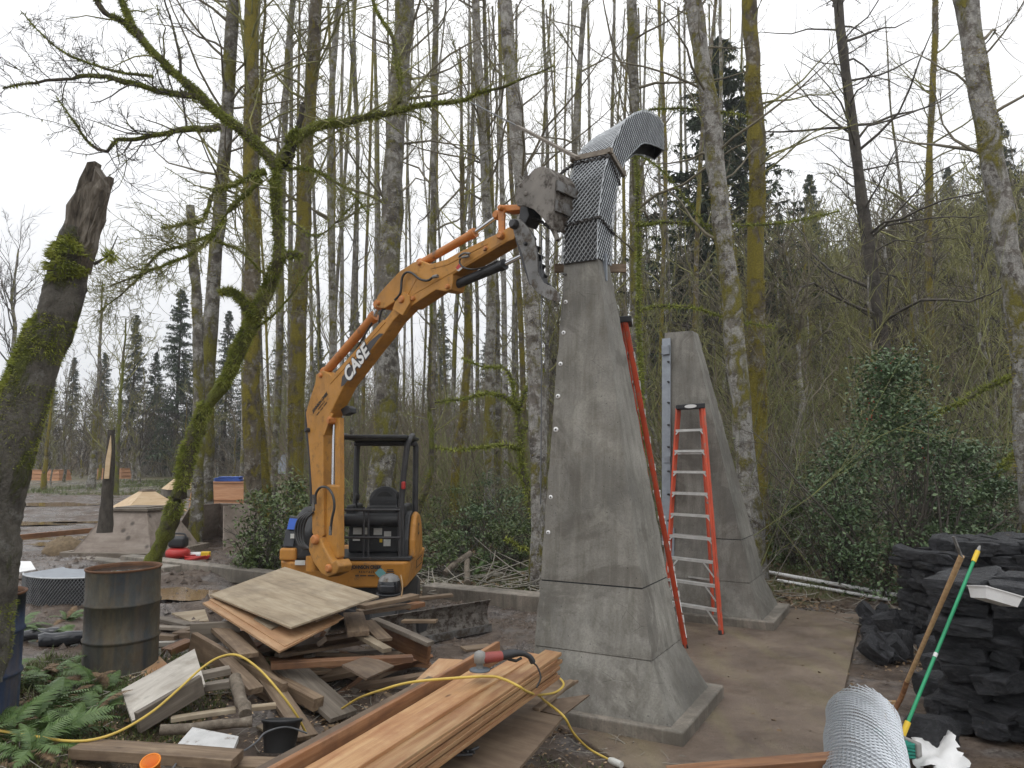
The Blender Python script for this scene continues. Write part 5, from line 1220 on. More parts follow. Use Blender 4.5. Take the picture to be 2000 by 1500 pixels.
# white tray on the front stack
q = at(1942, 1166, 5.75); tr = thing('plastic_tray', 'white plastic tray tipped on the front basalt stack', 'tray', q)
rm = Matrix.Rotation(.28, 3, 'Y') @ Matrix.Rotation(-.15, 3, 'X')
def tr_(p): return q+rm @ Vector(p)
m = MB(); bt = [tr_((x*.12, y*.09, -.04)) for x, y in ((-1, -1), (1, -1), (1, 1), (-1, 1))]; tt = [tr_((x*.14, y*.11, .045)) for x, y in ((-1, -1), (1, -1), (1, 1), (-1, 1))]
m.add(bt+tt, [(3, 2, 1, 0)]+[(i, (i+1) % 4, 4+(i+1) % 4, 4+i) for i in range(4)]); o = m.build('wall', M['white'], tr); sd_ = o.modifiers.new('solid', 'SOLIDIFY'); sd_.thickness = .005
m = MB()
for i in range(4): m.bar(tt[i], tt[(i+1) % 4], .018, .008)
m.build('rim', M['white'], tr)
# hoe
h0, h1 = G(1745, 1392, .06), at(1878, 1086, 5.7)
he = thing('garden_hoe', 'wooden-handled hoe leaning against the front basalt stack', 'hoe', h0)
k0 = h0.lerp(h1, .22)
MB().tube([k0, h0.lerp(h1, .6), h1], [.017, .018, .021], 12).build('handle', M['handle'], he)
MB().tube(spline([k0, h0.lerp(h1, .12)+Vector((.01, 0, 0)), h0.lerp(h1, .05)+Vector((-.01, -.02, .0)), h0+Vector((-.02, -.03, .0))]), [.02]*25, 10).build('socket', M['brdr'], he)
m = MB(); m.prism([h0+Vector((-.08, 0, -.05)), h0+Vector((.05, 0, -.05)), h0+Vector((.03, 0, .09)), h0+Vector((-.05, 0, .09))], (0, .01, .01)); m.build('blade', M['handle'], he)
b1 = at(1862, 1048, 5.7); m = MB(); m.bar(h1+D(-.01), b1, .035, .008); m.build('spike', M['steel'], he)
# broom
b0, b1 = G(1762, 1438, .14), at(1914, 1066, 6.2); br = thing('push_broom', 'green-handled push broom with teal bristles propped on the front stack', 'broom', b0)
MB().cyl(b0.lerp(b1, .06), b0.lerp(b1, .93), .0135, 10).build('handle', M['green'], br)
MB().cyl(b0.lerp(b1, .0), b0.lerp(b1, .07), .022, 10).build('lower_grip', M['yellow'], br)
MB().tube([b0.lerp(b1, .91), b0.lerp(b1, .97)], .019, 10).build('upper_grip', M['yellow'], br)
MB().tube([b0.lerp(b1, .965), b0.lerp(b1, .985), b0.lerp(b1, 1.0)], [.012, .014, .006], 8).build('hang_tip', M['shade_gray'], br)
MB().tube([b0.lerp(b1, .395), b0.lerp(b1, .415)], .0155, 10).build('label_band', M['white'], br)
ang = Vector((.18, -.55, 0)).normalized(); hc = G(1752, 1455, .10)
m = MB(); m.bar(hc-ang*.17+Vector((.03, 0, .02)), hc+ang*.17+Vector((.03, 0, .02)), .05, .10); m.build('head', M['shade_gray'], br, .012)
m = MB()
for i in range(12):
    for j in range(5):
        s0 = hc+ang*(-.16+.029*i)+Vector((.0, 0, -.03+.022*j)); m.tube([s0, s0+Vector((-.075-.012*R.rand(), -.01, .012*R.randn()))], [.011, .013], 5)
m.build('bristle', M['teal'], br)
# wire roll in the foreground
M['galvw'] = simple('bright_wire', (.62, .65, .68), .4, .12, 14, .5, .1)
w0, w1 = Vector((2.63, 5.78, .26)), Vector((1.90, 4.15, .26)); wr = thing('wire_roll', 'roll of galvanised expanded wire mesh lying on the muddy pad', 'wire roll', w1)
ax = (w1-w0).normalized(); sx_ = Vector((-ax.y, ax.x, 0)); Lr = (w1-w0).length; V_, F_ = [], []
for layer in range(4):
    r_ = .252-.018*layer; na = int(2*PI*r_/.052); nl = int(Lr/.030)
    def PT(i, j, jig=0):
        a = 2*PI*(i+.5*(j % 2))/na+layer*.7; rr = r_+.006*math.sin(5*a+j*.3+layer); e = .03*math.sin(a*3+layer*2) if j == 0 else 0
        return w0+ax*(j*.030+e)+(sx_*math.cos(a)+D(math.sin(a)))*rr
    for j in range(nl):
        for i in range(na):
            for dlt in (0, 1):
                a, b = PT(i, j), PT(i+(dlt if j % 2 else dlt-1), j+1); nn = ((a+b)/2-w0); nn = (nn-ax*nn.dot(ax)).normalized()
                s_ = (b-a).cross(nn).normalized()*.0022; k = len(V_); u_ = nn*.003
                V_ += [a-s_+u_, a+s_-u_, b+s_-u_, b-s_+u_]; F_.append((k, k+1, k+2, k+3))
me = bpy.data.meshes.new('wire_mesh'); me.from_pydata([tuple(p) for p in V_], [], F_); me.materials.append(M['galvw']); me.update(); o = link('wire_mesh', me, wr); o['kind'] = 'stuff'
# loose cut ends
m = MB()
for k in range(34):
    a = 2*PI*k/34; p_ = w0+(sx_*math.cos(a)+D(math.sin(a)))*(.24-.05*R.rand()); m.tube([p_+ax*.02, p_-ax*(.02+.04*R.rand())+Vector((R.randn(), R.randn(), R.randn()))*.012], .0022, 4)
m.build('cut_end', M['galv'], wr)['kind'] = 'stuff'
# white plastic sheet
m = MB(); n_ = 13; q0 = [G(1775, 1445, .05), G(1850, 1432, .12), G(1898, 1500, .10), G(1790, 1512, .05)]; vs = []
for j in range(n_+1):
    for i in range(n_+1):
        u, v_ = i/n_, j/n_; p_ = (q0[0].lerp(q0[1], u)).lerp(q0[3].lerp(q0[2], u), v_); e = 1+.0
        p_ += Vector((.035*math.sin(i*2.1+j)*(j in (0, n_)), .03*math.sin(j*1.7+i*.8)*(i in (0, n_)), .05*math.sin(u*7+v_*3)*math.sin(v_*5)+.02*R.rand())); vs.append(p_)
m.add(vs, [(j*(n_+1)+i, j*(n_+1)+i+1, (j+1)*(n_+1)+i+1, (j+1)*(n_+1)+i) for j in range(n_) for i in range(n_) if not ((i+j*3) % 11 == 0 and (j in (0, n_-1) or i in (0, n_-1)))], True)
tag(m.build('plastic_sheet', M['white']), 'torn white plastic sheet on the ground beside the broom head', 'sheet')
# white pipes
def pipe(a, b, r, label): return tag(MB().cyl(a, b, r, 12).build('plastic_pipe', M['white']), label, 'pipe')
pipe(gnd(1478, 1124, .1)+D(.1), gnd(1762, 1177, .1)+D(.1), .035, 'white plastic pipe lying behind the second monument, the upper of two')
pipe(gnd(1520, 1139, .1)+D(.05), gnd(1738, 1178, .1)+D(.05), .028, 'white plastic pipe lying behind the second monument, the lower of two')
# ================================================================ trees
def nrm(a): return a/np.maximum(1e-9, np.linalg.norm(a, axis=-1, keepdims=True))
def grow(S, Dr, L, P, wob=.18, trop=0., r=R):
    S = np.asarray(S, float); Dr = nrm(np.asarray(Dr, float)); L = np.asarray(L, float)[:, None]
    pts = [S]; d = Dr
    for i in range(P-1):
        d = nrm(d+wob*r.randn(*d.shape)+np.array([0, 0, trop])); pts.append(pts[-1]+d*L/(P-1))
    return np.stack(pts, 1)
def kids(paths, n, tmin, tmax, ang, r=R, up=.0):
    Mn, P, _ = paths.shape; i = r.randint(0, Mn, n); t = tmin+(tmax-tmin)*r.rand(n); f = t*(P-1); k = np.minimum(f.astype(int), P-2); u = (f-k)[:, None]
    a, b = paths[i, k], paths[i, k+1]; pos = a*(1-u)+b*u; tg = nrm(b-a)
    q = nrm(np.cross(tg, r.randn(n, 3))); an = (ang+.2*r.randn(n))[:, None]
    return pos, nrm(tg*np.cos(an)+q*np.sin(an)+np.array([0, 0, up])), t, i
def tubes(paths, rad, n):
    """paths [M,P,3], rad [M,P] -> verts, quads"""
    Mn, P, _ = paths.shape
    tg = np.empty_like(paths); tg[:, 1:-1] = paths[:, 2:]-paths[:, :-2]; tg[:, 0] = paths[:, 1]-paths[:, 0]; tg[:, -1] = paths[:, -1]-paths[:, -2]; tg = nrm(tg)
    ref = np.where(np.abs(tg[..., 2:3]) > .9, np.array([1., 0, 0]), np.array([0, 0, 1.])); y = nrm(np.cross(ref, tg)); z = np.cross(tg, y)
    a = 2*PI*np.arange(n)/n; V = paths[:, :, None]+(y[:, :, None]*np.cos(a)[:, None]+z[:, :, None]*np.sin(a)[:, None])*rad[:, :, None, None]
    base = (np.arange(Mn)*P*n)[:, None, None]+(np.arange(P-1)*n)[None, :, None]; k = np.arange(n); k2 = (k+1) % n
    F = np.stack([base+k, base+k2, base+n+k2, base+n+k], -1)
    return V.reshape(-1, 3), F.reshape(-1, 4)
def join(parts):
    V = []; F = []; o = 0
    for v, f in parts: V.append(v); F.append(f+o); o += len(v)
    return np.concatenate(V), np.concatenate(F)
def taper(Mn, P, r0, r1): return np.asarray(r0, float).reshape(-1, 1)*(1-np.linspace(0, 1, P))+np.asarray(r1, float).reshape(-1, 1)*np.linspace(0, 1, P)+np.zeros((Mn, P))
def resample(pts, n):
    p = np.array([tuple(q) for q in spline([Vector(q) for q in pts], 10)]); d = np.concatenate([[0], np.cumsum(np.linalg.norm(np.diff(p, axis=0), axis=1))])
    s = np.linspace(0, d[-1], n); return np.stack([np.interp(s, d, p[:, k]) for k in range(3)], 1)
def bark(name, dark, mid, pale, moss, mosspos, palepos=.56, msc=1.3):
    n = NT(name); v = n.vec(rnd=30); vz = n.vec((1, 1, .5), rnd=30); vh = n.vec((1, 1, 1.25), rnd=30)
    a = n.noise(vz, 11, 7, .75); b = n.noise(vh, 3.6, 9, .8, .3); fine = n.noise(v, 45, 5, .75); big = n.noise(n.vec((1, 1, .4), rnd=17), 1.1, 3)
    m_ = n.math('ADD', n.math('MULTIPLY', n.noise(n.vec((1, 1, .7), rnd=30), msc*2.2, 7, .72, .5), .6), n.math('MULTIPLY', big, .4))
    c = n.ramp(a, [(.25, dark), (.5, mid), (.72, tuple(min(1, k*1.5) for k in mid))])
    c = n.mix(n.math('MULTIPLY', n.ramp(n.noise(vh, 1.7, 6, .7), [(.50, 0.), (.60, 1.)]), .75), c, tuple(k*.9 for k in dark))
    pm = n.math('MULTIPLY', n.ramp(b, [(palepos-.012, 0.), (palepos+.03, 1.)]), n.ramp(fine, [(.32, .25), (.6, 1.)]))
    c = n.mix(n.math('MULTIPLY', pm, .85), c, n.mix(n.ramp(a, [(.35, 1.), (.6, 0.)]), pale, tuple(k*.45 for k in pale)))
    mc = n.ramp(fine, [(.3, tuple(k*.4 for k in moss)), (.7, tuple(k*1.25 for k in moss))])
    mm = n.ramp(m_, [(mosspos-.02, 0.), (mosspos+.05, 1.)])
    c = n.mix(mm, c, mc)
    return n.done(c, .9, n.math('ADD', n.math('ADD', a, n.math('MULTIPLY', fine, .7)), n.math('MULTIPLY', mm, .8)), 1., .04)
M['alder'] = bark('alder_bark', (.05, .04, .032), (.16, .145, .12), (.52, .51, .47), (.20, .185, .03), .525, .505)
M['alderp'] = bark('pale_alder_bark', (.06, .048, .038), (.19, .17, .145), (.58, .57, .53), (.22, .195, .03), .525, .465)
M['mossbark'] = bark('mossy_bark', (.055, .04, .026), (.15, .125, .09), (.44, .42, .37), (.25, .205, .025), .475, .53)
M['darkbark'] = bark('dark_bark', (.034, .028, .023), (.085, .074, .06), (.19, .18, .16), (.09, .09, .02), .58, .6)
M['greenbark'] = bark('green_moss_bark', (.05, .038, .025), (.14, .12, .09), (.28, .265, .23), (.17, .19, .026), .46, .6)
M['twig'] = simple('twig', (.17, .15, .105), .9, .4, 3, bump=0)
M['twigm'] = simple('mossy_twig', (.22, .215, .085), .9, .45, 3, bump=0)
M['twigd'] = simple('dark_twig', (.08, .07, .056), .9, .4, 3, bump=0)
n = NT('moss'); f_ = n.noise(n.vec(), 9, 4); M['moss'] = n.done(n.ramp(f_, [(.3, (.12, .15, .022)), (.5, (.24, .275, .045)), (.72, (.38, .39, .09))]), .95)
n = NT('moss_yellow'); f_ = n.noise(n.vec(), 9, 4); M['mossy'] = n.done(n.ramp(f_, [(.3, (.13, .12, .018)), (.5, (.26, .225, .035)), (.72, (.36, .31, .065))]), .95)
def tuft(paths, rad, dens, ln, wd, upb=.3, r=R, cover=None):
    """short moss blades standing on the skin of tubes"""
    out = []
    Mn, P, _ = paths.shape
    segl = np.linalg.norm(np.diff(paths, axis=1), axis=2); w = (segl*(rad[:, :-1]+.01)).ravel(); N = int(w.sum()*2*PI*dens)
    if N < 3: return None
    idx = r.choice(len(w), N, p=w/w.sum()); i, k = np.unravel_index(idx, segl.shape); u = r.rand(N)[:, None]
    a, b = paths[i, k], paths[i, k+1]; pos = a*(1-u)+b*u; tg = nrm(b-a); rr = (rad[i, k][:, None]*(1-u)+rad[i, k+1][:, None]*u)
    q = nrm(np.cross(tg, r.randn(N, 3))); q = nrm(q+np.array([0, 0, upb])); q = nrm(q-tg*np.sum(q*tg, 1, keepdims=True))
    if cover is not None:
        keep = vnoise(pos[:, 0]*cover[0]+pos[:, 2]*.7*cover[0], pos[:, 2]*cover[0]+pos[:, 1]*cover[0]) > cover[1]; pos, tg, rr, q, N = pos[keep], tg[keep], rr[keep], q[keep], int(keep.sum())
    p0 = pos+q*rr*.92; l = ln*(.5+r.rand(N, 1)); tip = p0+(q+.55*r.randn(N, 3)+np.array([0, 0, -.12]))*l; s = nrm(np.cross(q, r.randn(N, 3)))*wd*(.6+.8*r.rand(N, 1))
    V = np.stack([p0-s, p0+s, tip], 1).reshape(-1, 3); F = np.arange(3*N).reshape(-1, 3); return V, F
def limb_set(trunk, trad, n1, t0, t1, L1, ang, r, lev=3, dens=(7, 5), r1=.45, up=.15, trop=.03, wob=.16, thin=1., lenfall=.45, twigr=.004, p3=3):
    """crown of limbs, branches and twigs on one trunk path [P,3]"""
    tp = trunk[None]; pos, d, t, _ = kids(tp, n1, t0, t1, ang, r, up); P1 = 7
    tr = np.interp(t, np.linspace(0, 1, len(trunk)), trad); L = L1*(1-lenfall*(t-t0)/max(1e-6, t1-t0))*(.45+.75*r.rand(n1))
    a1 = grow(pos, d, L, P1, wob, trop, r); ra = np.minimum(tr*r1, .007+.0095*L)*thin; out = [tubes(a1, taper(n1, P1, ra, ra*.22), 4)]
    pc = [(a1, taper(n1, P1, ra, ra*.22))]
    if lev >= 2:
        n2 = n1*dens[0]; pos, d, t, i = kids(a1, n2, .15, .98, .85, r, .12); L2 = L[i]*(.18+.3*r.rand(n2))*(1.15-t*.5); a2 = grow(pos, d, L2, 5, wob*1.2, trop+.03, r)
        rb = np.maximum(twigr*1.3, ra[i]*.32*(1-.5*t)); out.append(tubes(a2, taper(n2, 5, rb, rb*.4), 3)); pc.append((a2, taper(n2, 5, rb, rb*.4)))
    if lev >= 3:
        n3 = n2*dens[1]; pos, d, t, i = kids(a2, n3, .2, 1., .7, r, .1); L3 = L2[i]*(.25+.35*r.rand(n3)); a3 = grow(pos, d, L3, p3, wob, .05, r)
        out.append(tubes(a3, taper(n3, p3, np.full(n3, twigr), np.full(n3, twigr*.5)), 3))
    return join(out), pc
def trunk_obj(path, rad, mat, parent, n=12, name='trunk', rough=.05, r=R, flare=True):
    rad = rad.copy()
    if flare: rad[0] *= 1.5; rad[1] *= 1.15
    V, F = tubes(path[None], rad[None], n); c = np.repeat(path, n, axis=0); rr = np.repeat(rad, n)[:, None]; dv = nrm(V-c)
    V = V+dv*rr*rough*2*(vnoise(V[:, 0]*9+V[:, 1]*5, V[:, 2]*5)[:, None]-.5)*2+dv*rr*rough*r.randn(len(V), 1)
    return link(name, mesh_np(name, V, F, mat, True), parent)
def tree(pts, w0, w1, mat, label, crown=None, group=None, seed=0, top_ext=None, name='alder_tree', n=12, twig='twig', moss=None, segs=None, knots=True):
    """pts: picture points with depth (px,py,Y) from the foot upwards; w0,w1 radii"""
    r = np.random.RandomState(seed+100); P = [at(*p) for p in pts]
    z0 = gz1(P[0].x, P[0].y)-.15
    if abs(P[0].z-z0) > .05: P = [Vector((P[0].x, P[0].y, z0))]+([p for p in P if p.z > z0+.3])
    if top_ext: P.append(P[-1]+(P[-1]-P[-2]).normalized()*top_ext)
    H = segs or 26; path = resample(P, H); path[1:, :2] += r.randn(H-1, 2)*w0*.08
    rad = np.linspace(w0, w1, H)*(1+.05*r.randn(H)); t = thing(name, label, 'tree', tuple(path[0]), 0, group)
    trunk_obj(path, rad, M[mat], t, n, r=r)
    if crown:
        (V, F), pc = limb_set(path, rad, r=r, **crown); link('crown', mesh_np('crown', V, F, M[twig]), t)
    if moss:
        q = tuft(path[None], rad[None], *moss, r=r, cover=(.9, .45))
        if q: o = link('moss', mesh_np('moss', q[0], q[1], M['mossy']), t); o['kind'] = 'stuff'
    return t
CR = dict(n1=26, t0=.42, t1=.99, L1=3.6, ang=1.05, lev=3, dens=(6, 4))
def CRn(**k): d = dict(CR); d.update(k); return d
ms = (2600, .03, .006, .1)
mo = lambda cov=.5, dens=1500: (dens, .035, .007, .15)
T = [
 # foot ... top, radii, material, label
 ([(400, 990, 17), (407, 700, 17), (425, 450, 17), (445, 200, 17), (456, 0, 17)], .17, .13, 'alder', 'straight grey alder rising between the leaning mossy tree and the broken-topped stem', CRn(t0=.45), 4),
 ([(492, 985, 16.5), (492, 700, 16.5), (490, 400, 16.5), (490, 150, 16.5), (491, 0, 16.5)], .19, .14, 'mossbark', 'mossy pale-streaked alder beside the leaning tree', CRn(t0=.45), 4),
 ([(575, 960, 18), (582, 700, 18), (592, 450, 18), (605, 200, 18), (620, 0, 18)], .20, .15, 'mossbark', 'thick mossy trunk directly behind the excavator boom', CRn(t0=.4), 4),
 ([(648, 900, 24), (650, 650, 24), (645, 350, 24), (652, 120, 24), (662, 0, 24)], .13, .09, 'alderp', 'slim pale alder seen between boom and arm', CRn(n1=22), 4),
 ([(742, 1000, 16), (752, 800, 16), (758, 550, 16), (770, 330, 16), (780, 150, 16), (790, 0, 16)], .30, .16, 'alder', 'broad grey alder standing behind the excavator arm', CRn(n1=30), 5),
 ([(845, 860, 24), (846, 500, 24), (848, 200, 24), (852, 0, 24)], .12, .09, 'alder', 'slender alder behind the bucket cylinder', CRn(n1=24), 5),
 ([(955, 900, 20), (958, 700, 20), (958, 500, 20), (946, 320, 20), (932, 80, 20), (928, 0, 20)], .15, .11, 'alderp', 'twin-stemmed alder just behind the bucket', CRn(n1=26), 5),
 ([(972, 880, 20.5), (970, 600, 20.5), (958, 380, 20.5), (950, 200, 20.5), (946, 30, 20.5)], .11, .04, 'alder', 'thinner companion stem behind the bucket', CRn(n1=20), 5),
 ([(1056, 1135, 13.2), (1052, 900, 13.2), (1042, 640, 13.2), (1022, 400, 13.2), (1010, 270, 13.2), (998, 130, 13.2), (986, 0, 13.2)], .16, .11, 'alderp', 'whitish moss-banded alder hugging the tall monument', CRn(n1=20, t0=.5, L1=2.6), 3),
 ([(1122, 700, 26), (1120, 450, 26), (1124, 250, 26), (1135, 90, 26), (1142, 0, 26)], .12, .09, 'alder', 'slim alder above the mesh collar', CRn(n1=26), 6),
 ([(1246, 900, 17), (1244, 640, 17), (1241, 400, 17), (1238, 180, 17), (1234, 0, 17)], .14, .115, 'alder', 'upright lichened alder behind the mouth of the mesh hook', CRn(n1=26, t0=.35), 4),
 ([(1470, 1050, 14), (1455, 880, 14), (1440, 700, 14), (1418, 500, 14), (1395, 280, 14), (1372, 130, 14), (1354, 0, 14)], .20, .165, 'alderp', 'tilted blotchy alder just behind the second monument', CRn(n1=20, t0=.4, L1=3), 3),
 ([(1484, 1000, 15.5), (1480, 800, 15.5), (1476, 550, 15.5), (1477, 300, 15.5), (1466, 60, 15.5), (1464, 0, 15.5)], .19, .16, 'mossbark', 'upright trunk coated in golden moss beyond the second monument', CRn(n1=16, t0=.5, L1=2.8), 3),
 ([(1735, 760, 21), (1715, 600, 21), (1690, 430, 21), (1664, 220, 21), (1645, 80, 21), (1636, 0, 21)], .19, .12, 'darkbark', 'dark many-branched tree leaning over the thicket', dict(n1=58, t0=.30, t1=.99, L1=4.6, ang=1.2, lev=3, dens=(7, 4), trop=-.01, wob=.2), 3),
 ([(2012, 900, 11.5), (2004, 740, 11.5), (1986, 600, 11.5), (1955, 400, 11.5), (1925, 240, 11.5), (1900, 100, 11.5), (1884, 0, 11.5)], .20, .16, 'alderp', 'big pale leaning alder with mossy sides beside the stone stacks', CRn(n1=14, t0=.35, L1=3.2), 3),
 ([(1800, 760, 26), (1782, 560, 26), (1762, 380, 26), (1740, 220, 26), (1735, 130, 26)], .13, .015, 'alder', 'small forked alder among the thicket twigs', CRn(n1=20, L1=2.6), 2),
 ([(1820, 700, 24), (1815, 560, 24), (1815, 350, 24), (1823, 150, 24), (1828, 0, 24)], .13, .08, 'mossbark', 'slender mossy alder between the dark tree and the big pale alder', CRn(n1=22), 3),
 ([(384, 990, 15.5), (388, 800, 15.5), (385, 620, 15.5), (376, 480, 15.5), (371, 402, 15.5)], .13, .09, 'alder', 'broken-topped dark stem beside the leaning mossy tree', None, 0),
 ([(533, 960, 22), (545, 700, 22), (552, 400, 22), (560, 150, 22), (572, 0, 22)], .11, .08, 'alder', 'slim grey alder between two thick mossy trunks', CRn(n1=22), 5),
 ([(520, 980, 18), (512, 860, 18), (500, 760, 18), (497, 600, 18), (500, 380, 18), (512, 120, 18)], .12, .02, 'mossbark', 'crooked mossy stem rubbing against the pale-streaked alder', CRn(n1=14, L1=2.4), 3),
 ([(888, 940, 19), (905, 800, 19), (915, 650, 19), (905, 480, 19), (902, 300, 19)], .13, .025, 'mossbark', 'stout moss-clad stem rising from the shrubs behind the arm', CRn(n1=12, L1=2.4), 3),
 ([(815, 1000, 17.5), (840, 930, 17.5), (842, 840, 17.5), (838, 760, 17.5), (842, 640, 17.5)], .09, .02, 'greenbark', 'short bent mossy stem beside the excavator canopy', CRn(n1=8, L1=1.6), 1),
]
for k, (pts, w0, w1, mt, lab, cr_, ext) in enumerate(T):
    tw = 'twigm' if mt in ('mossbark', 'greenbark') else 'twigd' if mt == 'darkbark' else 'twig'
    tree(pts, w0, w1, mt, lab, cr_, seed=k, top_ext=ext or None, twig=tw, moss=((900, .035, .009, .2) if mt in ('mossbark', 'greenbark') else (420, .035, .009, .2)) if mt != 'darkbark' else None)
# slender alders further back in the wood: too alike to tell apart
rb_ = np.random.RandomState(5)
for k in range(64):
    px = 470+1010*(k+rb_.rand())/64; Yd = 23+24*rb_.rand(); wr_ = .06+.07*rb_.rand(); lean = rb_.randn()*14
    tree([(px, 880, Yd), (px+lean*.4, 600, Yd), (px+lean+6*rb_.randn(), 300, Yd), (px+lean*1.5+8*rb_.randn(), 60, Yd)], wr_, wr_*.55, ['alderp', 'alder', 'alder', 'mossbark'][k % 4], 'slender bare alder deep in the wood behind the excavator and monuments',
         dict(n1=22, t0=.25, t1=1., L1=2.6, ang=.75, lev=3, dens=(4, 3), up=.35, trop=.06, twigr=.006, p3=2), 'slender alders deep in the wood', 200+k, 1.5, n=7, twig=['twig', 'twigm'][k % 2], segs=14)

M['snagbark'] = bark('snag_bark', (.045, .038, .03), (.13, .12, .10), (.26, .255, .23), (.10, .115, .018), .52, .57, 2.0)
# ---- broken mossy trunk in the foreground
r = np.random.RandomState(3)
sp = thing('broken_trunk', 'broken leaning trunk with bare split top and thick green moss beside the ferns', 'tree', at(-10, 1250, 4.9))
P = [at(*q, 5.0) for q in ((-60, 1330), (-28, 1150), (-10, 1000), (3, 940), (22, 870), (46, 790), (75, 700), (111, 620), (128, 550), (146, 480), (157, 448))]
path = resample(P, 100); rad = np.interp(np.linspace(0, 1, 100), [0, .25, .42, .62, .80, .88, 1], [.20, .17, .162, .148, .128, .122, .10]); rad *= 1+.05*(vnoise(np.arange(100)*.23, np.zeros(100))-.5)*2
trunk_obj(path, rad, M['snagbark'], sp, 44, rough=.03, r=r, flare=False)
q1 = tuft(path[None, 5:80], rad[None, 5:80], 22000, .015, .004, .0, r, (2.6, .42)); m_ = [q1]
bul = resample([at(122, 562, 4.95), at(130, 510, 4.93), at(142, 462, 4.93)], 8); bul[:, 0] += .012*np.sin(np.arange(8)*1.9); q2 = tuft(bul[None], np.array([[.02, .085, .112, .125, .128, .115, .08, .02]]), 22000, .019, .0045, .0, r)
lf = path.copy(); lf[:, 0] -= .03; m_.append(tuft(lf[None, 12:78], rad[None, 12:78]*.96, 17000, .016, .004, .0, r, (1.6, .36))); V, F = join(m_+[q2]); o = link('moss', mesh_np('moss', V, F, M['moss']), sp); o['kind'] = 'stuff'
# splintered top: separate slivers of dead wood
n = NT('dead_wood'); a_ = n.noise(n.vec((1, 1, .12)), 26, 6, .7); M['deadwood'] = n.done(n.ramp(a_, [(.3, (.03, .024, .018)), (.5, (.13, .11, .085)), (.7, (.26, .23, .19))]), .9, a_, 1., .03)
def sliver(a, b, w0, w1, th, tipcut=0):
    a = Vector(a); b = Vector(b); ax_ = (b-a).normalized(); s = Vector((1, 0, 0)); s = (s-ax_*s.dot(ax_)).normalized(); d = ax_.cross(s); m = MB(); L = 7; vs = []
    for k in range(L+1):
        u = k/L; w = w0+(w1-w0)*u; c = a.lerp(b, u)+s*.006*r.randn()
        for i, j in ((-1, -.6), (-.3, -1), (.4, -1), (1, -.5), (1, .5), (0, 1), (-1, .5)): vs.append(c+s*i*w/2*(1+.1*r.randn())+d*j*th/2*(1+.15*r.randn())+ax_*(tipcut*i*.05 if k == L else 0))
    m.add(vs, [(k*7+i, k*7+(i+1) % 7, (k+1)*7+(i+1) % 7, (k+1)*7+i) for k in range(L) for i in range(7)]+[tuple(range(L*7, L*7+7))]); return m.build('splinter', M['deadwood'], sp)
sliver(at(135, 515, 5.0), at(179, 330, 4.97), .21, .06, .16, 1); sliver(at(152, 530, 5.02), at(203, 345, 4.95), .15, .10, .15, -1); sliver(at(140, 520, 4.98), at(172, 366, 4.9), .13, .07, .05, 1)
sliver(at(160, 530, 5.05), at(212, 352, 5.0), .09, .04, .12, .5); sliver(at(148, 530, 4.97), at(186, 395, 4.87), .08, .03, .05, 1); sliver(at(152, 540, 4.97), at(192, 420, 4.87), .06, .02, .04, -1)
# short side spur with moss on the trunk
MB().tube([at(185, 515, 4.95), at(205, 505, 4.9), at(215, 495, 4.9), at(230, 460, 4.9)], [.012, .009, .006, .003], 6).build('twig', M['darkbark'], sp)
bp2 = resample([at(205, 505, 4.9), at(225, 498, 4.9)], 4); q = tuft(bp2[None], np.full((1, 4), .02), 16000, .035, .005, -.2, r); o = link('moss', mesh_np('moss', q[0], q[1], M['moss']), sp); o['kind'] = 'stuff'

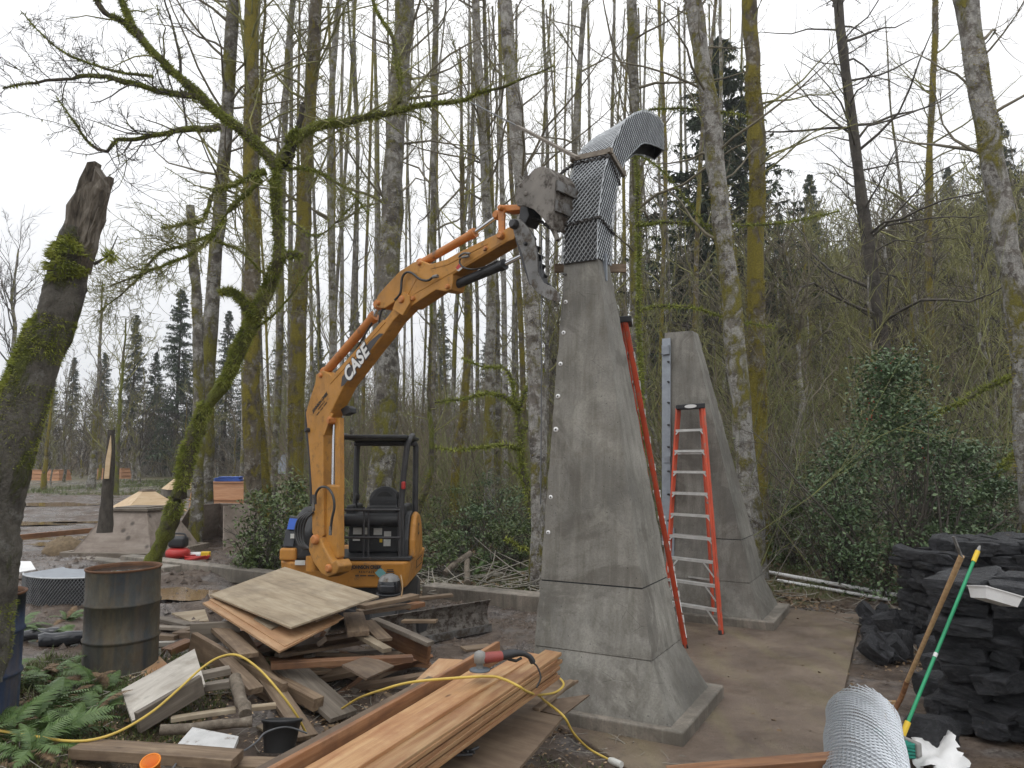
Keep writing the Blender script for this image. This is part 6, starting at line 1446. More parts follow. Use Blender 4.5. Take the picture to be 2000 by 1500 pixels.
# ---- leaning mossy tree between the field and the excavator
r = np.random.RandomState(8); YL = 9.6
lt = thing('leaning_tree', 'leaning tree thick with bright green moss and broken limbs left of the boom', 'tree', at(300, 1100, 10.6))
Pn = [at(293, 1105, 10.8), at(320, 1050, 10.7), at(352, 960, 10.5), at(372, 880, 10.4), at(400, 800, 10.3), at(440, 745, 10.2), at(470, 680, 10.1), at(500, 620, 10), at(528, 560, 9.9), at(545, 500, 9.8), at(540, 420, 9.7), at(538, 350, 9.6), at(550, 305, 9.6)]
path = resample(Pn, 60); rad = np.interp(np.linspace(0, 1, 60), [0, .25, .45, .6, .75, 1], [.11, .098, .088, .08, .066, .06])*(1+.10*r.randn(60))
trunk_obj(path, rad, M['greenbark'], lt, 14, rough=.06, r=r, flare=False); mossp = []
def limb(pts, r0, r1, mat='greenbark', moss=1., kidsn=0, L=.8, twig='twigm', name='limb', Pn=24, mlen=.035, up=.1, dens=(5, 3), par=None):
    p = resample([at(*q) for q in pts], Pn); p[1:] += r.randn(Pn-1, 3)*r0*.12; rd = np.linspace(r0, r1, Pn)*(1+.08*r.randn(Pn)); V, F = tubes(p[None], rd[None], 9)
    o = link(name, mesh_np(name, V, F, M[mat], True), lt)
    if moss: q = tuft(p[None], rd[None], 5200*moss, mlen*.75, .006, .1, r, (3.0, .33)); mossp.append(q)
    if kidsn:
        pos, d, t, i = kids(p[None], kidsn, .12, 1., .9, r, up); l1 = L*(.4+.9*r.rand(kidsn)); a1 = grow(pos, d, l1, 6, .22, .03, r); ra = np.interp(t, [0, 1], [r0, r1])*.35; ra = np.minimum(ra, .012)
        out = [tubes(a1, taper(kidsn, 6, ra, ra*.4), 4)]; n2 = kidsn*dens[0]; pos, d, t, i = kids(a1, n2, .1, 1., .8, r, .05); l2 = l1[i]*(.15+.3*r.rand(n2)); a2 = grow(pos, d, l2, 4, .25, .02, r); out.append(tubes(a2, taper(n2, 4, np.full(n2, .0035), np.full(n2, .002)), 3))
        n3 = n2*dens[1]; pos, d, t, i = kids(a2, n3, .2, 1., .8, r, .1); a3 = grow(pos, d, .05+.10*r.rand(n3), 2, .2, 0, r); out.append(tubes(a3, taper(n3, 2, np.full(n3, .0028), np.full(n3, .0022)), 3))
        V, F = join(out); link('twig_spray', mesh_np('twig_spray', V, F, M[twig]), o)['kind'] = 'stuff'
        q = tuft(a1, taper(kidsn, 6, ra, ra*.4), 900*moss, mlen*.8, .005, -.3, r, (4, .6))
        if q: mossp.append(q)
    return p
limb([(538, 330, 9.6), (520, 300, 9.6), (480, 262, 9.5), (430, 225, 9.4), (385, 180, 9.3), (350, 150, 9.2), (300, 105, 9.1), (262, 55, 9.0), (240, 10, 9.0), (225, -40, 9.0)], .068, .035, moss=1., kidsn=9, L=1.2)
limb([(390, 190, 9.3), (350, 185, 9.25), (310, 178, 9.2), (260, 163, 9.1), (180, 148, 9.0), (110, 155, 8.9), (40, 165, 8.8), (5, 172, 8.8)], .045, .010, moss=.6, kidsn=26, L=.7, twig='twigd', up=.05)
limb([(300, 150, 9.1), (230, 140, 9.0), (170, 122, 8.95), (120, 100, 8.9), (75, 60, 8.9), (40, 20, 8.9)], .02, .006, moss=.3, kidsn=20, L=.55, twig='twigd')
limb([(430, 248, 9.4), (390, 253, 9.3), (365, 252, 9.2), (320, 262, 9.1), (260, 272, 9.0), (225, 275, 8.95), (210, 295, 8.95), (180, 285, 8.9), (150, 245, 8.85), (110, 185, 8.8)], .042, .006, moss=.45, kidsn=26, L=.8, twig='twigd', up=-.2)
limb([(353, 155, 9.2), (352, 120, 9.2), (340, 60, 9.2), (322, 0, 9.2), (318, -40, 9.2)], .020, .008, 'darkbark', .1, 14, .6, 'twigd')
limb([(300, 105, 9.1), (250, 50, 9.05), (200, 20, 9.0), (180, -30, 9.0)], .045, .03, moss=.9, kidsn=6, L=.6)
limb([(365, 252, 9.2), (360, 215, 9.2), (352, 170, 9.2)], .016, .008, 'darkbark', .1, 3, .4, 'twigd')
limb([(548, 310, 9.6), (585, 265, 9.55), (625, 245, 9.5), (680, 238, 9.4), (750, 222, 9.3), (830, 205, 9.2), (900, 196, 9.1), (930, 183, 9.05), (1000, 163, 8.95), (1050, 142, 8.9), (1085, 128, 8.85)], .066, .009, moss=.7, kidsn=36, L=.9, dens=(6, 3))
limb([(764, 218, 9.3), (782, 190, 9.3), (778, 130, 9.3), (765, 70, 9.3), (735, 20, 9.3), (720, -30, 9.3)], .035, .02, moss=.6, kidsn=14, L=.9)
limb([(555, 330, 9.6), (572, 290, 9.58), (585, 240, 9.55), (592, 200, 9.55)], .045, .036, 'darkbark', 0)
limb([(520, 335, 9.6), (490, 345, 9.55), (455, 362, 9.5), (420, 372, 9.45), (408, 400, 9.4), (395, 430, 9.35), (350, 440, 9.3), (315, 445, 9.25)], .038, .016, moss=1., kidsn=24, L=.65)
limb([(510, 350, 9.6), (480, 380, 9.55), (455, 400, 9.5), (430, 440, 9.4), (385, 490, 9.3), (340, 510, 9.2), (290, 530, 9.1), (215, 558, 9.0)], .034, .010, moss=.9, kidsn=52, L=.75)
limb([(420, 455, 9.4), (360, 480, 9.3), (310, 495, 9.2), (255, 560, 9.1), (190, 610, 9.0)], .022, .007, moss=.9, kidsn=44, L=.7)
limb([(420, 470, 9.4), (470, 490, 9.6), (500, 520, 9.7), (526, 545, 9.85)], .018, .012, moss=.7, kidsn=8, L=.5)
limb([(500, 622, 10), (482, 600, 9.95), (460, 572, 9.9), (432, 570, 9.9)], .062, .045, moss=1.7, mlen=.05)
limb([(548, 500, 9.8), (575, 498, 9.75), (585, 500, 9.75)], .042, .045, moss=1.6, mlen=.045)
limb([(555, 320, 9.6), (575, 265, 9.56), (585, 258, 9.55)], .085, .06, moss=1.8, mlen=.05)
limb([(560, 330, 9.6), (600, 330, 9.5), (640, 345, 9.45), (690, 380, 9.4), (720, 420, 9.4)], .022, .006, moss=.8, kidsn=22, L=.6)
limb([(545, 420, 9.7), (580, 440, 9.65), (610, 460, 9.6), (640, 450, 9.5), (700, 390, 9.4)], .016, .006, moss=.8, kidsn=22, L=.6)
limb([(500, 640, 10), (540, 610, 9.9), (580, 560, 9.8), (620, 500, 9.8)], .02, .006, moss=.7, kidsn=14, L=.6)
# moss on the trunk: heavy on the upper side
q = tuft(path[None, 8:], rad[None, 8:], 7000, .031, .006, .75, r, (2.2, .28)); mossp.append(q)
left_up = path.copy(); left_up[:, 0] -= .035; left_up[:, 2] += .02
q = tuft(left_up[None, 12:46], rad[None, 12:46]*.95, 7000, .032, .006, .3, r, (2.0, .40)); mossp.append(q)
V, F = join([q for q in mossp if q]); o = link('moss', mesh_np('moss', V, F, M['moss']), lt); o['kind'] = 'stuff'

# ---- split stub in the field
ss = thing('split_stub', 'short snapped stem with fresh orange split wood in the muddy field', 'tree', at(208, 1030, 13))
path = resample([at(205, 1040, 13), at(210, 960, 13), at(215, 900, 13), at(218, 840, 13)], 14); trunk_obj(path, np.linspace(.125, .06, 14), M['darkbark'], ss, 10, r=r, flare=False)
m = MB(); m.add([at(203, 935, 12.86), at(212, 935, 12.85), at(217, 880, 12.9), at(216, 850, 12.93), at(206, 900, 12.88)], [(0, 1, 2, 3, 4)]); o = m.build('split_face', M['pine'], ss); o.modifiers.new('solid', 'SOLIDIFY').thickness = .02
# ================================================================ conifers
n = NT('needles'); f_ = n.noise(n.vec(rnd=10), 1.4, 4); M['needle'] = n.done(n.ramp(f_, [(.3, (.03, .048, .026)), (.55, (.06, .085, .045)), (.75, (.10, .125, .07))]), .8)
n = NT('needles_far'); f_ = n.noise(n.vec(rnd=10), 1.2, 4); M['needleb'] = n.done(n.ramp(f_, [(.3, (.045, .06, .04)), (.55, (.08, .10, .066)), (.75, (.125, .145, .10))]), .85)
def conifer_mesh(seed, H=22., Rb=3.6, t0=.12, ragged=.25, mat='needle', whorls=54):
    r = np.random.RandomState(seed); zs = H*(t0+(1-t0)*np.linspace(0, 1, whorls)**.92); S, Dd, L = [], [], []
    for z in zs:
        k = 1-(z/H-t0)/(1-t0); nb = r.randint(5, 8)
        for a in r.rand(nb)*2*PI:
            S.append((0, 0, z)); Dd.append((math.cos(a), math.sin(a), .25-.3*k)); L.append((.25+Rb*k**.8)*(1-ragged+2*ragged*r.rand()*.8))
    L = np.array(L); A1 = grow(S, Dd, L, 6, .08, -.03, r); out = [tubes(A1, taper(len(L), 6, .012+.012*L, np.full(len(L), .006)), 3)]
    n2 = len(L)*34; pos, d, t, i = kids(A1, n2, .12, 1., .95, r, -.25); l2 = np.maximum(.2, L[i]*.28*(1.15-t)*(.5+1.*r.rand(n2))); a2 = grow(pos, d, l2, 3, .12, -.12, r)
    # each spray: a ragged two-sided comb
    tg = nrm(a2[:, -1]-a2[:, 0]); s = nrm(np.cross(tg, np.array([0, 0, 1.])+.3*r.randn(n2, 3))); w = (.035+.05*r.rand(n2))[:, None]
    V = np.stack([a2[:, 0]-s*w*.3, a2[:, 0]+s*w*.3, a2[:, 1]+s*w, a2[:, 1]-s*w, a2[:, 2]], 1).reshape(-1, 3); b = np.arange(n2)*5
    Fq = np.stack([b, b+1, b+2, b+3], -1); Ft = np.stack([b+3, b+2, b+4], -1)
    # drooping fringe
    n3 = n2*2; k = r.randint(0, n2, n3); u = r.rand(n3)[:, None]; p = a2[k, 0]*(1-u)+a2[k, 2]*u+s[k]*w[k]*(2*r.rand(n3, 1)-1); q = p+np.array([0, 0, -1.])*(.10+.22*r.rand(n3, 1))+.06*r.randn(n3, 3); e = nrm(r.randn(n3, 3))*.022
    V3 = np.stack([p-e, p+e, q], 1).reshape(-1, 3); F3 = np.arange(n3*3).reshape(-1, 3)+len(V)
    me = mesh_np('crown', np.concatenate([V, V3]), [Fq, np.concatenate([Ft, F3])], M[mat])
    tv, tf = tubes(np.array([[(0, 0, -.3), (0, 0, H*.3), (0, 0, H*.7), (0, 0, H)]]), np.array([[.3, .22, .12, .015]])*H/22, 9); v1, f1 = out[0]; tm = mesh_np('trunk', *join([(tv, tf), (v1, f1)]), M['darkbark'], True)
    return tm, me
CM = [conifer_mesh(1), conifer_mesh(2, 22, 4.4, .08, .3), conifer_mesh(3, 22, 3.0, .15, .35, 'needleb', 46), conifer_mesh(4, 22, 3.6, .05, .4, 'needleb', 50)]
def conifer(px, ytop, Y, v, label, group=None, wide=1.):
    g_ = at(px, 800, Y); z0 = gz1(g_.x, Y); zt = at(px, ytop, Y).z; H = zt-z0; t = thing('conifer_tree', label, 'tree', (g_.x, Y, z0), random.random()*6, group)
    s = H/22; t.scale = (s*wide, s*wide, s)
    for nm, me in zip(('trunk', 'crown'), CM[v]): o = bpy.data.objects.new(nm, me); COL.objects.link(o); o.parent = t
    return t
conifer(1425, 85, 38, 1, 'tall dark spruce rising between the two alders behind the second monument', wide=1.45)
conifer(1600, 345, 58, 0, 'middle-sized fir on the hillside right of the tall spruce')
conifer(1535, 420, 55, 3, 'shaggy fir on the hillside between the tall spruce and the dark tree')
conifer(1980, 225, 50, 3, 'broad fir on the hill crest behind the big pale alder', wide=1.2)
conifer(1880, 330, 62, 2, 'pale fir on the hill beside the slender mossy alder', wide=1.1)
conifer(1270, 490, 70, 2, 'distant small fir seen past the mouth of the mesh hook')
conifer(1330, 520, 62, 0, 'distant dark fir left of the tall spruce')
conifer(1760, 430, 66, 0, 'distant fir behind the dark many-branched tree')
conifer(1080, 560, 80, 3, 'far fir just visible beside the shaft of the tall monument')
FARL = [(345, 568, 62, 1), (258, 618, 66, 2), (395, 640, 64, 3), (140, 700, 75, 2), (60, 660, 85, 3), (200, 690, 78, 0), (440, 610, 68, 2), (0, 740, 80, 0), (545, 640, 72, 3), (690, 600, 75, 2), (620, 660, 70, 0), (100, 735, 72, 3), (300, 690, 66, 0), (480, 690, 66, 0), (860, 600, 80, 2), (760, 650, 76, 3), (960, 620, 78, 0)]
for k in range(16):
    px = 1480+580*(k+random.random())/16; conifer(px, 560-(px-1480)*.32+90*random.random(), 52+26*random.random(), random.choice((2, 3, 2, 0)), 'grey-green fir standing among the bare trees of the hillside', 'firs of the hillside', 1.35)
for k, (px, yt, Y, v) in enumerate(FARL):
    conifer(px, yt, Y, v, 'tall pale-green fir standing alone against the sky at the far edge of the field' if k == 0 else 'dark fir in the tree line at the far edge of the field', None if k == 0 else 'firs of the far tree line')

# ================================================================ bare trees of the far tree line
def bare(px, ytop, Y, label, group=None, seed=0, twig='twig', spread=1., mat='alder', name='bare_tree'):
    r = np.random.RandomState(900+seed); g_ = at(px, 800, Y); z0 = gz1(g_.x, Y); H = at(px, ytop, Y).z-z0; path = np.stack([np.full(10, g_.x), np.full(10, Y), z0-.2+np.linspace(0, H*.9, 10)], 1); path[1:, :2] += np.cumsum(r.randn(9, 2), 0)*H*.006
    rad = np.linspace(H*.014, H*.003, 10); t = thing(name, label, 'tree', tuple(path[0]), 0, group); trunk_obj(path, rad, M[mat], t, 7, r=r)
    (V, F), _ = limb_set(path, rad, 24, .12, 1., H*.36*spread, .75, r, 3, (5, 4), up=.5, trop=.07, twigr=.013*Y/50, p3=2); link('crown', mesh_np('crown', V, F, M[twig]), t); return t
bare(22, 425, 45, 'large round bare tree at the far edge of the field beyond the broken trunk', seed=1, spread=1.25, twig='twigd')
bare(232, 575, 38, 'mossy many-stemmed bare tree beyond the split stub', seed=2, twig='twigm', spread=1.1, mat='greenbark'); 
bare(185, 500, 42, 'thin bare tree left of the mossy many-stemmed one', seed=3, spread=.6)
bare(95, 640, 40, 'small mossy stem beside the far cedar box', seed=4, twig='twigm', spread=.5, mat='mossbark')
def bare_proto(seed, mat):
    r = np.random.RandomState(3000+seed); path = np.stack([np.zeros(10), np.zeros(10), -.2+np.linspace(0, 9., 10)], 1); path[1:, :2] += np.cumsum(r.randn(9, 2), 0)*.09; rad = np.linspace(.13, .03, 10)*(.8+.5*r.rand())
    V, F = tubes(path[None], rad[None], 6); (Vc, Fc), _ = limb_set(path, rad, 28, .10, 1., 3.4+1.2*r.rand(), .65+.3*r.rand(), r, 3, (5, 4), up=.3+.4*r.rand(), trop=.04+.05*r.rand(), twigr=.013, p3=2)
    return mesh_np('trunk', V, F, M[['alder', 'mossbark', 'alderp'][seed % 3]], True), mesh_np('crown', Vc, Fc, M[mat])
BP = [bare_proto(k, ['twigm', 'twig', 'twigm', 'twigd'][k % 4]) for k in range(14)]
def bare2(px, ytop, Y, label, group, v):
    g_ = at(px, 800, Y); z0 = gz1(g_.x, Y); H = at(px, ytop, Y).z-z0; t = thing('bare_tree', label, 'tree', (g_.x, Y, z0), random.random()*6.28, group); s_ = max(.35, H/9.8); t.scale = (s_*random.uniform(.8, 1.25), s_*random.uniform(.8, 1.25), s_)
    for nm, me in zip(('trunk', 'crown'), BP[v]): o = bpy.data.objects.new(nm, me); COL.objects.link(o); o.parent = t
for k in range(36):
    px = -40+660*(k+rb_.rand())/36; bare2(px, 690+140*rb_.rand(), 44+26*rb_.rand(), 'bare leafless tree in the tree line at the far edge of the field', 'bare trees of the far tree line', k % 14)
for k in range(22):
    px = -640+600*(k+random.random())/22; (bare2(px, 640+150*random.random(), 42+28*random.random(), 'bare leafless tree in the tree line at the far edge of the field', 'bare trees of the far tree line', k % 14) if k % 3 else conifer(px, 640+90*random.random(), 60+20*random.random(), k % 4, 'dark fir in the tree line at the far edge of the field', 'firs of the far tree line'))
for k in range(84):
    px = 1060+1010*(k+rb_.rand())/84; bare2(px, 420+190*rb_.rand()-(px-1100)*.13, 30+34*rb_.rand(), 'bare grey-green tree on the wooded hillside beyond the monuments', 'bare trees of the hillside', (k*5) % 14)

for k in range(34):
    px = 1290+790*(k+rb_.rand())/34; bare2(px, 400+260*rb_.rand()-(px-1300)*.12, 19+17*rb_.rand(), 'mossy twiggy sapling in the thicket at the foot of the hillside', 'saplings of the thicket', (k*3) % 14)
# ================================================================ thicket: brush nobody could count
def brush(name, N, xy, hfun, seed, twig, thick=.006, lev=2, lab=None, spread=.5):
    r = np.random.RandomState(seed); x, y = xy(r, N); z = gz(x, y); S = np.stack([x, y, z-.05], 1); Hh = hfun(r, x, y); d = np.stack([spread*r.randn(N), spread*r.randn(N), np.full(N, 1.)], 1)
    a1 = grow(S, d, Hh, 5, .18, .02, r); sc_ = np.maximum(1., y/18); out = [tubes(a1, taper(N, 5, thick*1.7*sc_, thick*.6*sc_), 3)]
    n2 = N*5; pos, d, t, i = kids(a1, n2, .25, 1., .75, r, .15); l2 = Hh[i]*(.12+.3*r.rand(n2)); a2 = grow(pos, d, l2, 3, .2, .02, r); out.append(tubes(a2, taper(n2, 3, thick*.8*sc_[i], thick*.4*sc_[i]), 3))
    if lev > 2:
        n3 = n2*2; pos, d, t, j = kids(a2, n3, .2, 1., .75, r, .1); l3 = l2[j]*(.2+.4*r.rand(n3)); a3 = grow(pos, d, l3, 3, .2, .02, r); out.append(tubes(a3, taper(n3, 3, thick*.4*sc_[i[j]], thick*.25*sc_[i[j]]), 3))
    V, F = join(out); o = link(name, mesh_np(name, V, F, M[twig])); return tag(o, lab, 'brush', None, 'stuff')
M['brushb'] = simple('brush_brown', (.20, .165, .115), .9, .5, 1.2, bump=0)
M['brushg'] = simple('brush_olive', (.21, .225, .085), .9, .5, 1.2, bump=0)
M['brushl'] = simple('brush_grey', (.27, .25, .21), .9, .4, 1.2, bump=0)
wedge = lambda a, b, px0, px1: (lambda r, N: (lambda y: (((px0+(px1-px0)*r.rand(N))-1000)/FPX*y, y))(a+(b-a)*r.rand(N)**.8))
brush('undergrowth', 2200, wedge(17, 45, 560, 1480), lambda r, x, y: 1.2+3.8*r.rand(len(x)), 1, 'brushb', lab='tangle of brown brush under the alders')
brush('undergrowth', 1900, wedge(16, 42, 620, 1480), lambda r, x, y: .8+3.0*r.rand(len(x)), 2, 'brushg', lab='olive mossy brush under the alders')
brush('undergrowth', 2300, wedge(13.5, 48, 1330, 2100), lambda r, x, y: 1.5+4.5*r.rand(len(x)), 3, 'brushg', lab='olive twiggy thicket on the hillside')
brush('undergrowth', 1800, wedge(14, 52, 1330, 2100), lambda r, x, y: 1.5+4.5*r.rand(len(x)), 4, 'brushb', lab='brown twiggy thicket on the hillside')
brush('undergrowth', 1300, wedge(42, 62, 540, 1340), lambda r, x, y: 3.+6.*r.rand(len(x)), 8, 'brushb', lab='tall brown brush deep behind the alders', spread=.25)
brush('undergrowth', 800, wedge(42, 62, 540, 1340), lambda r, x, y: 3.+5.5*r.rand(len(x)), 9, 'brushg', lab='tall olive brush deep behind the alders', spread=.25)
brush('undergrowth', 1100, wedge(45, 75, 1300, 2100), lambda r, x, y: 4.+6.*r.rand(len(x)), 10, 'brushg', lab='tall olive brush high on the hillside', spread=.3)
brush('undergrowth', 900, wedge(13.5, 30, 1300, 2100), lambda r, x, y: 1.+3.*r.rand(len(x)), 5, 'brushl', lab='grey bare stems in the hillside thicket')
brush('undergrowth', 1700, wedge(60, 80, -500, 640), lambda r, x, y: 2.+3.5*r.rand(len(x)), 6, 'brushb', lab='brown brush along the far edge of the field')
brush('undergrowth', 1100, wedge(59, 78, -500, 640), lambda r, x, y: 1.5+3.*r.rand(len(x)), 7, 'brushl', lab='grey brush along the far edge of the field')

# ================================================================ leafy shrubs
def leaves(C, size, r, up=.5, fold=.25, asp=.5):
    N = len(C); d = nrm(r.randn(N, 3)); nn = nrm(r.randn(N, 3)+np.array([0, 0, up*2])); s = nrm(np.cross(d, nn)); d = np.cross(nn, s); l = (size*(.6+.8*r.rand(N)))[:, None]; w = l*asp
    V = np.stack([C-d*l*.5, C+s*w*.5+nn*l*fold*.3, C+d*l*.5, C-s*w*.5+nn*l*fold*.3], 1).reshape(-1, 3); b = np.arange(N)*4
    return V, np.concatenate([np.stack([b, b+1, b+2], -1), np.stack([b, b+2, b+3], -1)])
def leafmat(name, a, b, c, rough=.35):
    n = NT(name); g_ = n.t.nodes.new('ShaderNodeNewGeometry'); f = n.noise(n.vec(), 3.0, 4); rn = g_.outputs['Random Per Island']
    cc = n.mix(n.math('MULTIPLY', rn, .75), n.ramp(f, [(.3, a), (.6, b)]), c); m_ = n.done(cc, rough); n.b.inputs['Subsurface Weight'].default_value = 0; return m_
M['holly'] = leafmat('holly_leaf', (.024, .056, .02), (.058, .11, .042), (.14, .20, .085), .42)
M['salal'] = leafmat('salal_leaf', (.03, .055, .014), (.065, .105, .026), (.15, .19, .06), .45)
M['fern'] = leafmat('fern_leaf', (.03, .07, .014), (.06, .115, .026), (.11, .17, .05), .5)
M['grassm'] = leafmat('grass_blade', (.04, .07, .012), (.07, .11, .02), (.15, .16, .05), .6)
M['litter'] = leafmat('dead_leaf', (.05, .03, .014), (.11, .065, .03), (.22, .15, .08), .75)
M['berry'] = simple('red_berry', (.35, .03, .015), .35, .2, 9)
def shrub(name, px, pyb, Y, Wd, Hh, N, size, mat, label, cat, seed, group=None, asp=.5, stems=18, clump=90, shape=1., berries=0, dy=.8, hollow=.3, cl=1.):
    r = np.random.RandomState(seed); g_ = at(px, pyb, Y); z0 = gz1(g_.x, Y)-.05; t = thing(name, label, cat, (g_.x, Y, z0), 0, group)
    S = np.tile([g_.x, Y, z0], (stems, 1))+np.concatenate([r.randn(stems, 2)*Wd*.10, np.zeros((stems, 1))], 1); d = np.stack([r.randn(stems)*.35*Wd/Hh*1.6, r.randn(stems)*.3, np.ones(stems)], 1); a1 = grow(S, d, Hh*(.55+.4*r.rand(stems)), 7, .12, .0, r)
    n2 = stems*9; pos, dd, tt, i = kids(a1, n2, .15, 1., .9, r, .1); a2 = grow(pos, dd, Hh*(.1+.16*r.rand(n2)), 4, .2, 0, r)
    V, F = join([tubes(a1, taper(stems, 7, np.full(stems, .022*Hh/2.5), np.full(stems, .005)), 5), tubes(a2, taper(n2, 4, np.full(n2, .006), np.full(n2, .003)), 3)]); link('stem', mesh_np('stem', V, F, M['twigd']), t)
    # leaf clumps through the crown volume
    u = r.rand(clump, 3); zz = .04+.96*u[:, 2]; prof = np.sin(np.clip((zz*.9+.13), 0, 1)*PI)**(.55*shape); ang = u[:, 0]*2*PI; rr = prof*Wd/2*(hollow+(1-hollow)*np.sqrt(u[:, 1]))
    C = np.stack([g_.x+rr*np.cos(ang), Y+rr*np.sin(ang)*dy, z0+zz*Hh], 1); C += r.randn(*C.shape)*.06
    k = np.concatenate([np.arange(clump), r.randint(0, clump, N-clump)]); cs = (.09+.13*r.rand(clump))*Hh/2.6*cl
    pts = C[k]+r.randn(len(k), 3)*cs[k][:, None]*np.array([1.25, 1.25, .75]); pts[:, 2] = np.maximum(pts[:, 2], z0+.04)
    Vl, Fl = leaves(pts, size, r, .6, .3, asp); o = link('foliage', mesh_np('foliage', Vl, Fl, M[mat]), t)
    if berries:
        m = MB()
        for b in range(berries):
            c = C[r.randint(clump)]
            if c[2] < z0+Hh*.55: continue
            for _ in range(4): m.lathe([(0, -.014), (.013, 0), (0, .014)], Vector(c+r.randn(3)*.05)+Vector((0, -.12, 0)), 6)
        o = m.build('berry', M['berry'], t); o['kind'] = 'stuff'
    return t
shrub('holly_bush', 1765, 1130, 11.9, 2.2, 3.9, 13000, .070, 'holly', 'large dark glossy holly bush with red berries behind the basalt stacks', 'bush', 1, clump=140, stems=26, shape=1.1, berries=30, hollow=.1, cl=.66)
shrub('holly_bush', 1900, 1100, 12.6, 1.7, 2.5, 6000, .085, 'holly', 'lower holly bush spreading behind the rear basalt stack', 'bush', 2, clump=110)
shrub('holly_bush', 1640, 1100, 13.2, 1.0, 2.6, 2600, .075, 'holly', 'thin loose holly beside the large one near the white pipes', 'bush', 3, clump=60)
shrub('leafy_shrub', 512, 1090, 12.6, .8, 1.5, 2200, .075, 'salal', 'dark leafy shrub between the small shed and the excavator', 'shrub', 4, clump=90)
shrub('leafy_shrub', 570, 1050, 13.6, 1.0, 1.8, 2800, .075, 'salal', 'taller leafy shrub behind the excavator side cover', 'shrub', 5, clump=80)
shrub('leafy_shrub', 492, 1095, 12.4, .6, .5, 900, .06, 'salal', 'low green shrub on the kerb by the open form', 'shrub', 6, clump=30)
for k, (px, Y, w, h) in enumerate([(860, 14.5, 1.5, .9), (930, 15.5, 1.6, 1.2), (1000, 14.8, 1.3, 1.1), (1035, 16.5, 1.4, 1.6), (890, 17.5, 1.8, 1.5), (960, 18.5, 2.0, 1.7), (690, 15.5, 1.4, 1.0), (1500, 16, 1.7, 1.6), (1560, 14.8, 1.4, 1.3), (1590, 17.5, 1.8, 2.2), (1400, 17, 1.6, 1.8), (1960, 14.5, 2.2, 2.6)]):
    shrub('leafy_shrub', px, 1080, Y, w, h, 2000, .065, ['salal', 'holly'][k % 2], 'green evergreen shrub in the undergrowth beneath the alders', 'shrub', 20+k, 'evergreen shrubs under the alders', clump=55, cl=.8)
# thin veil of leaves through the hillside thicket
r = np.random.RandomState(77); N = 26000; x, y = wedge(13.5, 40, 1300, 2080)(r, N); z = gz(x, y)+4.2*r.rand(N)**1.6*(.4+.9*vnoise(x*.6, y*.6)); C = np.stack([x, y, z], 1); keep = vnoise(x*.8+z, y*.8) > .42; C = C[keep]
V, F = leaves(C, .055*np.maximum(1, C[:, 1]/18), r); o = link('undergrowth_leaves', mesh_np('undergrowth_leaves', V, F, M['salal'])); tag(o, 'scattered green leaves of the hillside thicket', 'leaves', None, 'stuff')
N = 14000; x, y = wedge(14, 34, 640, 1320)(r, N); z = gz(x, y)+1.7*r.rand(N)**1.5*(.3+1.*vnoise(x*.6, y*.6)); C = np.stack([x, y, z], 1); keep = vnoise(x*.8+z, y*.8) > .4; C = C[keep]
V, F = leaves(C, .055*np.maximum(1, C[:, 1]/18), r); o = link('undergrowth_leaves', mesh_np('undergrowth_leaves', V, F, M['salal'])); tag(o, 'scattered green leaves among the alder trunks', 'leaves', None, 'stuff')

# ---- small mossy shrub-tree right behind the tall monument's foot
r = np.random.RandomState(21); mt_ = thing('mossy_sapling', 'twisted sapling furred with green moss beside the tall monument', 'tree', at(1035, 1010, 14)); mossp = []
def mlimb(pts, r0, r1, nm='limb'):
    p = resample([at(*q) for q in pts], 18); p[1:] += r.randn(17, 3)*r0*.25; rd = np.linspace(r0, r1, 18); V, F = tubes(p[None], rd[None], 7); link(nm, mesh_np(nm, V, F, M['greenbark'], True), mt_); mossp.append(tuft(p[None], rd[None], 1800, .045, .010, .2, r))
mlimb([(1046, 1012, 14), (1030, 960, 14), (1020, 900, 14), (1015, 830, 14), (1005, 780, 14)], .06, .045, 'trunk')
mlimb([(1010, 800, 14), (985, 775, 14), (950, 770, 14), (900, 780, 14), (850, 785, 14)], .045, .018); mlimb([(1012, 800, 14), (1030, 760, 14), (1050, 735, 14), (1062, 720, 14)], .04, .02); mlimb([(1005, 790, 14), (1000, 750, 14), (985, 720, 14), (940, 715, 14), (900, 700, 14)], .035, .012)
mlimb([(1018, 880, 14), (990, 870, 13.9), (950, 872, 13.8), (900, 878, 13.7), (850, 874, 13.7)], .04, .012); mlimb([(1020, 850, 14), (1045, 810, 14), (1065, 800, 14)], .03, .02); mlimb([(1028, 950, 14), (1008, 920, 14), (985, 900, 14)], .03, .015)
mlimb([(1050, 1078, 13.6), (1020, 1070, 13.6), (985, 1052, 13.6)], .03, .02)
V, F = join([q for q in mossp if q]); o = link('moss', mesh_np('moss', V, F, M['moss']), mt_); o['kind'] = 'stuff'
# long bare mossy branches crossing in front of the hillside
cb = thing('arching_sapling', 'thin sapling with long mossy branches arching across behind the mesh hook', 'tree', at(1250, 1000, 15)); mt_ = cb; mossp = []
mlimb([(1256, 1000, 15), (1252, 800, 15), (1248, 640, 15), (1246, 470, 15), (1243, 300, 15)], .05, .03, 'trunk')
mlimb([(1246, 442, 15), (1300, 434, 14.8), (1400, 440, 14.6), (1480, 440, 14.5), (1560, 430, 14.5), (1640, 412, 14.4)], .03, .012); mlimb([(1248, 605, 15), (1300, 598, 14.8), (1360, 603, 14.6), (1430, 625, 14.5), (1520, 640, 14.4)], .026, .008)
mlimb([(1246, 220, 15), (1300, 212, 14.8), (1380, 215, 14.7), (1470, 228, 14.6)], .022, .008); mlimb([(1243, 300, 15), (1290, 330, 14.8), (1340, 390, 14.7), (1400, 470, 14.6)], .02, .008)
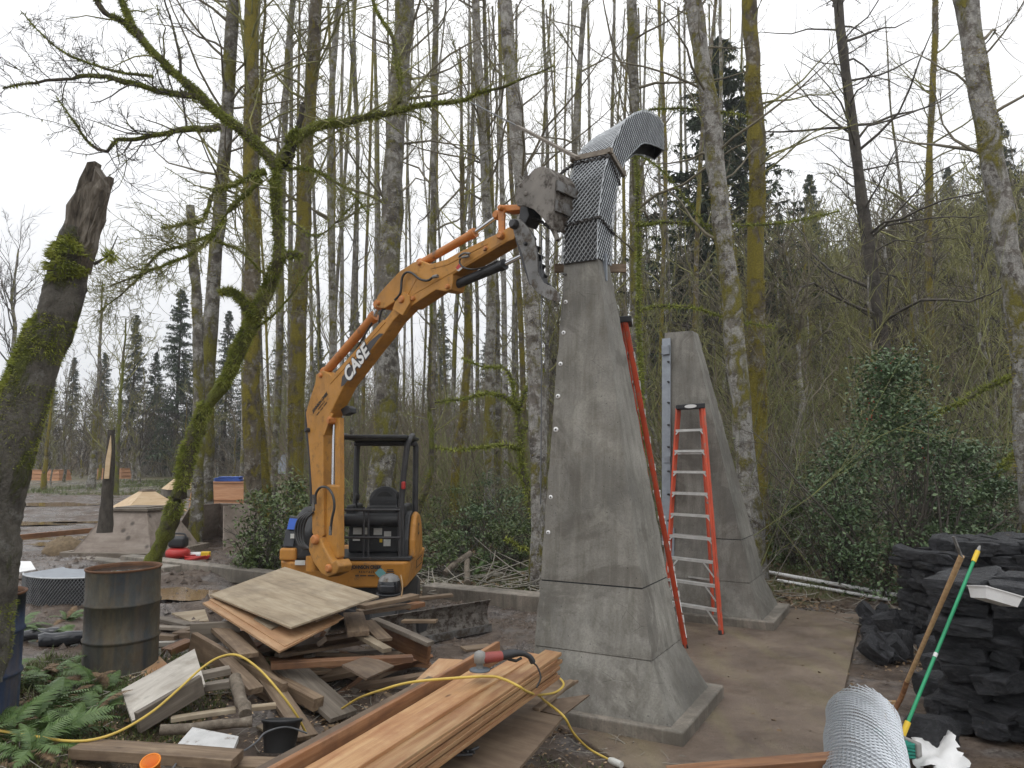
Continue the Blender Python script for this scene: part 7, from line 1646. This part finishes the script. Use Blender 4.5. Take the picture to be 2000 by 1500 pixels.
V, F = join([q for q in mossp if q]); o = link('moss', mesh_np('moss', V, F, M['moss']), cb); o['kind'] = 'stuff'
fb_ = thing('fallen_limb', 'mossy fallen limb slanting up from the holly towards the big pale alder', 'limb', at(1830, 800, 12.5)); mt_ = fb_; mossp = []
mlimb([(1815, 812, 12.5), (1870, 790, 12.4), (1920, 760, 12.3), (1990, 732, 12.2)], .035, .04, 'stem'); mlimb([(1900, 990, 13), (1940, 930, 13), (2010, 870, 13)], .05, .06); V, F = join([q for q in mossp if q]); o = link('moss', mesh_np('moss', V, F, M['moss']), fb_); o['kind'] = 'stuff'

# ================================================================ ferns
def frond_mesh(seed, L=.7, npair=24):
    r = np.random.RandomState(seed); ts = np.linspace(0, 1, 13); x = L*(ts*.92); z = L*(.62*ts-.62*ts**2.2*1.05); rach = np.stack([x, .02*np.sin(ts*3+seed), z], 1); V, F = tubes(rach[None], np.linspace(.005, .001, 13)[None], 3); tri = []; Vs = [V]; o = len(V)
    for k in range(npair):
        u = .12+.86*k/npair; p = np.array([np.interp(u, ts, rach[:, j]) for j in range(3)]); q = np.array([np.interp(min(1, u+.04), ts, rach[:, j]) for j in range(3)]); tg = (q-p)/max(1e-6, np.linalg.norm(q-p)); l = L*.19*(math.sin(PI*min(1, u*.86+.16))**.8)+.012
        for s in (-1, 1):
            sd = np.array([0, s, 0])+tg*.45+np.array([0, 0, -.18+.1*r.randn()]); sd /= np.linalg.norm(sd); w = .017*L/.7*1.35
            a, b = p-tg*w*.5, p+tg*w*.5; m1, m2 = p+sd*l*.55-tg*w*.45, p+sd*l*.55+tg*w*.4; tip = p+sd*l+np.array([0, 0, -.15*l]); Vs.append(np.array([a, b, m2, m1, tip])); tri += [(o, o+1, o+2, o+3)]; F2 = (o+3, o+2, o+4, o+4); tri.append((o+3, o+2, o+4)); o += 5
    V = np.concatenate(Vs); q4 = [t for t in tri if len(t) == 4]; q3 = [t for t in tri if len(t) == 3]
    return mesh_np('frond', V, [np.concatenate([F, np.array(q4)]), np.array(q3)], M['fern'])
FM = [frond_mesh(k, .7, 20+2*k) for k in range(6)]
FM[4].materials[0] = M['litter']
def fern(x, y, s, label, group, seed, nf=11):
    r = np.random.RandomState(seed); z = gz1(x, y); t = thing('sword_fern', label, 'fern', (x, y, z-.01), r.rand()*6, group)
    for k in range(nf):
        o = bpy.data.objects.new('frond', FM[(k*5+seed) % 6]); COL.objects.link(o); o.parent = t; a = 2*PI*(k+.5*r.rand())/nf; o.rotation_euler = (r.randn()*.3, -r.uniform(-.25, .8), a+.2*r.randn()); sc_ = s*(.7+.5*r.rand()); o.scale = (sc_, sc_, sc_)
for k, (px, py, s) in enumerate([(40, 1345, .85), (120, 1370, .9), (70, 1405, 1.0), (180, 1345, .75), (20, 1440, 1.0), (110, 1440, .95), (175, 1400, .8), (60, 1480, .9), (150, 1300, .6), (215, 1345, .55), (95, 1250, .75), (130, 1215, .6), (40, 1230, .8), (0, 1320, .9), (90, 1330, .8)]):
    q = G(px, py, .46); fern(q.x, q.y, s*.58, 'green sword fern in the bank of ferns beside the rusty drum', 'ferns beside the drum', k, 12)
for k, (px, py, s) in enumerate([(950, 1105, 1.), (975, 1090, .9), (930, 1120, .7), (1010, 1095, .8), (1530, 1105, .8), (1580, 1110, .7), (1020, 1120, .6), (860, 1100, .8)]):
    q = gnd(px, py, .1); fern(q.x, q.y, s, 'sword fern growing at the woodland edge beyond the kerb', 'ferns at the woodland edge', 40+k, 9)
# ================================================================ grass, dead leaves, twigs
def scatter(fn, N, seed):
    r = np.random.RandomState(seed); x, y = fn(r, N); return r, np.stack([x, y, gz(x, y)], 1)
def rectf(x0, x1, y0, y1): return lambda r, N: (x0+(x1-x0)*r.rand(N), y0+(y1-y0)*r.rand(N))
def grassy(name, fn, N, seed, h, label, cut):
    r, P = scatter(fn, N, seed); P = P[vnoise(P[:, 0]*2.2, P[:, 1]*2.2) > cut]; N = len(P); s = nrm(np.concatenate([r.randn(N, 2), np.zeros((N, 1))], 1))*.004*np.maximum(1, P[:, 1:2]/9); tip = P+np.concatenate([r.randn(N, 2)*h*.45, h*(.4+.8*r.rand(N, 1))], 1)
    V = np.stack([P-s, P+s, tip], 1).reshape(-1, 3); o = link(name, mesh_np(name, V, np.arange(3*N).reshape(-1, 3), M['grassm'])); tag(o, label, 'grass', None, 'stuff')
grassy('grass', rectf(-4.2, -2.2, 4.2, 7.0), 9000, 1, .09, 'short green plants around the drum and ferns', .42)
grassy('grass', rectf(-1.5, 7, 12.2, 18), 12000, 2, .16, 'woodland grass beyond the kerb', .5); grassy('grass', rectf(-26, -6, 36, 52), 16000, 3, .2, 'pale grass strip across the field', .4)
grassy('grass', rectf(.2, 1.6, 5.0, 5.9), 700, 4, .04, 'sparse moss before the monument plinth', .5)
def litter(name, fn, N, seed, size, label, cut=.3, dz=.012):
    r, P = scatter(fn, N, seed); P = P[vnoise(P[:, 0]*1.7+3, P[:, 1]*1.7) > cut]; P[:, 2] += dz+.02*r.rand(len(P)); V, F = leaves(P, size, r, 1.6, .6, .7); o = link(name, mesh_np(name, V, F, M['litter'])); tag(o, label, 'leaves', None, 'stuff')
litter('leaf_litter', rectf(-4, 2.2, 4.2, 6.4), 3800, 11, .055, 'dead brown leaves strewn round the lumber', .4); litter('leaf_litter', rectf(-3, 8, 12, 19), 9000, 12, .10, 'dead leaves on the woodland floor', .3); litter('leaf_litter', rectf(4.2, 6.5, 6, 13), 2200, 13, .06, 'dead leaves beside the pad', .3)
litter('leaf_litter', rectf(1.9, 4.6, 5, 11), 240, 14, .045, 'few dark leaf scraps on the pad', .2, .03)
M['chip'] = leafmat('wood_chip', (.30, .19, .10), (.42, .29, .17), (.55, .42, .28), .8)
r, P = scatter(rectf(-3.2, 1.2, 4.2, 7.4), 2600, 15); P[:, 2] += .012+.01*r.rand(len(P)); V, F = leaves(P, .03, r, 1.8, .1, .5); tag(link('wood_chip_litter', mesh_np('wood_chip_litter', V, F, M['chip'])), 'pale wood chips and sawdust round the lumber', 'chips', None, 'stuff')
def sticks(name, fn, N, seed, L, rad_, label):
    r, P = scatter(fn, N, seed); P[:, 2] += .015+.05*r.rand(N); d = np.concatenate([r.randn(N, 2), .12*r.randn(N, 1)], 1); a = grow(P, d, L*(.4+r.rand(N)), 4, .15, 0, r); V, F = tubes(a, taper(N, 4, np.full(N, rad_), np.full(N, rad_*.5)), 4); o = link(name, mesh_np(name, V, F, M['brushl'])); tag(o, label, 'twigs', None, 'stuff')
sticks('twig_litter', rectf(-2.5, 1.0, 12.3, 15), 260, 21, 1.0, .014, 'dead branches littering the woodland edge'); sticks('twig_litter', rectf(-4, 1.5, 4.2, 7), 420, 22, .22, .004, 'small twigs and bark chips round the lumber'); sticks('twig_litter', rectf(4.4, 7, 8, 14), 200, 23, .5, .008, 'twigs by the holly')
# mud clods
r, P = scatter(rectf(-9, 1.2, 6.3, 14), 3600, 31); k = np.array([[1, 0, 0], [-1, 0, 0], [0, 1, 0], [0, -1, 0], [0, 0, 1.]]); keep = ~((P[:, 0] > .1) & (P[:, 1] < 8)); P = P[keep]; N = len(P); s = (.015+.05*r.rand(N)**3)[:, None, None]
V = (P[:, None]+k[None]*s*(.6+.8*r.rand(N, 5, 3))).reshape(-1, 3); b = np.arange(N)*5; F = np.concatenate([np.stack([b+i, b+j, b+4], -1) for i, j in ((0, 2), (2, 1), (1, 3), (3, 0))]); o = link('mud_clods', mesh_np('mud_clods', V, F, M['ground'], True)); tag(o, 'clods of mud over the churned ground', 'mud', None, 'stuff')

# ================================================================ haze: the damp air of the place
hz = MB(); hz.box((0, 140, 20.5), (500, 360, 47)); hz = hz.build('haze', M['ground']); hz.data.materials.clear()
hm = bpy.data.materials.new('haze_air'); hm.use_nodes = True; hm.node_tree.nodes.clear(); ho_ = hm.node_tree.nodes.new('ShaderNodeOutputMaterial'); hv = hm.node_tree.nodes.new('ShaderNodeVolumePrincipled')
hv.inputs['Color'].default_value = (.93, .95, 1, 1); hv.inputs['Density'].default_value = .0008; hm.node_tree.links.new(hv.outputs[0], ho_.inputs['Volume']); hz.data.materials.append(hm); tag(hz, 'thin pale haze in the damp air', 'haze', None, 'stuff')
